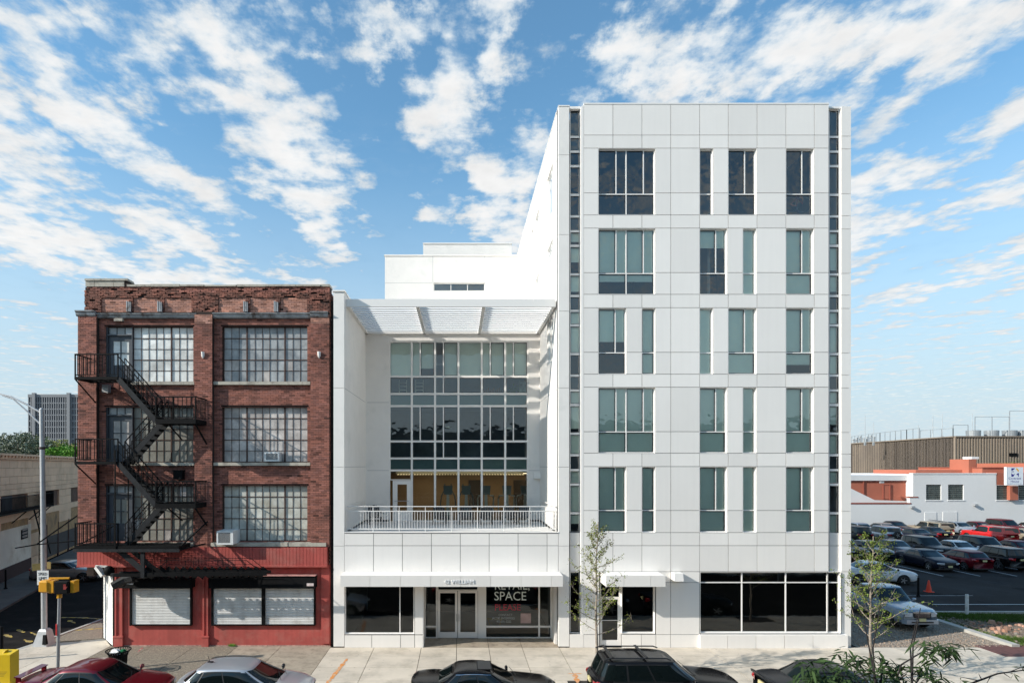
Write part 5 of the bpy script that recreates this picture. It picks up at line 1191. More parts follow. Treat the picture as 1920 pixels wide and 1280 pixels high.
# leafy plant near the viewer
def near_plant():
    rd = random.Random(5); Yp = 7.0; P = lambda px, py, dy=0.: Vector((X(px,Yp+dy), Yp+dy, Z(py,Yp+dy)))
    t = static('leafy_tree', 'dark narrow-leaved tree top rising at the bottom right in front of the parked saloon', 'tree', (X(1672,Yp), Yp, 0)); tr = MB(); lf = MB()
    base = Vector((X(1672,Yp), Yp, 0)); fork = P(1672,1420)
    tr.tube([base, base.lerp(fork,.5)+Vector((.05,0,0)), fork], [.09,.075,.06], 9)
    LM = [((1672,1420),(1650,1330),(1639,1262)), ((1672,1420),(1700,1340),(1710,1278))]
    stems = [[(1639,1262),(1637,1213),(1652,1127)], [(1639,1262),(1628,1205),(1620,1161)], [(1710,1278),(1712,1211),(1726,1139)], [(1710,1278),(1707,1215),(1719,1160)],
             [(1672,1420),(1600,1300),(1549,1245),(1522,1240)], [(1639,1300),(1600,1270),(1560,1262),(1525,1262)], [(1672,1420),(1640,1300),(1598,1236)], [(1672,1300),(1690,1245),(1738,1216),(1785,1212)],
             [(1710,1290),(1730,1262),(1752,1272)], [(1650,1290),(1655,1250),(1648,1230)], [(1670,1320),(1720,1300),(1770,1290)], [(1639,1300),(1580,1290),(1500,1290)], [(1660,1300),(1690,1270),(1700,1262)]]
    for l in LM: tr.tube([P(*q) for q in l], [.035,.022,.013], 7)
    for k, s in enumerate(stems):
        dy = rd.uniform(-.35,.35); n = len(s); tr.tube([P(q[0], q[1], dy*min(1, i)) for i, q in enumerate(s)], [.012*(1-.65*i/(n-1)) for i in range(n)], 6)
    cl = [(1549,1243,16),(1525,1260,16),(1536,1275,12),(1590,1226,10),(1602,1236,10),(1616,1243,9),(1570,1270,16),(1600,1278,14),(1648,1232,11),(1660,1243,10),(1672,1252,11),(1640,1275,14),(1668,1280,12),(1620,1262,11),
          (1741,1208,11),(1757,1215,11),(1771,1214,11),(1788,1212,12),(1737,1228,9),(1729,1254,12),(1745,1264,11),(1700,1252,8),(1752,1280,8),(1694,1272,10),(1580,1250,12),(1502,1272,10),(1560,1285,12),(1511,1285,10),(1783,1226,5)]
    cl += [(rd.uniform(1485,1690), rd.uniform(1246,1292), 11) for _ in range(10)]+[(rd.uniform(1700,1765), rd.uniform(1250,1292), 10) for _ in range(4)]
    for px, py, nn in cl:
        dy = rd.uniform(-.4,.4); c = P(px, py, dy)
        for i in range(int(nn*1.9)):
            a = rd.uniform(0, 6.28); d = Vector((math.cos(a), math.sin(a)*.8, rd.uniform(-.9,.35))).normalized(); L = rd.uniform(.10,.19); p = c+Vector((rd.gauss(0,.05), rd.gauss(0,.05), rd.gauss(0,.035))); w = d.cross(Vector((rd.gauss(0,.5), rd.gauss(0,.5), 1))).normalized()*L*.085; dr = Vector((0,0,-L*.16)); g = rd.uniform(.55,1.35)
            lf.tint = (g, g, g*.8); m1 = p+d*L*.35; m2 = p+d*L*.7+dr*.5; e = p+d*L+dr
            k = len(lf.v); lf.v += [tuple(q) for q in (p, m1+w, m1-w, m2+w*.75, m2-w*.75, e)]; lf.face((k,k+1,k+2)); lf.face((k+1,k+3,k+4,k+2)); lf.face((k+3,k+5,k+4))
    # bare twig reaching in at the lower right
    Q = [(1790,1305),(1822,1280),(1870,1262),(1922,1255)]; tr.tube([P(*q, .2) for q in Q], [.014,.011,.009,.006], 6); tr.tube([P(1672,1420), P(1740,1350,.1), P(1790,1305,.2)], [.03,.02,.014], 6)
    for (a, b) in (((1840,1272),(1835,1262)),((1858,1266),(1850,1280)),((1880,1260),(1895,1270)),((1895,1258),(1920,1248)),((1835,1275),(1800,1268))): tr.tube([P(*a, .2), P(*b, .15)], [.006,.003], 4)
    for px, py in ((1802,1274),(1915,1250),(1900,1262)):
        for i in range(6): p = P(px, py, .15); d = Vector((rd.gauss(0,1), rd.gauss(0,1), rd.uniform(-1,.2))).normalized()*.1; w = Vector((.006,0,.006)); lf.tint = (.8,.8,.6); lf.poly([p, p+d*.5+w, p+d, p+d*.5-w])
    tr.build('trunk', mat('bark_dark', (.018,.014,.013), .9, var=.3, scale=20), t); lf.build('crown', leafmat('leaf_dark', (.030,.060,.016)), t, tint=True, kind='stuff')
near_plant()
# ---------------------------------------------------------------- street furniture
lp = static('street_lamp', 'tall tapered aluminium street lamp post on the left street corner', 'street lamp', (X(84,26.4), 26.4, 0)); Yl = 26.4; xl = X(83,Yl)
ALP = mat('lamp_aluminium', (.50,.50,.50), .5, metal=.35, var=.12, scale=3)
m_ = MB(); pr_ = [(0,1207,.095),(0,1165,.095),(-1.5,1000,.088),(-3.5,860,.08),(-5,767,.075)]
m_.tube([(xl+p[0]/42.4, Yl, max(0,Z(p[1],Yl))) for p in pr_], [p[2]*1.25 for p in pr_], 14); m_.build('pole', ALP, lp, smooth=False)
m_ = MB(); x0 = xl+.02; m_.hexa([(x0-.33,Yl-.33,0),(x0+.30,Yl-.33,0),(x0+.30,Yl+.3,0),(x0-.33,Yl+.3,0),(x0-.17,Yl-.2,.62),(x0+.2,Yl-.2,.62),(x0+.2,Yl+.2,.62),(x0-.17,Yl+.2,.62)]); m_.hexa([(x0-.17,Yl-.2,.621),(x0+.2,Yl-.2,.621),(x0+.2,Yl+.2,.621),(x0-.17,Yl+.2,.621),(x0-.13,Yl-.14,.72),(x0+.13,Yl-.14,.72),(x0+.13,Yl+.14,.72),(x0-.13,Yl+.14,.72)]); m_.build('base', ALP, lp)
m_ = MB(); m_.hexa([(x0+.12,Yl-.345,.1),(x0+.29,Yl-.345,.1),(x0+.29,Yl-.2,.1),(x0+.12,Yl-.2,.1),(x0+.10,Yl-.26,.5),(x0+.22,Yl-.26,.5),(x0+.22,Yl-.18,.5),(x0+.10,Yl-.18,.5)]); m_.build('hatch', BLACK, lp)
m_ = MB(); tp = lambda px, py: (X(px,Yl), Yl, Z(py,Yl)); m_.tube([tp(76,773), tp(50,758), tp(20,743), tp(0,738), tp(-40,733)], [.045,.04,.035,.03,.03], 8); m_.tube([tp(76,795), tp(50,770), tp(25,748), tp(5,741)], [.04,.035,.03,.03], 8); m_.bar(tp(60,764), tp(60,779), .03); m_.build('arm', ALP, lp, smooth=False)
MB().lathe([(0,.06),(.05,.05),(.085,0)], (X(78,Yl),Yl,Z(767,Yl)), 12).build('cap', ALP, lp)
m_ = MB(); m_.lathe([(.115,0),(.125,.01),(.125,.1),(.115,.11)], (xl-.09,Yl,Z(842,Yl)), 12); m_.build('band', mat('band_rust', (.06,.04,.035), .8), lp)
MB().ell((X(-55,Yl),Yl,Z(734,Yl)), (.38,.16,.1), 12, 6).build('luminaire', ALP, lp, smooth=True)
def sign(name, lab, px0, py0, px1, py1, Y, m, frame=None, cat='sign'):
    t = static(name, lab, cat, (X((px0+px1)/2,Y), Y, Z(py1,Y))); MB().box(X(px0,Y), X(px1,Y), Y, Y+.012, Z(py1,Y), Z(py0,Y)).build('plate', m, t); return t
WS = mat('sign_white', (.74,.74,.72), .5); YS = 26.15
s = sign('speed_sign', 'white sign reading speed limit on the street lamp post', 69.5, 1069, 91, 1096, YS, WS)
BK = mat('sign_black', (.02,.02,.02), .5)
text('lettering', 'SPEED', .175, (X(80.2,YS), YS-.006, Z(1077.8,YS)), BK, s, .002, sx=.82); text('lettering', 'LIMIT', .175, (X(80.2,YS), YS-.006, Z(1085.8,YS)), BK, s, .002, sx=.88); text('lettering', '25', .30, (X(80.2,YS), YS-.006, Z(1096,YS)+.03), BK, s, .002)
YLP = mat('sign_back_tan', (.34,.25,.09), .5, var=.1)
s = static('sign_back', 'yellowish back of a small sign left and behind the lamp post', 'sign', (X(66,26.55), 26.55, Z(1068,26.55))); MB().hexa([(X(60,26.6),26.6,Z(1070,26.6)),(X(77,26.7),26.7,Z(1067,26.7)),(X(77,26.7),26.72,Z(1067,26.7)),(X(60,26.6),26.62,Z(1070,26.6)),(X(60,26.6),26.6,Z(1057,26.6)),(X(77,26.7),26.7,Z(1055,26.7)),(X(77,26.7),26.72,Z(1055,26.7)),(X(60,26.6),26.62,Z(1057,26.6))]).build('plate', YLP, s)
s = static('sign_back', 'yellow sign edge to the right of the lamp post above the speed sign', 'sign', (X(92,26.6), 26.6, Z(1066,26.6))); MB().box(X(88,26.6), X(95,26.6), 26.6, 26.62, Z(1066,26.6), Z(1053,26.6)).build('plate', YLP, s)
# pedestrian signal
Yg_ = 22.6; ps = static('pedestrian_signal', 'yellow and black pedestrian crossing signal on a grey pole at the corner', 'traffic signal', (X(108,Yg_), Yg_, 0)); xg = X(109,Yg_)
SY = mat('signal_yellow', (.72,.33,.015), .45, var=.05)
m_ = MB(); m_.tube([(X(108,Yg_),Yg_,0),(X(111.5,Yg_),Yg_,Z(1112,Yg_))], [.062,.055], 12); m_.build('pole', ALUG, ps, smooth=False)
m_ = MB(); m_.tube([(X(111.5,Yg_),Yg_,Z(1120,Yg_)),(X(111.5,Yg_),Yg_,Z(1110,Yg_))], .09, 10); m_.bar((X(92,Yg_),Yg_,Z(1110.5,Yg_)), (X(127,Yg_),Yg_,Z(1110.5,Yg_)), .05, .04); m_.bar((X(92,Yg_),Yg_,Z(1083.5,Yg_)), (X(130,Yg_),Yg_,Z(1083,Yg_)), .06, .06); m_.build('mount', SY, ps)
def rbox(mb, x0, x1, y0, y1, z0, z1, r=.04):
    ring = lambda d, z: [(x0+d+r,y0+d,z),(x1-d-r,y0+d,z),(x1-d,y0+d+r,z),(x1-d,y1-d-r,z),(x1-d-r,y1-d,z),(x0+d+r,y1-d,z),(x0+d,y1-d-r,z),(x0+d,y0+d+r,z)]
    R_ = [ring(r,z0), ring(0,z0+r), ring(0,z1-r), ring(r,z1)]; k = len(mb.v)
    for q in R_: mb.v += q
    for i in range(3):
        for j in range(8): j2 = (j+1) % 8; mb.face((k+i*8+j, k+i*8+j2, k+(i+1)*8+j2, k+(i+1)*8+j))
    mb.face([k+j for j in range(8)][::-1]); mb.face([k+24+j for j in range(8)]); return mb
rbox(MB(), X(77.5,Yg_), X(97,Yg_), Yg_-.2, Yg_+.2, Z(1109.5,Yg_), Z(1086.5,Yg_), .06).build('left_housing', SY, ps)
MB().box(X(97,Yg_), X(105,Yg_), Yg_-.15, Yg_+.15, Z(1109,Yg_), Z(1087,Yg_)).build('left_visor', SY, ps)
rbox(MB(), X(108,Yg_), X(134,Yg_), Yg_-.22, Yg_+.05, Z(1111,Yg_), Z(1087.5,Yg_), .03).build('right_housing', BLACK, ps)
MB().box(X(135,Yg_), X(142,Yg_), Yg_-.1, Yg_+.2, Z(1109.5,Yg_), Z(1087.5,Yg_)).build('right_back', SY, ps)
xh, zh_ = X(121,Yg_-.23), Z(1099.5,Yg_-.23); m_ = MB(); yy = Yg_-.226
m_.box(xh-.05, xh+.05, yy-.004, yy, zh_-.10, zh_+.02)
for k in range(4): m_.box(xh-.05+k*.027, xh-.05+k*.027+.018, yy-.004, yy, zh_+.021, zh_+.11-.012*abs(k-1.5))
m_.bar((xh+.05,yy-.002,zh_-.06), (xh+.09,yy-.002,zh_+.01), .004, .022); m_.build('hand_symbol', mat('signal_hand', (.30,.035,.03), .5), ps)
MB().box(X(106.5,Yg_), X(109.0,Yg_), Yg_-.072, Yg_-.062, Z(1190,Yg_), Z(1168,Yg_)).build('sticker', mat('sticker_red', (.55,.03,.03), .5), ps)
# yellow dispenser
Yn = 21.3; x0, x1 = X(-30,Yn), X(18.5,Yn); yb = static('newspaper_box', 'bright yellow newspaper box at the bottom left street corner', 'newspaper box', ((x0+x1)/2, Yn, 0)); NY = mat('box_yellow', (.72,.48,.01), .45, var=.06, scale=3, dirt=(.45,.30,.02), dscale=3, dlo=.6, dhi=.8)
m_ = MB(); m_.hexa([(x0,Yn,.05),(x1,Yn,.05),(x1+.02,Yn+.42,.05),(x0,Yn+.42,.05),(x0,Yn,1.16),(x1,Yn,1.16),(x1+.02,Yn+.42,1.24),(x0,Yn+.42,1.24)]); m_.build('cabinet', NY, yb)
MB().hexa([(x0+.6,Yn+.12,1.18),(x1-.35,Yn+.12,1.18),(x1-.35,Yn+.34,1.2),(x0+.6,Yn+.34,1.2),(x0+.66,Yn+.16,1.28),(x1-.38,Yn+.16,1.28),(x1-.38,Yn+.3,1.28),(x0+.66,Yn+.3,1.28)]).build('coin_box', NY, yb)
m_ = MB()
for k in range(4): m_.box(x1-.62, x1-.1-.04*k, Yn-.003, Yn-.001, .55-.05*k, .567-.05*k)
m_.build('small_print', mat('print_brown', (.35,.22,.02), .6), yb)
# litter bin
xb_, yb_ = X(222,22.7), 22.7; lb = static('litter_bin', 'black slatted metal litter bin with white and green rubbish on top', 'litter bin', (xb_, yb_, 0)); 
for k in range(30):
    a = 2*math.pi*k/30; c, s_ = math.cos(a), math.sin(a); m_ = MB(); m_.bar((xb_+.27*c, yb_+.27*s_, .06), (xb_+.31*c, yb_+.31*s_, .72), .03, .008, (c, s_, 0)); m_.bar((xb_+.31*c, yb_+.31*s_, .72), (xb_+.43*c, yb_+.43*s_, .90), .03, .008, (c, s_, 0)); m_.build('slat', BLACK, lb)
m_ = MB(); m_.lathe([(.42,.89),(.445,.89),(.445,.92),(.42,.92),(.42,.89)], (xb_,yb_,0), 30); m_.lathe([(.28,.02),(.28,.08),(.25,.08),(.25,.02)], (xb_,yb_,0), 24); m_.lathe([(.325,.70),(.335,.70),(.335,.74),(.325,.74)], (xb_,yb_,0), 24); m_.build('rim', BLACK, lb, kind='stuff'); MB().lathe([(.29,.76),(.26,.04),(.0,.04)], (xb_,yb_,0), 20).build('liner', mat('bag_black', (.012,.012,.012), .5), lb)
def crumple(name, lab, c, r, m, seed):
    rd = random.Random(seed); mb = MB(); mb.ell(c, r, 9, 6); mb.v = [(x+rd.uniform(-.3,.3)*r[0], y+rd.uniform(-.3,.3)*r[1], z+rd.uniform(-.3,.3)*r[2]) for x, y, z in mb.v]; o = mb.build(name, m, None); o['label'] = lab; o['category'] = 'rubbish'; return o
crumple('rubbish', 'crumpled white plastic bag on top of the litter bin', (xb_-.08,yb_-.05,.84), (.2,.17,.10), SHW, 2); crumple('rubbish', 'green plastic wrapper at the right rim of the litter bin', (xb_+.17,yb_+.02,.86), (.1,.12,.07), mat('green_plastic', (.01,.17,.06), .4), 3)
tf_ = MB(); rd = random.Random(4)
for i in range(60): a = rd.uniform(0,6.28); p = Vector((X(435,26.1)+rd.gauss(0,.06), 26.12+rd.gauss(0,.03), .02)); d = Vector((math.cos(a)*.12, math.sin(a)*.06, rd.uniform(.05,.16))); w = Vector((.015,0,.01)); tf_.tint = (1,1,1); tf_.poly([p-w, p+w, p+d])
o = tf_.build('weed', leafmat('leaf_green', (.13,.30,.03)), None, tint=True); o['label'] = 'small green weed growing at the foot of the red wall'; o['category'] = 'weed'

# ================================================================ right: buildings beyond the car park
YR = 74.; WH = mat('painted_block_white', (.70,.70,.69), .85, var=.05, scale=.3, bump=.3, bscale=3, dirt=(.60,.59,.57), dscale=.15, dlo=.45, dhi=.8)
ORB = mat('orange_brick', (.40,.125,.075), .85, var=.08, scale=.4, bump=.2, bscale=12); ORD = mat('orange_trim', (.26,.07,.045), .8)
ob = static('block_building', 'low white painted block building with orange brick parts behind the car park', 'building', (X(1780,YR), YR, 0))
def rb(name, m, px0, py0, px1, py1, Y0=YR, Y1=None, z0=None, par=ob): return piece(name, par, m, X(px0,Y0), X(px1,Y0), Y0, (Y1 or Y0+.5), Z(py1,Y0) if z0 is None else z0, Z(py0,Y0))
gw_ = [(1736.4,1765,908,936.6),(1777.8,1807,908,936.6),(1868.5,1893.5,909.5,936.6),(1909.8,1936,909.5,936.6)]
gh_ = [(X(a,YR), X(b,YR), Z(d,YR), Z(c,YR)) for a, b, c, d in gw_]
m_ = MB()
for q in cells(X(1712,YR), X(1868,YR), 0, Z(887.5,YR), gh_): m_.box(q[0], q[1], YR, YR+.5, q[2], q[3])
for q in cells(X(1868,YR), X(2300,YR), 0, Z(909,YR), gh_): m_.box(q[0], q[1], YR, YR+.5, q[2], q[3])
m_.box(X(1540,YR), X(1712,YR), YR, YR+.5, 0, Z(943.5,YR)); m_.box(X(1706,YR), X(1712,YR), YR, YR+.5, Z(943.5,YR), Z(932,YR)); m_.box(X(1712,YR), X(1868,YR), YR+.5, YR+14, 0, Z(889,YR)); m_.box(X(1868,YR), X(2300,YR), YR+3, YR+14, 0, Z(905,YR)); m_.build('wall', WH, ob)
for i, h in enumerate(gh_):
    w = node('window', ob); m_ = MB(); nx, nz = 8, 8; dx = (h[1]-h[0])/nx; dz = (h[3]-h[2])/nz
    for a in range(nx):
        for b in range(nz): m_.box(h[0]+dx*a+.03, h[0]+dx*(a+1)-.03, YR+.12, YR+.2, h[2]+dz*b+.03, h[2]+dz*(b+1)-.03); 
    m_.build('glass_blocks', mat('glass_block', (.055,.065,.06), .12, var=.6, scale=2.5, spec=.8), w, kind='stuff')
    MB().box(h[0], h[1], YR+.16, YR+.24, h[2], h[3]).build('mortar_grid', mat('block_grid', (.30,.31,.27), .8), w)
    MB().box(h[0]-.1, h[1]+.1, YR-.06, YR-.001, h[2]-.14, h[2]-.02).build('sill', WH, w)
rb('coping', ORD, 1546, 942.3, 1709, 944.6, YR-.04, YR+.55); rb('coping', ORD, 1705, 930.6, 1722, 932.6, YR-.04, YR+.6)
rb('coping', WH, 1712, 886.5, 1869, 888.6, YR-.05, YR+.6)
rb('recessed_wall', ORB, 1545, 902, 1706, 942, YR+1.2, YR+9, z0=0); rb('roof_edge', ORD, 1545, 900.6, 1718, 903, YR+1.1, YR+1.2)
rb('gutter_box', WH, 1545, 890.5, 1717, 900.5, YR+1.0, YR+9, z0=Z(900.5,YR+1.0)); rb('roof_strip', WH, 1625, 889.5, 1710, 892.3, YR+5, YR+6)
rb('service_door', ORB, 1658, 910, 1669, 934.5, YR+1.13, YR+1.2); rb('door_frame', ORD, 1656.3, 908.4, 1658, 935, YR+1.1, YR+1.2); rb('door_frame', ORD, 1656.3, 908, 1669, 909.4, YR+1.1, YR+1.2)
rb('down_pipe', ORD, 1668.6, 906.5, 1670.2, 940.5, YR+1.05, YR+1.15); rb('down_pipe', ORD, 1619, 902, 1620.4, 928, YR+1.05, YR+1.15)
m_ = MB(); p = lambda px, py, Y: (X(px,Y), Y, Z(py,Y)); Y1_ = YR+.7
m_.hexa([p(1545,943.4,Y1_),p(1706,943.4,Y1_),p(1706,943.4,Y1_+.3),p(1545,943.4,Y1_+.3),p(1545,905,Y1_),p(1545.1,905,Y1_),p(1545.1,905,Y1_+.3),p(1545,905,Y1_+.3)]) if 0 else None
pts = [(1545,943.4),(1706,943.4),(1706,939),(1640,937),(1597,916),(1545,891)]; k = len(m_.v); m_.v += [p(a,b,Y1_) for a, b in pts]+[p(a,b,Y1_+.3) for a, b in pts]; nP = 6
m_.face([k+i for i in range(nP)]); 
for i in range(nP): j = (i+1) % nP; m_.face((k+i+nP, k+j+nP, k+j, k+i))
m_.build('stair_wall', WH, ob)
rb('parapet', ORB, 1717, 880.5, 1830, 886.3, YR+4, YR+12, z0=4); rb('chimney', ORB, 1816.5, 860.5, 1830, 886, YR+3, YR+6, z0=4); m_ = MB(); Yc_ = YR+3
m_.hexa([(X(1830,Yc_),Yc_,4),(X(1841.5,Yc_),Yc_+.8,4),(X(1841.5,Yc_),Yc_+3,4),(X(1830,Yc_),Yc_+3,4),(X(1830,Yc_),Yc_,Z(860.5,Yc_)),(X(1841.5,Yc_),Yc_+.8,Z(860.5,Yc_)),(X(1841.5,Yc_),Yc_+3,Z(860.5,Yc_)),(X(1830,Yc_),Yc_+3,Z(860.5,Yc_))]); m_.build('chimney', ORB, ob)
rb('chimney_cap', WH, 1822, 855.8, 1835.5, 860.2, Yc_+.1, Yc_+1.5)
rb('orange_block', ORB, 1841.7, 877, 1887, 909, YR+1.5, YR+12, z0=4); rb('coping', ORD, 1841.7, 875.6, 1889, 877, YR+1.4, YR+12); rb('orange_block', ORB, 1868.6, 885.5, 1930, 909, YR+.02, YR+3)
rb('orange_pier', ORB, 1894, 910.5, 1909.3, 937, YR-.35, YR+.1); rb('orange_block', ORB, 1930, 868, 2300, 909, YR+.02, YR+12)
rb('flush_panel', WH, 1734, 960, 1756, 986, YR-.05, YR); rb('flush_panel', WH, 1768, 959, 1795, 986, YR-.05, YR)
# chimney-side details and sign
Ys_ = YR-1.2; sg = static('company_sign', 'white square sign with a blue bird emblem and house name over the glass block windows', 'sign', (X(1903,Ys_), Ys_, Z(908.8,Ys_))); SW = mat('sign_face', (.70,.74,.78), .5)
MB().box(X(1887.3,Ys_), X(1918.8,Ys_), Ys_, Ys_+.3, Z(908.8,Ys_), Z(875.3,Ys_)).build('panel', SW, sg)
MB().box(X(1887.0,Ys_), X(1887.8,Ys_), Ys_-.02, Ys_+.32, Z(909,Ys_), Z(875,Ys_)).build('edge', WH, sg)
NB = mat('sign_blue', (.025,.02,.22), .5); NO = mat('sign_orange', (.75,.38,.03), .5); y_ = Ys_-.004
q = lambda px, py: (X(px,Ys_), y_, Z(py,Ys_))
m_ = MB(); m_.poly([q(1896.2,877.2),q(1902.6,877.2),q(1902,879),q(1899,881),q(1896.2,882.2)]); m_.poly([q(1896.2,883.2),q(1901.6,883),q(1900.8,884.2),q(1896.2,884.6)]); m_.poly([q(1896.2,886),q(1898.4,888.6),q(1901,888.8),q(1903,887.6),q(1900,893),q(1896.2,893)]); m_.poly([q(1904.6,889.6),q(1907.5,887.2),q(1910.3,886),q(1910.3,893),q(1908.8,893),q(1908.6,890.6),q(1906,889.2)]); m_.v = [(a,b,c) for a,b,c in m_.v]; m_.build('emblem', NB, sg)
m_ = MB(); m_.poly([q(1904,878.4),q(1905.3,877.3),q(1908,878),q(1910,880.5),q(1910.3,884),q(1909,884),q(1907.4,882.2),q(1906.6,880.6)]); m_.build('emblem_arc', NO, sg)
text('lettering', 'Covenant', .40, (X(1902.8,Ys_), y_, Z(898.2,Ys_)), NB, sg, .002, sx=.98); text('lettering', 'House', .40, (X(1902.8,Ys_), y_, Z(903.8,Ys_)), NB, sg, .002); text('lettering', 'Opening Doors for Homeless Youth', .115, (X(1902.8,Ys_), y_, Z(906.9,Ys_)), mat('sign_small', (.12,.13,.25), .6), sg, .001)
for px, py, lb in ((1827,946,'grey floodlight on the white block wall below the windows'),(1709,950,'small white camera lamp under the step of the white block wall'),(1651,903.5,'round lamp on the orange recessed wall')):
    x, z = X(px,YR), Z(py,YR); t = static('wall_lamp', lb, 'wall lamp', (x, YR, z)); m_ = MB(); m_.box(x-.2, x+.2, YR-.35, YR-.05, z-.12, z+.12); m_.build('housing', ALUG, t); MB().box(x-.05, x+.05, YR-.05, YR+.0, z-.08, z+.08).build('arm', BLACK, t)
# arena behind
YA = 100.; ar = static('ribbed_hall', 'large brown rib-clad arena hall with tanks and railings on its roof', 'building', (X(1790,YA), YA, 0)); RIB = mat('ribbed_concrete', (.26,.205,.155), .9, var=.08, scale=.15, dirt=(.13,.11,.10), dscale=.12, dlo=.5, dhi=.9)
xc = X(1789,YA); za = Z(817.5,YA); xe, ye = X(1597,140)+.0, 140.; 
ctr = [(xc,YA,0),(80+60,YA,0),(80+60,170,0),(xe+2,170,0),(xe-3.2,ye+12,0)]
m_ = MB(); n = len(ctr); m_.v = [(a,b,0) for a,b,_ in ctr]+[(a,b,za-.25) for a,b,_ in ctr]; m_.face([i+n for i in range(n)]); 
for i in range(n): j = (i+1) % n; m_.face((i,j,j+n,i+n))
m_.build('wall', mat('hall_recess', (.10,.08,.065), .9), ar)
def ribs(p, q, pitch, w, d, name):
    p, q = Vector(p), Vector(q); L = (q-p).length; u = (q-p)/L; nrm = Vector((u.y, -u.x, 0)); 
    if nrm.y > 0: nrm = -nrm
    k = 0; mb = MB()
    while k*pitch < L:
        a = p+u*(k*pitch); b = a+u*w; e = u*.10; ln = []
        mb.hexa([a-e, b+e, b+nrm*d, a+nrm*d, *(Vector((v.x, v.y, za)) for v in (a-e, b+e, b+nrm*d, a+nrm*d))]); k += 1
    mb.build(name, RIB, ar, kind='stuff')
ribs((xc,YA,0), (130,YA,0), .46, .22, .22, 'ribs'); ribs((xc,YA,0), (xe-3.2,ye+12,0), .86, .42, .4, 'ribs')
m_ = MB(); m_.bar((xc,YA-.1,za-.06), (135,YA-.1,za-.06), .5, .18); m_.bar((xc,YA-.1,za-.06), (xe-3.2,ye+12,za-.06), .5, .18); m_.build('coping', RIB, ar)
MB().box(X(1890,YA), X(1905,YA), YA-.3, YA-.2, Z(855,YA), Z(849,YA)).build('wall_opening', BLACK, ar)
GALV = mat('tank_metal', (.42,.44,.45), .4, metal=.5, var=.15, scale=1)
for k, px in enumerate((1825,1859,1893,1918)):
    Yt = 108.; zb = Z(818,Yt); t = static('roof_tank', ['grey cylindrical fan housing on the hall roof, left one of the row','grey cylindrical fan housing on the hall roof, second from the left','grey cylindrical fan housing on the hall roof, third from the left','grey cylindrical fan housing at the right picture edge on the roof'][k], 'fan housing', (X(px,Yt), Yt, zb), 'cylindrical fan housings on the hall roof')
    MB().lathe([(0,1.05),(1.02,1.05),(1.1,1.0),(1.05,0),(.98,-1.4)], (X(px,Yt),Yt,zb+.05), 22).build('drum', GALV, t, smooth=False)
def mast(px, pyt, pyb, Y, lb):
    t = static('mast', lb, 'mast', (X(px,Y), Y, Z(pyb,Y))); MB().tube([(X(px,Y),Y,Z(pyb,Y)),(X(px,Y),Y,Z(pyt,Y))], [.07,.035], 6).build('rod', GALV, t); MB().box(X(px,Y)-.15, X(px,Y)+.15, Y-.15, Y+.15, Z(pyb,Y)-.6, Z(pyb,Y)+.02).build('foot', GALV, t)
for px, pt, pb, lb in ((1622,777,829,'thin roof mast nearest the white tower'),(1638,791.5,829,'short mast just right of the first roof mast'),(1721.5,796,822,'short thin mast in the middle of the hall roof'),(1749,779,820,'tall thin mast left of the hall corner'),(1766.8,775,818,'tallest thin mast over the hall roof before its corner'),(1823,775,818,'tall mast beside the left fan housing')): mast(px, pt, pb, 118 if px < 1700 else 110, lb)
def roofrail(pts, lb, hh=1.5):
    t = static('roof_railing', lb, 'railing', pts[0]); m_ = MB()
    for a, b in zip(pts, pts[1:]):
        m_.bar((a[0],a[1],a[2]+hh), (b[0],b[1],b[2]+hh), .07); L = math.dist(a, b); n = max(1, int(L/2.2))
        for i in range(n+1): u = i/n; x, y, z = (a[j]+(b[j]-a[j])*u for j in range(3)); m_.bar((x,y,z-.3), (x,y,z+hh), .09)
    m_.build('rail', GALV, t)
k = lambda px, py, Y: (X(px,Y), Y, Z(py,Y))
roofrail([k(1597,833,146), k(1650,828.5,128), k(1700,824.5,116), k(1724,822.5,111)], 'thin grey railing along the left part of the hall roof', 2.0)
roofrail([k(1725,821,112), k(1787,817.5,104)], 'thin grey railing on the hall roof left of the corner', 1.4); roofrail([k(1787,817,104), k(1815,817,104)], 'short grey railing at the hall corner', 1.9)
roofrail([k(1828,817,106), k(1892,817,106)], 'grey pipe railing behind the roof fan housings', 3.4); roofrail([k(1893,817,105), k(1960,817,105)], 'high grey railing at the right end of the hall roof', 4.4)
# low plant and stacks at the far left of the roof
for i in range(7):
    px = 1600+i*6.5; t = static('roof_vent', ['leftmost small roof vent, right beside the tower edge','second small roof vent from the tower edge','third small roof vent from the tower edge, the tallest there','middle one of the seven small vents on the hall roof','third small roof vent from the right of the vent row','second small roof vent from the right of the vent row','rightmost of the seven small vents on the hall roof'][i], 'roof vent', k(px,832-i*.6,140), 'small vents on the far end of the hall roof'); MB().tube([k(px,833-i*.6,140), k(px,824-i*.7-(i%3)*2,140)], .25, 6).build('stack', GALV, t); MB().tube([k(px,824-i*.7-(i%3)*2,140), k(px,823-i*.7-(i%3)*2,140)], .4, 6).build('cowl', GALV, t)
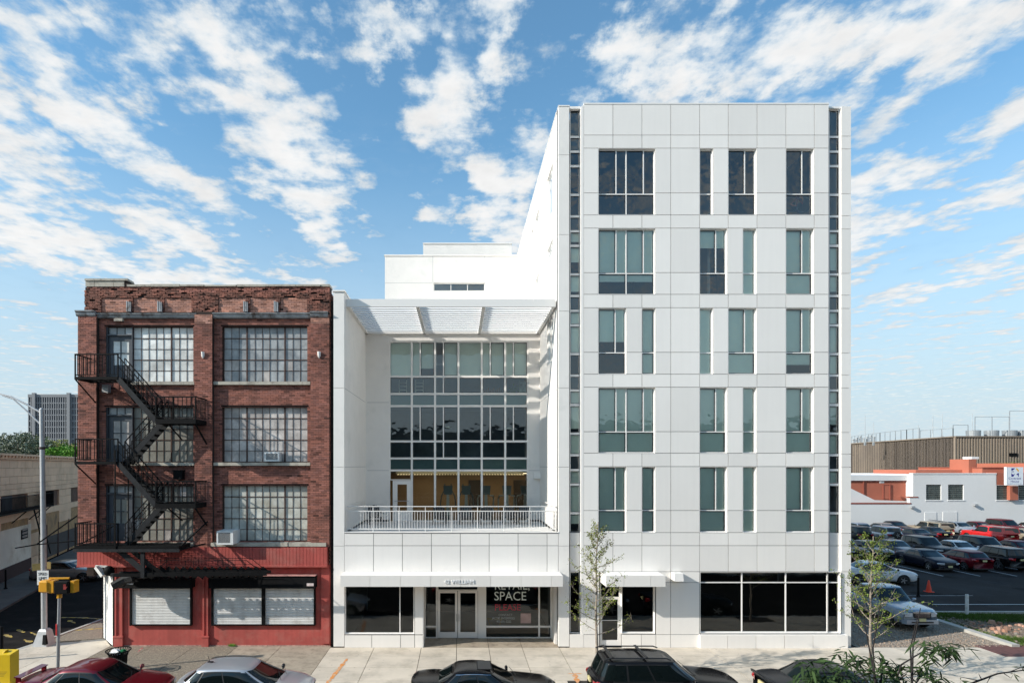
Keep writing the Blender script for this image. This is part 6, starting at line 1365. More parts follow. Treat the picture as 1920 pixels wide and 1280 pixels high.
# car-park furniture
xcn, ycn = X(1741.5,37.6), 37.6; co = static('traffic_cone', 'orange traffic cone standing alone in the car park', 'traffic cone', (xcn, ycn, -.03)); CO_ = mat('cone_orange', (.85,.06,.02), .5)
MB().lathe([(0,.75),(.035,.74),(.045,.70),(.16,.04)], (xcn,ycn,-.03), 18).build('cone', CO_, co, smooth=True); rbox(MB(), xcn-.22, xcn+.22, ycn-.22, ycn+.22, -.03, .015, .02).build('base', CO_, co)
t = static('bollard', 'white painted post at the edge of the car park lawn', 'bollard', (X(1813,31.6), 31.6, 0)); MB().lathe([(0,1.12),(.07,1.11),(.08,1.08),(.08,-.02)], (X(1813,31.6),31.6,0), 14).build('post', mat('post_white', (.62,.62,.60), .6, var=.1, dirt=(.3,.25,.2), dscale=5, dlo=.55, dhi=.75), t, smooth=True); MB().lathe([(.12,.03),(.13,0)], (X(1813,31.6),31.6,-.005), 12).build('footing', KERB, t)
bollard(X(1721.8,36.2), 36.2, 1.15, 'black post between the white saloon and the traffic cone', r=.06)
# rubble, stones and grass of the verge
def stones(name, n, area, smin, smax, m, seed, kind='stuff', par=None):
    rd = random.Random(seed); mb = MB()
    for i in range(n):
        x, y = area(rd); s = rd.uniform(smin, smax)*(1 if rd.random() < .8 else 1.8); v = []
        for j in range(6):
            a = j*math.pi/3; r = s*rd.uniform(.7,1.1); v.append((x+r*math.cos(a), y+r*math.sin(a)))
        h = s*rd.uniform(.5,1.0); k = len(mb.v); mb.v += [(a, b, -.03) for a, b in v]+[(x+(a-x)*.6, y+(b-y)*.6, h-.01) for a, b in v]; g = rd.uniform(.6,1.5); w = rd.uniform(-.08,.12); mb.tint = (g*(1+w), g, g*(1-w))
        mb.face([k+6+j for j in range(6)])
        for j in range(6): j2 = (j+1) % 6; mb.face((k+j,k+j2,k+6+j2,k+6+j))
    return mb.build(name, m, par, tint=True, kind=kind)
stones('gravel', 9000, lambda r: (r.uniform(17.6,24.05), 26.1+7.2*r.random()**1.5), .008, .028, mat('gravel_stone', (.26,.21,.17), .95, tint=True), 1)
stones('rubble', 650, lambda r: (24.6+abs(r.gauss(0,.9)), r.uniform(26.2,31.6)), .02, .07, mat('rubble_stone', (.19,.155,.125), .95, tint=True), 2)
stones('pink_rubble', 80, lambda r: (26.0+r.gauss(0,.7), 29.2+r.gauss(0,.4)), .04, .12, mat('rubble_brick', (.34,.19,.13), .95, tint=True), 3)
stones('pebbles', 1400, lambda r: (r.uniform(24.6,40), r.uniform(26.2,31.8)), .012, .04, MATS['rubble_stone'], 6)
def grass(name, n, area, m, seed, h0=.05, h1=.16):
    rd = random.Random(seed); mb = MB()
    for i in range(n):
        x, y = area(rd); h = rd.uniform(h0, h1); a = rd.uniform(0, 6.28); g = rd.uniform(.6,1.4); mb.tint = (g, g, g*.8); c, s = math.cos(a)*.014, math.sin(a)*.014; lx, ly = rd.gauss(0,.05), rd.gauss(0,.05)
        mb.poly([(x-c,y-s,-.01),(x+c,y+s,-.01),(x+lx,y+ly,h)])
    mb.build(name, m, None, tint=True, kind='stuff')
GM = leafmat('grass_blade', (.065,.12,.02))
def patch(cs): return lambda r: (lambda c: (r.gauss(c[0], c[2]), min(31.85, max(26.1, r.gauss(c[1], c[3])))))(cs[r.randrange(len(cs))])
grass('grass', 15000, patch([(26.3,31.3,.9,.3),(27.6,30.9,.7,.4),(29.6,30.6,.8,.3),(31,30.2,.9,.4),(25.6,31.6,.6,.2),(33,31,1,.3),(25.2,27.0,.3,.3),(28.5,31.4,1.,.2)]), GM, 4)
grass('weeds', 1500, lambda r: (24.75+abs(r.gauss(0,.25)), r.uniform(26.2,31.5)), GM, 5, .03, .1)
# building across the street behind the viewer (seen only in the glass)
opp = static('opposite_building', 'brown masonry building on the near side of the street, seen mirrored in the glass', 'building', (0, -2, 0)); oh = []
for fl in range(3):
    for kx in range(-9, 10): oh.append((kx*4.2-.9, kx*4.2+.9, 1.2+fl*3.6, 3.2+fl*3.6))
m_ = MB()
for q in cells(-40, 40, 0, 12, oh): m_.box(q[0], q[1], -2.2, -1.8, q[2], q[3])
m_.box(-40, 40, -16, -2.2, 11.6, 11.8); m_.build('wall', mat('opposite_masonry', (.09,.095,.10), .9, var=.1, scale=1), opp); MB().box(-40, 40, -2.4, -2.3, 0, 11.5).build('glazing', mat('opposite_glass', (.02,.025,.03), .1), opp)
# ================================================================ vehicles
CGL = mat('car_glass', (.004,.007,.007), .04, spec=.5, coat=.25)
TRIM = mat('car_trim_black', (.012,.012,.013), .45); TYRE = mat('tyre', (.018,.018,.018), .85); RIM = mat('rim_alloy', (.42,.43,.44), .3, metal=.8)
CHR = mat('chrome', (.6,.6,.62), .12, metal=1.); LREAR = mat('lamp_red', (.30,.008,.012), .12, coat=1.); LFRONT = mat('lamp_clear', (.48,.50,.52), .1, coat=1.); PLATE = mat('number_plate', (.62,.55,.28), .5, var=.15, scale=20); SEAL = mat('door_gap', (.004,.004,.004), .9)
def paint(name, c, metal=.35, rough=.3): return mat('paint_'+name, c, rough, metal=metal, coat=.7 if sum(c) > .15 else .12, spec=.4 if sum(c) > .15 else .2)
def interp(pts, x):
    if x <= pts[0][0]: return pts[0][1]
    for (a, b), (c, d) in zip(pts, pts[1:]):
        if x <= c: t = (x-a)/(c-a); t = t*t*(3-2*t) if abs(d-b) > .12 else t; return b+(d-b)*t
    return pts[-1][1]
TYPES = {
 #        L    W    H    wheelbase wheelR  profile of the body top (x from centre, +front, z)                                  greenhouse: rear base x, rear roof x, front roof x, screen base x, belt z
 'saloon': dict(L=4.75, W=1.80, H=1.45, wb=2.72, r=.325, top=[(-2.37,.96),(-2.33,1.0),(-2.2,1.03),(-1.6,1.06),(-.9,1.0),(1.0,.98),(1.25,.965),(1.9,.87),(2.25,.79),(2.37,.74)], g=(-1.75,-.95,.42,1.28), belt=.94),
 'old_saloon': dict(L=4.80, W=1.78, H=1.41, wb=2.78, r=.32, top=[(-2.4,.95),(-2.38,.97),(-2.3,1.0),(-1.6,1.03),(-.9,.98),(.9,.95),(1.1,.95),(2.1,.85),(2.3,.79),(2.4,.74)], g=(-1.72,-1.02,.30,1.12), belt=.92),
 'hatch': dict(L=4.36, W=1.78, H=1.49, wb=2.65, r=.325, top=[(-2.18,1.0),(-2.12,1.02),(-1.9,1.04),(-.9,1.0),(1.0,.99),(1.2,.97),(1.75,.86),(2.05,.78),(2.18,.74)], g=(-2.05,-1.5,.30,1.22), belt=.97),
 'suv': dict(L=4.80, W=1.88, H=1.76, wb=2.80, r=.37, top=[(-2.4,1.08),(-2.37,1.1),(-2.3,1.12),(-.9,1.12),(.9,1.12),(1.1,1.12),(2.0,1.05),(2.3,1.0),(2.4,.96)], g=(-2.28,-2.02,.30,1.05), belt=1.10),
 'pickup': dict(L=5.3, W=1.88, H=1.76, wb=3.2, r=.38, top=[(-2.65,1.08),(-2.62,1.12),(-2.5,1.14),(-.7,1.14),(1.1,1.12),(1.3,1.12),(2.3,1.05),(2.52,1.02),(2.62,.99),(2.65,.97)], g=(-.98,-.82,.42,1.12), belt=1.10),
}
def make_car(kind, pm, label, cat, loc, rz, group=None, opts=()):
    T = TYPES[kind]; L, Wd, H, wb, wr = T['L'], T['W'], T['H'], T['wb'], T['r']; hw = Wd/2
    nm = {'saloon':'parked_car','old_saloon':'parked_car','hatch':'parked_car','suv':'parked_suv','pickup':'pickup_truck'}[kind]
    c = thing(nm, label, cat, loc, rz, group); key = (kind, pm.name)
    # ---- body
    xs_ = [-L/2+L*i/56 for i in range(57)]; wx_ = (-wb/2, wb/2); 
    if kind == 'suv' or kind == 'pickup': zb0 = .36
    else: zb0 = .22
    rows = []
    for x in xs_:
        s = max(0, (abs(x)-(L/2-.75))/.75); w = hw*(1-.17*s**2.6); zt = interp(T['top'], x); zb = zb0+.08*s**2
        if s > .93: zt = zb0+.32+(zt-zb0-.32)*.9
        arch = 0
        for q in wx_:
            d = abs(x-q); ra = wr+.07
            if d < ra: arch = max(arch, math.sqrt(ra*ra-d*d)+wr*.98)
        h = zt-zb; sec = [(w*.80, zb), (w*.97, zb+.03), (w, zb+.28*h), (w*1.0, zb+.52*h), (w*.985, zb+.78*h), (w*.95, zt-.06), (w*.88, zt-.012), (w*.70, zt+.012), (w*.35, zt+.03)]
        if arch > zb: sec = [(y, max(z, arch) if i < 4 else max(z, min(arch, zt-.07))) for i, (y, z) in enumerate(sec)]
        half = [(x, y, z) for y, z in sec]; rows.append(half+[(x, 0, zt+.034)]+[(x, -y, z) for x, y, z in half[::-1]])
    BOW = .20
    def bow(x, y): s = max(0, (abs(x)-(L/2-.45))/.45); return x-math.copysign(BOW*s*(abs(y)/hw)**2.4, x)
    rows = [[(bow(x, y), y, z) for x, y, z in r] for r in rows]
    b = MB(); b.grid(rows); k = len(b.v); n = len(rows[0]); b.face(list(range(n))[::-1] if False else list(range(n))); b.face([k-n+i for i in range(n)][::-1])
    b.build('body', pm, c, smooth=True)
    u = MB(); u.box(-L/2+.12, L/2-.12, -hw+.14, hw-.14, zb0-.02, zb0+.25)
    for q in wx_: u.box(q-wr-.08, q+wr+.08, -hw+.10, hw-.10, zb0, wr*2+.1)
    u.build('underbody', TRIM, c)
    # ---- greenhouse
    xr, xrr, xf, xw = T['g']; belt = T['belt']-.02; nn = 5.2
    def gh(t, pr=T['g']):
        a0 = pr[0]+(pr[1]-pr[0])*t**.92; a1 = pr[3]+(pr[2]-pr[3])*t**.9; bw = hw*(.945-(.20 if kind not in ('suv','pickup') else .13)*t**1.35); return (a0+a1)/2, (a1-a0)/2, bw
    def sup(v, n=nn): return max(0., 1-abs(v)**n)**(1/n)
    zr = H-.05; NR = 40; rows = []
    cm_, am_ = (xrr+xf)/2, (xf-xrr)/2; KZ = .055 if kind not in ('suv','pickup') else .03
    def zz(x, t): return belt+(zr-belt)*t-KZ*t*t*min(1.3, abs((x-cm_)/am_))**2.2
    def ring(cx, a, bw, z, sc=1., t=1.):
        out = []
        for j in range(NR+1):
            th = 2*math.pi*j/NR; co, si = math.cos(th), math.sin(th); xx = cx+a*sc*math.copysign(abs(co)**(2/nn), co); out.append((xx, bw*sc*math.copysign(abs(si)**(2/nn), si), z+zz(xx, t)))
        return out
    for i in range(9): t = i/8; cx_, a, bw = gh(t); rows.append(ring(cx_, a, bw, 0., 1., t))
    cx_, a, bw = gh(1.)
    for sc, dz in ((.975,.012),(.93,.022),(.8,.035),(.5,.048),(.2,.052),(0.001,.052)): rows.append(ring(cx_, a, bw, dz, sc, 1.))
    g_ = MB(); g_.grid(rows); g_.build('roof', pm, c, smooth=True)
    def sidepane(name, f0, f1, t0, t1, m, off, slant=True, label=None, par=c, sides=(1,-1), sl=0.):
        for sd_ in sides:
            R_ = []
            for i in range(7):
                t = t0+(t1-t0)*i/6; cx_, a, bw = gh(t); row = []
                for j in range(9):
                    f = f0+(f1-f0)*j/8; v = f*.955 if slant else f; y = bw*sup(v)+off; row.append((cx_+a*v, sd_*y, zz(cx_+a*v, t)))
                R_.append(row)
            mb = MB(); mb.grid(R_, sd_ > 0); mb.build(name, m, par, smooth=True)
    def endpane(name, front, t0, t1, yf, m, off):
        R_ = []
        for i in range(7):
            t = t0+(t1-t0)*i/6; cx_, a, bw = gh(t); R_.append([(lambda xx: (xx, bw*v, zz(xx, t)+.010))(cx_+(1 if front else -1)*(a*sup(v)+off)) for v in [yf*(-1+2*j/10) for j in range(11)]])
        mb = MB(); mb.grid(R_, not front); mb.build(name, m, c, smooth=True)
    endpane('windscreen', True, .03, .97, .90, CGL, .012); endpane('rear_window', False, (.25 if kind in ('suv','hatch') else .05), .93, .86, CGL, .012)
    if kind in ('saloon', 'old_saloon'): doors = [(-.80,-.56),(-.52,.10),(.145,.80)]
    elif kind == 'hatch': doors = [(-.90,-.66),(-.61,-.02),(.02,.80)]
    elif kind == 'suv': doors = [(-.93,-.47),(-.42,.10),(.14,.86)]
    else: doors = [(-.86,.02),(.08,.84)]
    sidepane('window_trim', doors[0][0]-.035, doors[-1][1]+.035, .06, .93, TRIM, .004)
    for f0, f1 in doors: sidepane('side_window', f0, f1, .11, .88, CGL, .009)
    if 'chrome' in opts: sidepane('window_strip', doors[0][0]-.04, doors[-1][1]+.04, .925, .955, CHR, .012)
    # ---- roof details
    if 'rack' in opts:
        for y in (-1, 1):
            m_ = MB(); m_.tube([(xrr-.0,y*hw*.70,H+.0),(xrr+.15,y*hw*.70,H+.06),(xf-.35,y*hw*.70,H+.06),(xf-.2,y*hw*.70,H+.0)], .022, 6); m_.build('roof_rail', TRIM, c)
        for x in (xrr+.25, xrr+1.35): MB().box(x-.04, x+.04, -hw*.72, hw*.72, H+.06, H+.10).build('roof_bar', TRIM, c)
    if 'sunroof' in opts:
        m_ = MB(); m_.box(-.20, .22, -.40, .40, H+.000, H+.0045); m_.build('sunroof', mat('sunroof_matt', (.03,.03,.03), .5), c); MB().box(-.23, .25, -.43, .43, H-.01, H+.0025).build('sunroof_seal', SEAL, c)
    if 'antenna' in opts: m_ = MB(); m_.tube([(xrr+.25,0,H+.0),(xrr+.18,0,H+.22)], [.008,.005], 5); m_.box(xrr+.18, xrr+.36, -.03, .03, H-.01, H+.02); m_.build('antenna', TRIM, c)
    if 'spoiler' in opts:
        z = interp(T['top'], -L/2+.25); m_ = MB(); m_.hexa([(-L/2+.06,-hw*.72,z+.13),(-L/2+.28,-hw*.72,z+.12),(-L/2+.28,hw*.72,z+.12),(-L/2+.06,hw*.72,z+.13),(-L/2+.06,-hw*.72,z+.165),(-L/2+.28,-hw*.72,z+.14),(-L/2+.28,hw*.72,z+.14),(-L/2+.06,hw*.72,z+.165)])
        for y in (-1, 1): m_.box(-L/2+.1, -L/2+.24, y*hw*.66-.03, y*hw*.66+.03, z-.05, z+.13)
        m_.build('spoiler', pm, c)
    if 'lip' in opts: z = interp(T['top'], -L/2+.12); MB().hexa([(-L/2+.02,-hw*.75,z-.01),(-L/2+.22,-hw*.75,z-.01),(-L/2+.22,hw*.75,z-.01),(-L/2+.02,hw*.75,z-.01),(-L/2-.0,-hw*.75,z+.07),(-L/2+.06,-hw*.75,z+.065),(-L/2+.06,hw*.75,z+.065),(-L/2-.0,hw*.75,z+.07)]).build('spoiler', pm, c)
    if 'cap' in opts:     # hard cover over the load bed with its own windows
        m_ = MB(); x0, x1, w0, w1, z0, z1 = -2.58, -.78, hw*.93, hw*.80, 1.12, H-.02; m_.hexa([(x0,-w0,z0),(x1,-w0,z0),(x1,w0,z0),(x0,w0,z0),(x0+.1,-w1,z1),(x1,-w1,z1),(x1,w1,z1),(x0+.1,w1,z1)]); m_.build('bed_cap', pm, c)
        for y in (-1, 1):
            f = lambda x, t: (x, y*(w0+(w1-w0)*t+.012), z0+(z1-z0)*t); m_ = MB(); m_.poly([f(x0+.25,.25), f(x1-.15,.25), f(x1-.15,.85), f(x0+.3,.85)][::(1 if y < 0 else -1)]); m_.build('side_window', CGL, c)
        m_ = MB(); m_.poly([(x0+.03-.012+.02,w0-.15,z0+.12),(x0-.012+.025,-w0+.15,z0+.12),(x0+.085-.012,-w1+.1,z1-.08),(x0+.085-.012,w1-.1,z1-.08)]); m_.build('rear_window', CGL, c)
    elif kind == 'pickup': MB().box(-2.5, -.85, -hw+.14, hw-.14, 1.12, 1.182).build('bed_cover', TRIM, c)
    # ---- lamps, grille, plates, bumpers
    zl = T['top'][-2][1]; 
    def lamp(name, m, x0, x1, y, z0, z1, w):
        for sd_ in (-1, 1):
            mb = MB(); mb.ell(((x0+x1)/2, sd_*y, (z0+z1)/2), (abs(x1-x0)/2, w/2, (z1-z0)/2), 12, 8); mb.build(name, m, c, smooth=True)
    fx = L/2; zh_ = {'suv':.86,'pickup':.86}.get(kind, .66)
    lamp('headlight', LFRONT, fx-.42, fx-.045, hw*.68, zh_-.085, zh_+.09, .44)
    zt_ = {'suv':.98,'pickup':.92,'hatch':.90}.get(kind, .86); lamp('taillight', LREAR, -fx+.045, -fx+.34, hw*.74, zt_-.10, zt_+.11, .30)
    def facepatch(name, m, sgn, ya, yb, za, zb_, off=.008, tilt=0.):
        R_ = [[(sgn*(fx-BOW*(abs(y)/hw)**2.4+off-tilt*t), y, za+(zb_-za)*t) for y in [ya+(yb-ya)*j/8 for j in range(9)]] for t in (0, .33, .67, 1)]
        mb = MB(); mb.grid(R_, sgn < 0); mb.build(name, m, c, smooth=True)
    for sd_ in (-1, 1):
        ya, yb = sorted((sd_*hw*.47, sd_*hw*.80)); facepatch('headlight', LFRONT, 1, ya, yb, zh_-(.07 if kind != 'pickup' else .13), zh_+.075); ya, yb = sorted((sd_*hw*.50, sd_*hw*.80)); facepatch('taillight', LREAR, -1, ya, yb, zt_-.09, zt_+.07)
    facepatch('grille', TRIM, 1, -hw*.43, hw*.43, zh_-(.08 if kind != 'pickup' else .17), zh_+.07, .010)
    if kind in ('pickup', 'suv') or 'chrome' in opts: facepatch('grille_bar', CHR, 1, -hw*.45, hw*.45, zh_+.065, zh_+.095, .014)
    MB().box(fx-.09, fx+(-.004 if kind != 'pickup' else .028), -hw*.55, hw*.55, zb0+.09, zb0+.16).build('air_intake', TRIM, c)
    MB().box(fx-.05, fx+(.006 if kind != 'pickup' else .036), -.155, .155, zb0+.17, zb0+.31).build('front_plate', PLATE, c); MB().box(-fx-.006, -fx+.05, -.155, .155, zt_-.10, zt_+.03).build('rear_plate', PLATE, c)
    if kind == 'pickup':
        m_ = MB(); m_.hexa([(fx-.16,-hw*.93,.40),(fx+.02,-hw*.80,.40),(fx+.02,hw*.80,.40),(fx-.16,hw*.93,.40),(fx-.16,-hw*.93,.60),(fx+.01,-hw*.80,.60),(fx+.01,hw*.80,.60),(fx-.16,hw*.93,.60)]); m_.build('bumper', pm, c)
        m_ = MB()
        for zz_ in (.75,.81,.87): m_.box(fx-.03, fx+.016, -hw*.36, hw*.36, zz_, zz_+.010)
        m_.build('grille_slats', CHR, c, kind='stuff')
    # ---- door gaps, handles, mirrors
    z0_, z1_ = zb0+.16, belt-.005
    gm_ = MB()
    cxb, ab, _ = gh(0.)
    for f in [doors[-1][1]+.05, (doors[-1][0]+doors[-2][1])/2] + ([(doors[0][0]+doors[0][1])/2-.1] if len(doors) > 2 else []):
        x = cxb+ab*f*.955
        for sd_ in (-1, 1): gm_.poly([(x-.006,sd_*hw*1.003,z0_+.2),(x+.006,sd_*hw*1.003,z0_+.2),(x+.006,sd_*hw*1.0005,z1_-.13),(x-.006,sd_*hw*1.0005,z1_-.13)])
    gm_.build('door_gap', SEAL, c)
    for f in (doors[-1][0]+.10, doors[-2][0]+.10):
        x = cxb+ab*f*.955
        for sd_ in (-1, 1): MB().box(x-.09, x+.07, sd_*hw*.99-.02, sd_*hw*.99+.02, belt-.14, belt-.11).build('door_handle', pm, c)
    for sd_ in (-1, 1):
        mb = MB(); mb.ell((xw-.30, sd_*(hw+.06), belt+.10), (.06,.115,.075), 10, 6); mb.bar((xw-.28, sd_*(hw*.9), belt+.05), (xw-.28, sd_*(hw+.03), belt+.07), .05, .03); mb.build('mirror', pm if 'blackmirror' not in opts else TRIM, c, smooth=True)
    if 'wipers' in opts:
        for y in (-.35, .25): MB().bar((xw+.0, y, belt+.06), (xw-.22, y+.5, belt+.20), .012, .01).build('wiper', TRIM, c)
    # ---- wheels
    for q in wx_:
        for sd_ in (-1, 1):
            w = bpy.data.objects.new('wheel', None); S.collection.objects.link(w); w.parent = c; w.location = (q, sd_*(hw-.11), wr); w['_o'] = (0,0,0); w.empty_display_size = .1
            if ('tyre', wr) not in _UNIT:
                _UNIT[('tyre', wr)] = MB().lathe([(wr*.62,-.10),(wr*.9,-.105),(wr,-.07),(wr,.07),(wr*.9,.105),(wr*.62,.10)], n=26, axis='y').mesh('tyre', TYRE, True)
                rm_ = MB(); rm_.lathe([(wr*.62,-.09),(wr*.66,-.10),(wr*.6,-.105),(wr*.55,-.06),(wr*.12,-.05)], n=26, axis='y'); rm_.lathe([(wr*.62,.09),(wr*.66,.10),(wr*.6,.105),(wr*.55,.06),(wr*.12,.05)], n=26, axis='y')
                rm_.m = 1
                for s2 in (-1, 1):
                    for k2 in range(5): a = 2*math.pi*k2/5; rm_.bar((0, s2*.085, 0), (wr*.62*math.cos(a), s2*.095, wr*.62*math.sin(a)), .06, .02, (0,1,0))
                    rm_.lathe([(0,s2*.10),(wr*.2,s2*.098),(wr*.22,s2*.07)], n=12, axis='y')
                _UNIT[('rim', wr)] = rm_.mesh('rim', [TRIM, RIM])
            for nm_ in ('tyre', 'rim'): o = bpy.data.objects.new(nm_, _UNIT[(nm_, wr)]); S.collection.objects.link(o); o.parent = w
    if 'spare' in opts:
        for nm_, m in (('spare_tyre', _UNIT[('tyre', wr)]), ('spare_rim', _UNIT[('rim', wr)])): o = bpy.data.objects.new(nm_, m); S.collection.objects.link(o); o.parent = c; o.location = (-fx-.10, .0, .98); o.rotation_euler = (0, 0, math.pi/2)
    if 'roofbox' in opts:
        for k2 in range(4): MB().bar((-2.2+k2*.45, -.55, H+.02), (-2.0+k2*.45, .55, H+.18), .05).build('roof_bar', TRIM, c)
    return c
PRED = paint('red', (.17,.004,.012)); PSIL = paint('silver', (.52,.53,.55), .5); PBLK = paint('black', (.006,.006,.007), .1, .2); PNAV = paint('navy', (.008,.010,.022), .3); PDRK = paint('charcoal', (.02,.022,.026), .4)
PWHT = paint('white', (.70,.70,.70), 0.); PBLU = paint('blue_silver', (.33,.38,.44), .5); PMAR = paint('maroon', (.13,.004,.012), .3); PBEI = paint('beige', (.34,.28,.20), .3); PBRT = paint('bright_red', (.55,.012,.012), .1); PBRN = paint('bronze_grey', (.34,.31,.28), .5); PRBL = paint('slate', (.04,.05,.07), .4)
YC = 19.75; ZR = -.10
make_car('saloon', PRED, 'dark red saloon with rear spoiler parked beside the litter bin', 'car', (X(178,YC), YC+.15, ZR), 0, 'cars parked along the kerb', ('spoiler','wipers'))
make_car('hatch', PSIL, 'silver hatchback with a small roof antenna parked before the brick building', 'car', (X(462,YC), YC+.1, ZR), 0, 'cars parked along the kerb', ('antenna','wipers','blackmirror'))
make_car('old_saloon', PBLK, 'black saloon with a sunroof parked before the double entrance doors', 'car', (X(907,YC), YC+.05, ZR), 0, 'cars parked along the kerb', ('sunroof','chrome','wipers'))
make_car('suv', PBLK, 'black off-road estate with roof bars parked beside the young tree', 'car', (X(1238,YC)+.05, YC+.1, ZR), 0, 'cars parked along the kerb', ('rack','wipers'))
make_car('saloon', PDRK, 'dark saloon half hidden behind the narrow leaves at the bottom right', 'car', (X(1427,YC)+2.35, YC+.0, ZR), 0, 'cars parked along the kerb', ('lip','wipers'))
make_car('old_saloon', PBRN, 'bronze grey saloon parked in the side street before the louvred garage', 'car', (-27.4, 42.0, -.126), 0.05)
make_car('pickup', PBLU, 'blue silver pickup truck parked nose out on the gravel drive', 'truck', (22.05, 31.0, -.01), -math.pi/2, None, ('wipers',))
make_car('saloon', PWHT, 'white saloon parked sideways behind the silver pickup truck', 'car', (X(1720,39.8)-2.2, 40.75, -.03), -.16, None, ('blackmirror',))
H_ = math.pi/2; G1 = 'cars in the car park'
LOT = [('saloon',PNAV,36.5,46.6,-H_,'black saloon at the left end of the first full row facing out','chrome'),('hatch',PMAR,39.15,46.5,H_,'dark red hatchback right of the black saloon in the first row',''),('suv',PBLK,41.9,46.7,H_,'black estate at the right of the first row with red tail lamps',''),('saloon',PBLU,44.7,46.3,H_,'pale silver car at the right picture edge in the first row',''),
 ('suv',PNAV,33.2,51.6,-H_,'dark car half hidden by the corner of the white building in the second row',''),('saloon',PRBL,35.7,52.0,-H_,'dark grey saloon with clear headlamps at the left of the second row',''),('saloon',PRBL,38.3,52.4,-H_,'slate saloon second in the second row behind the black saloon',''),('suv',PDRK,40.95,52.2,-H_,'charcoal box-shaped car left of the white saloon in the second row',''),('saloon',PWHT,43.5,52.0,-H_,'white saloon in the middle of the second row',''),('suv',PNAV,46.1,52.2,-H_,'navy estate between the white and the maroon cars in the second row',''),('saloon',PMAR,48.8,52.0,-H_,'maroon saloon at the right end of the second row',''),('saloon',PRBL,51.3,52.0,-H_,'blue grey car at the right picture edge in the second row',''),
 ('suv',PDRK,41.2,62.6,H_,'dark car left of the silver one with the spare wheel',''),('suv',PSIL,44.2,62.5,H_,'silver off-roader carrying a spare wheel on its tail','spare'),('saloon',PNAV,47.6,62.4,H_,'dark saloon right of the spare wheel car in the third row',''),('saloon',PDRK,50.6,64.2,H_,'dark saloon with bright red tail lamps before the beige truck',''),('pickup',PBRT,55.3,62.2,H_,'bright red pickup truck with a covered load bed','cap'),('old_saloon',PBEI,59.4,63.0,H_,'beige saloon at the right edge behind the blue grey car',''),
 ('pickup',PBEI,53.0,67.2,H_,'beige pickup truck with a load cover and roof bars','cap roofbox'),('saloon',PRBL,43.6,68.6,H_,'dark blue saloon leftmost of the back row by the wall',''),('saloon',PBLU,46.0,68.8,H_,'blue grey saloon second from the left in the back row',''),('saloon',PBRN,48.6,68.6,H_,'bronze saloon third from the left in the back row',''),('saloon',PNAV,51.4,70.2,-H_,'dark green-black saloon left of the beige truck in the back row',''),
 ('saloon',PBLU,58.4,69.6,-H_,'silver car behind the bonnet of the red pickup',''),('saloon',PMAR,60.9,69.8,-H_,'faded red car behind the red pickup roof',''),('suv',PMAR,63.4,69.0,-H_,'dark red estate rising behind the red pickup',''),('saloon',PWHT,67.0,69.4,-H_,'white car in the back row right of the dark red estate',''),('saloon',PNAV,69.6,69.4,-H_,'dark car at the right end of the back row','')]
for kd, pm, x, y, rz, lb, op in LOT: make_car(kd, pm, lb, 'truck' if kd == 'pickup' else 'car', (x, y, -.03), rz+U(-.015,.015), G1, tuple(op.split()))
# ================================================================ terrace chairs
CHW = mat('chair_grey', (.05,.052,.056), .6, var=.1)
def chair(x, y, rz, label, tall=1.0):
    c = thing('garden_chair', label, 'chair', (x, y, 4.932), rz, 'dark slatted chairs on the terrace')
    for k in range(5): xx = -.24+k*.12; MB().hexa([(xx-.05,.22,.34),(xx+.05,.22,.34),(xx+.05,.24,.34),(xx-.05,.24,.34),(xx-.055,.42,.95-.03*abs(k-2)**1.5),(xx+.055,.42,.95-.03*abs(k-2)**1.5),(xx+.055,.44,.95-.03*abs(k-2)**1.5),(xx-.055,.44,.95-.03*abs(k-2)**1.5)]).build('back_slat', CHW, c)
    MB().hexa([(-.28,-.30,.36),(.28,-.30,.36),(.28,.24,.28),(-.28,.24,.28),(-.28,-.30,.39),(.28,-.30,.39),(.28,.24,.31),(-.28,.24,.31)]).build('seat', CHW, c)
    for s in (-1, 1):
        MB().box(s*.34-.05, s*.34+.05, -.36, .34, .56, .585).build('armrest', CHW, c); MB().box(s*.33-.02, s*.33+.02, -.32, -.24, 0, .56).build('leg', CHW, c); MB().bar((s*.30,-.2,.34), (s*.30,.45,.03), .03, .08).build('leg', CHW, c)
    return c
for px, rz, lb in ((703,.3,'dark slatted chair in the left corner of the terrace'),(824,3.1,'dark slatted chair left of the terrace centre before the glazing'),(874,0,'dark slatted chair near the middle of the terrace'),(911,3.2,'dark slatted chair right of the terrace middle'),(956,.1,'dark slatted chair second from the right on the terrace'),(982,-.2,'dark slatted chair at the right end of the glazing on the terrace')): chair(X(px,30.6), 30.6, rz, lb)
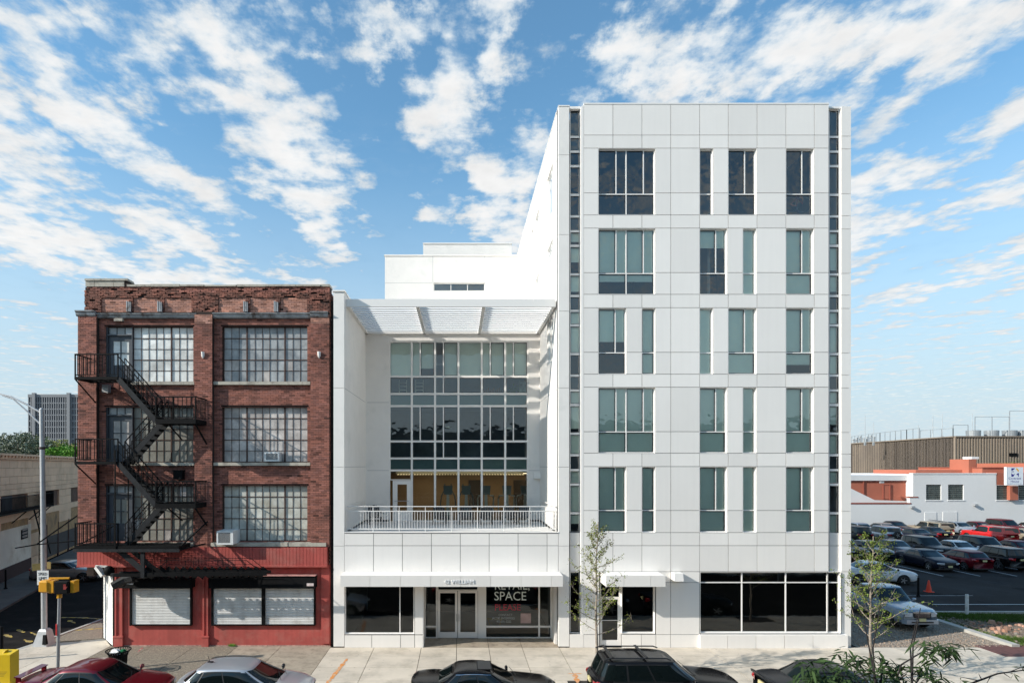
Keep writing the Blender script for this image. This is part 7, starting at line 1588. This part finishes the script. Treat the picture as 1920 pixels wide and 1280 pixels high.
# ================================================================ exercise machines indoors
GY = mat('gym_grey', (.10,.13,.15), .4); GL = mat('gym_light', (.38,.42,.44), .35)
def machine(px, lab, tread):
    Y = 34.0; x = X(px,Y); t = static('exercise_machine', lab, 'exercise machine', (x, Y, 4.935), 'exercise machines in the gym'); z = 4.935
    MB().box(x-.3, x+.3, Y-.7, Y+.9, z, z+.22).build('base', GY, t); MB().hexa([(x-.1,Y-.5,z+.2),(x+.1,Y-.5,z+.2),(x+.1,Y-.3,z+.2),(x-.1,Y-.3,z+.2),(x-.07,Y-.2,z+1.45),(x+.07,Y-.2,z+1.45),(x+.07,Y-.1,z+1.45),(x-.07,Y-.1,z+1.45)]).build('column', GL, t)
    m_ = MB(); m_.hexa([(x-.22,Y-.25,z+1.35),(x+.22,Y-.25,z+1.35),(x+.22,Y-.15,z+1.35),(x-.22,Y-.15,z+1.35),(x-.27,Y-.1,z+1.85),(x+.27,Y-.1,z+1.85),(x+.27,Y-.04,z+1.85),(x-.27,Y-.04,z+1.85)]); m_.build('console', GY, t)
    for s in (-1, 1):
        if tread: m_ = MB(); m_.tube([(x+s*.2,Y-.2,z+1.3),(x+s*.42,Y-.1,z+1.28),(x+s*.46,Y+.3,z+1.1),(x+s*.42,Y+.5,z+.2)], .045, 6)
        else: m_ = MB(); m_.tube([(x+s*.18,Y-.1,z+1.95),(x+s*.2,Y,z+1.6),(x+s*.38,Y+.05,z+1.25),(x+s*.44,Y+.1,z+.7)], .035, 6)
        m_.build('handle', GL if tread else GY, t)
for px, lb, td in ((840,'dark elliptical trainer behind the terrace glass, left of the two',0),(874,'dark elliptical trainer behind the terrace glass, right of the two',0),(911,'treadmill with pale arms behind the fifth glazing bay',1),(950,'treadmill with pale arms behind the white mullion on the right',1),(984,'treadmill at the right end of the gym behind the glass',1)): machine(px, lb, td)
# bicycle behind the top-right window, shelf and plants behind the curtain wall
bx_, bz_ = X(1500,26.5), Z(401,26.5); bi = static('bicycle', 'bicycle leaning behind the lower pane of the top right window', 'bicycle', (bx_, 26.5, bz_-.1)); BCM = mat('bike_grey', (.25,.26,.27), .4)
for dx in (-.42, .12): mb = MB(); ring = [(bx_+dx+.33*math.cos(a), 26.5, bz_+.40+.33*math.sin(a)) for a in [2*math.pi*i/24 for i in range(25)]]; mb.tube(ring, .016, 5, False); mb.build('wheel', BCM, bi)
mb = MB(); P_ = lambda x, z: (bx_+x, 26.5, bz_+z)
for a, b in ((P_(-.42,.4),P_(-.1,.75)),(P_(-.1,.75),P_(.12,.4)),(P_(-.42,.4),P_(-.15,.35)),(P_(-.15,.35),P_(-.1,.85)),(P_(.12,.4),P_(.05,.95))): mb.bar(a, b, .03)
mb.build('frame', mat('bike_red', (.35,.05,.05), .4), bi)
MB().box(bx_-.12, bx_+.45, 26.62, 26.65, bz_+.1, bz_+.95).build('cushion', BLIND, bi) if 0 else None
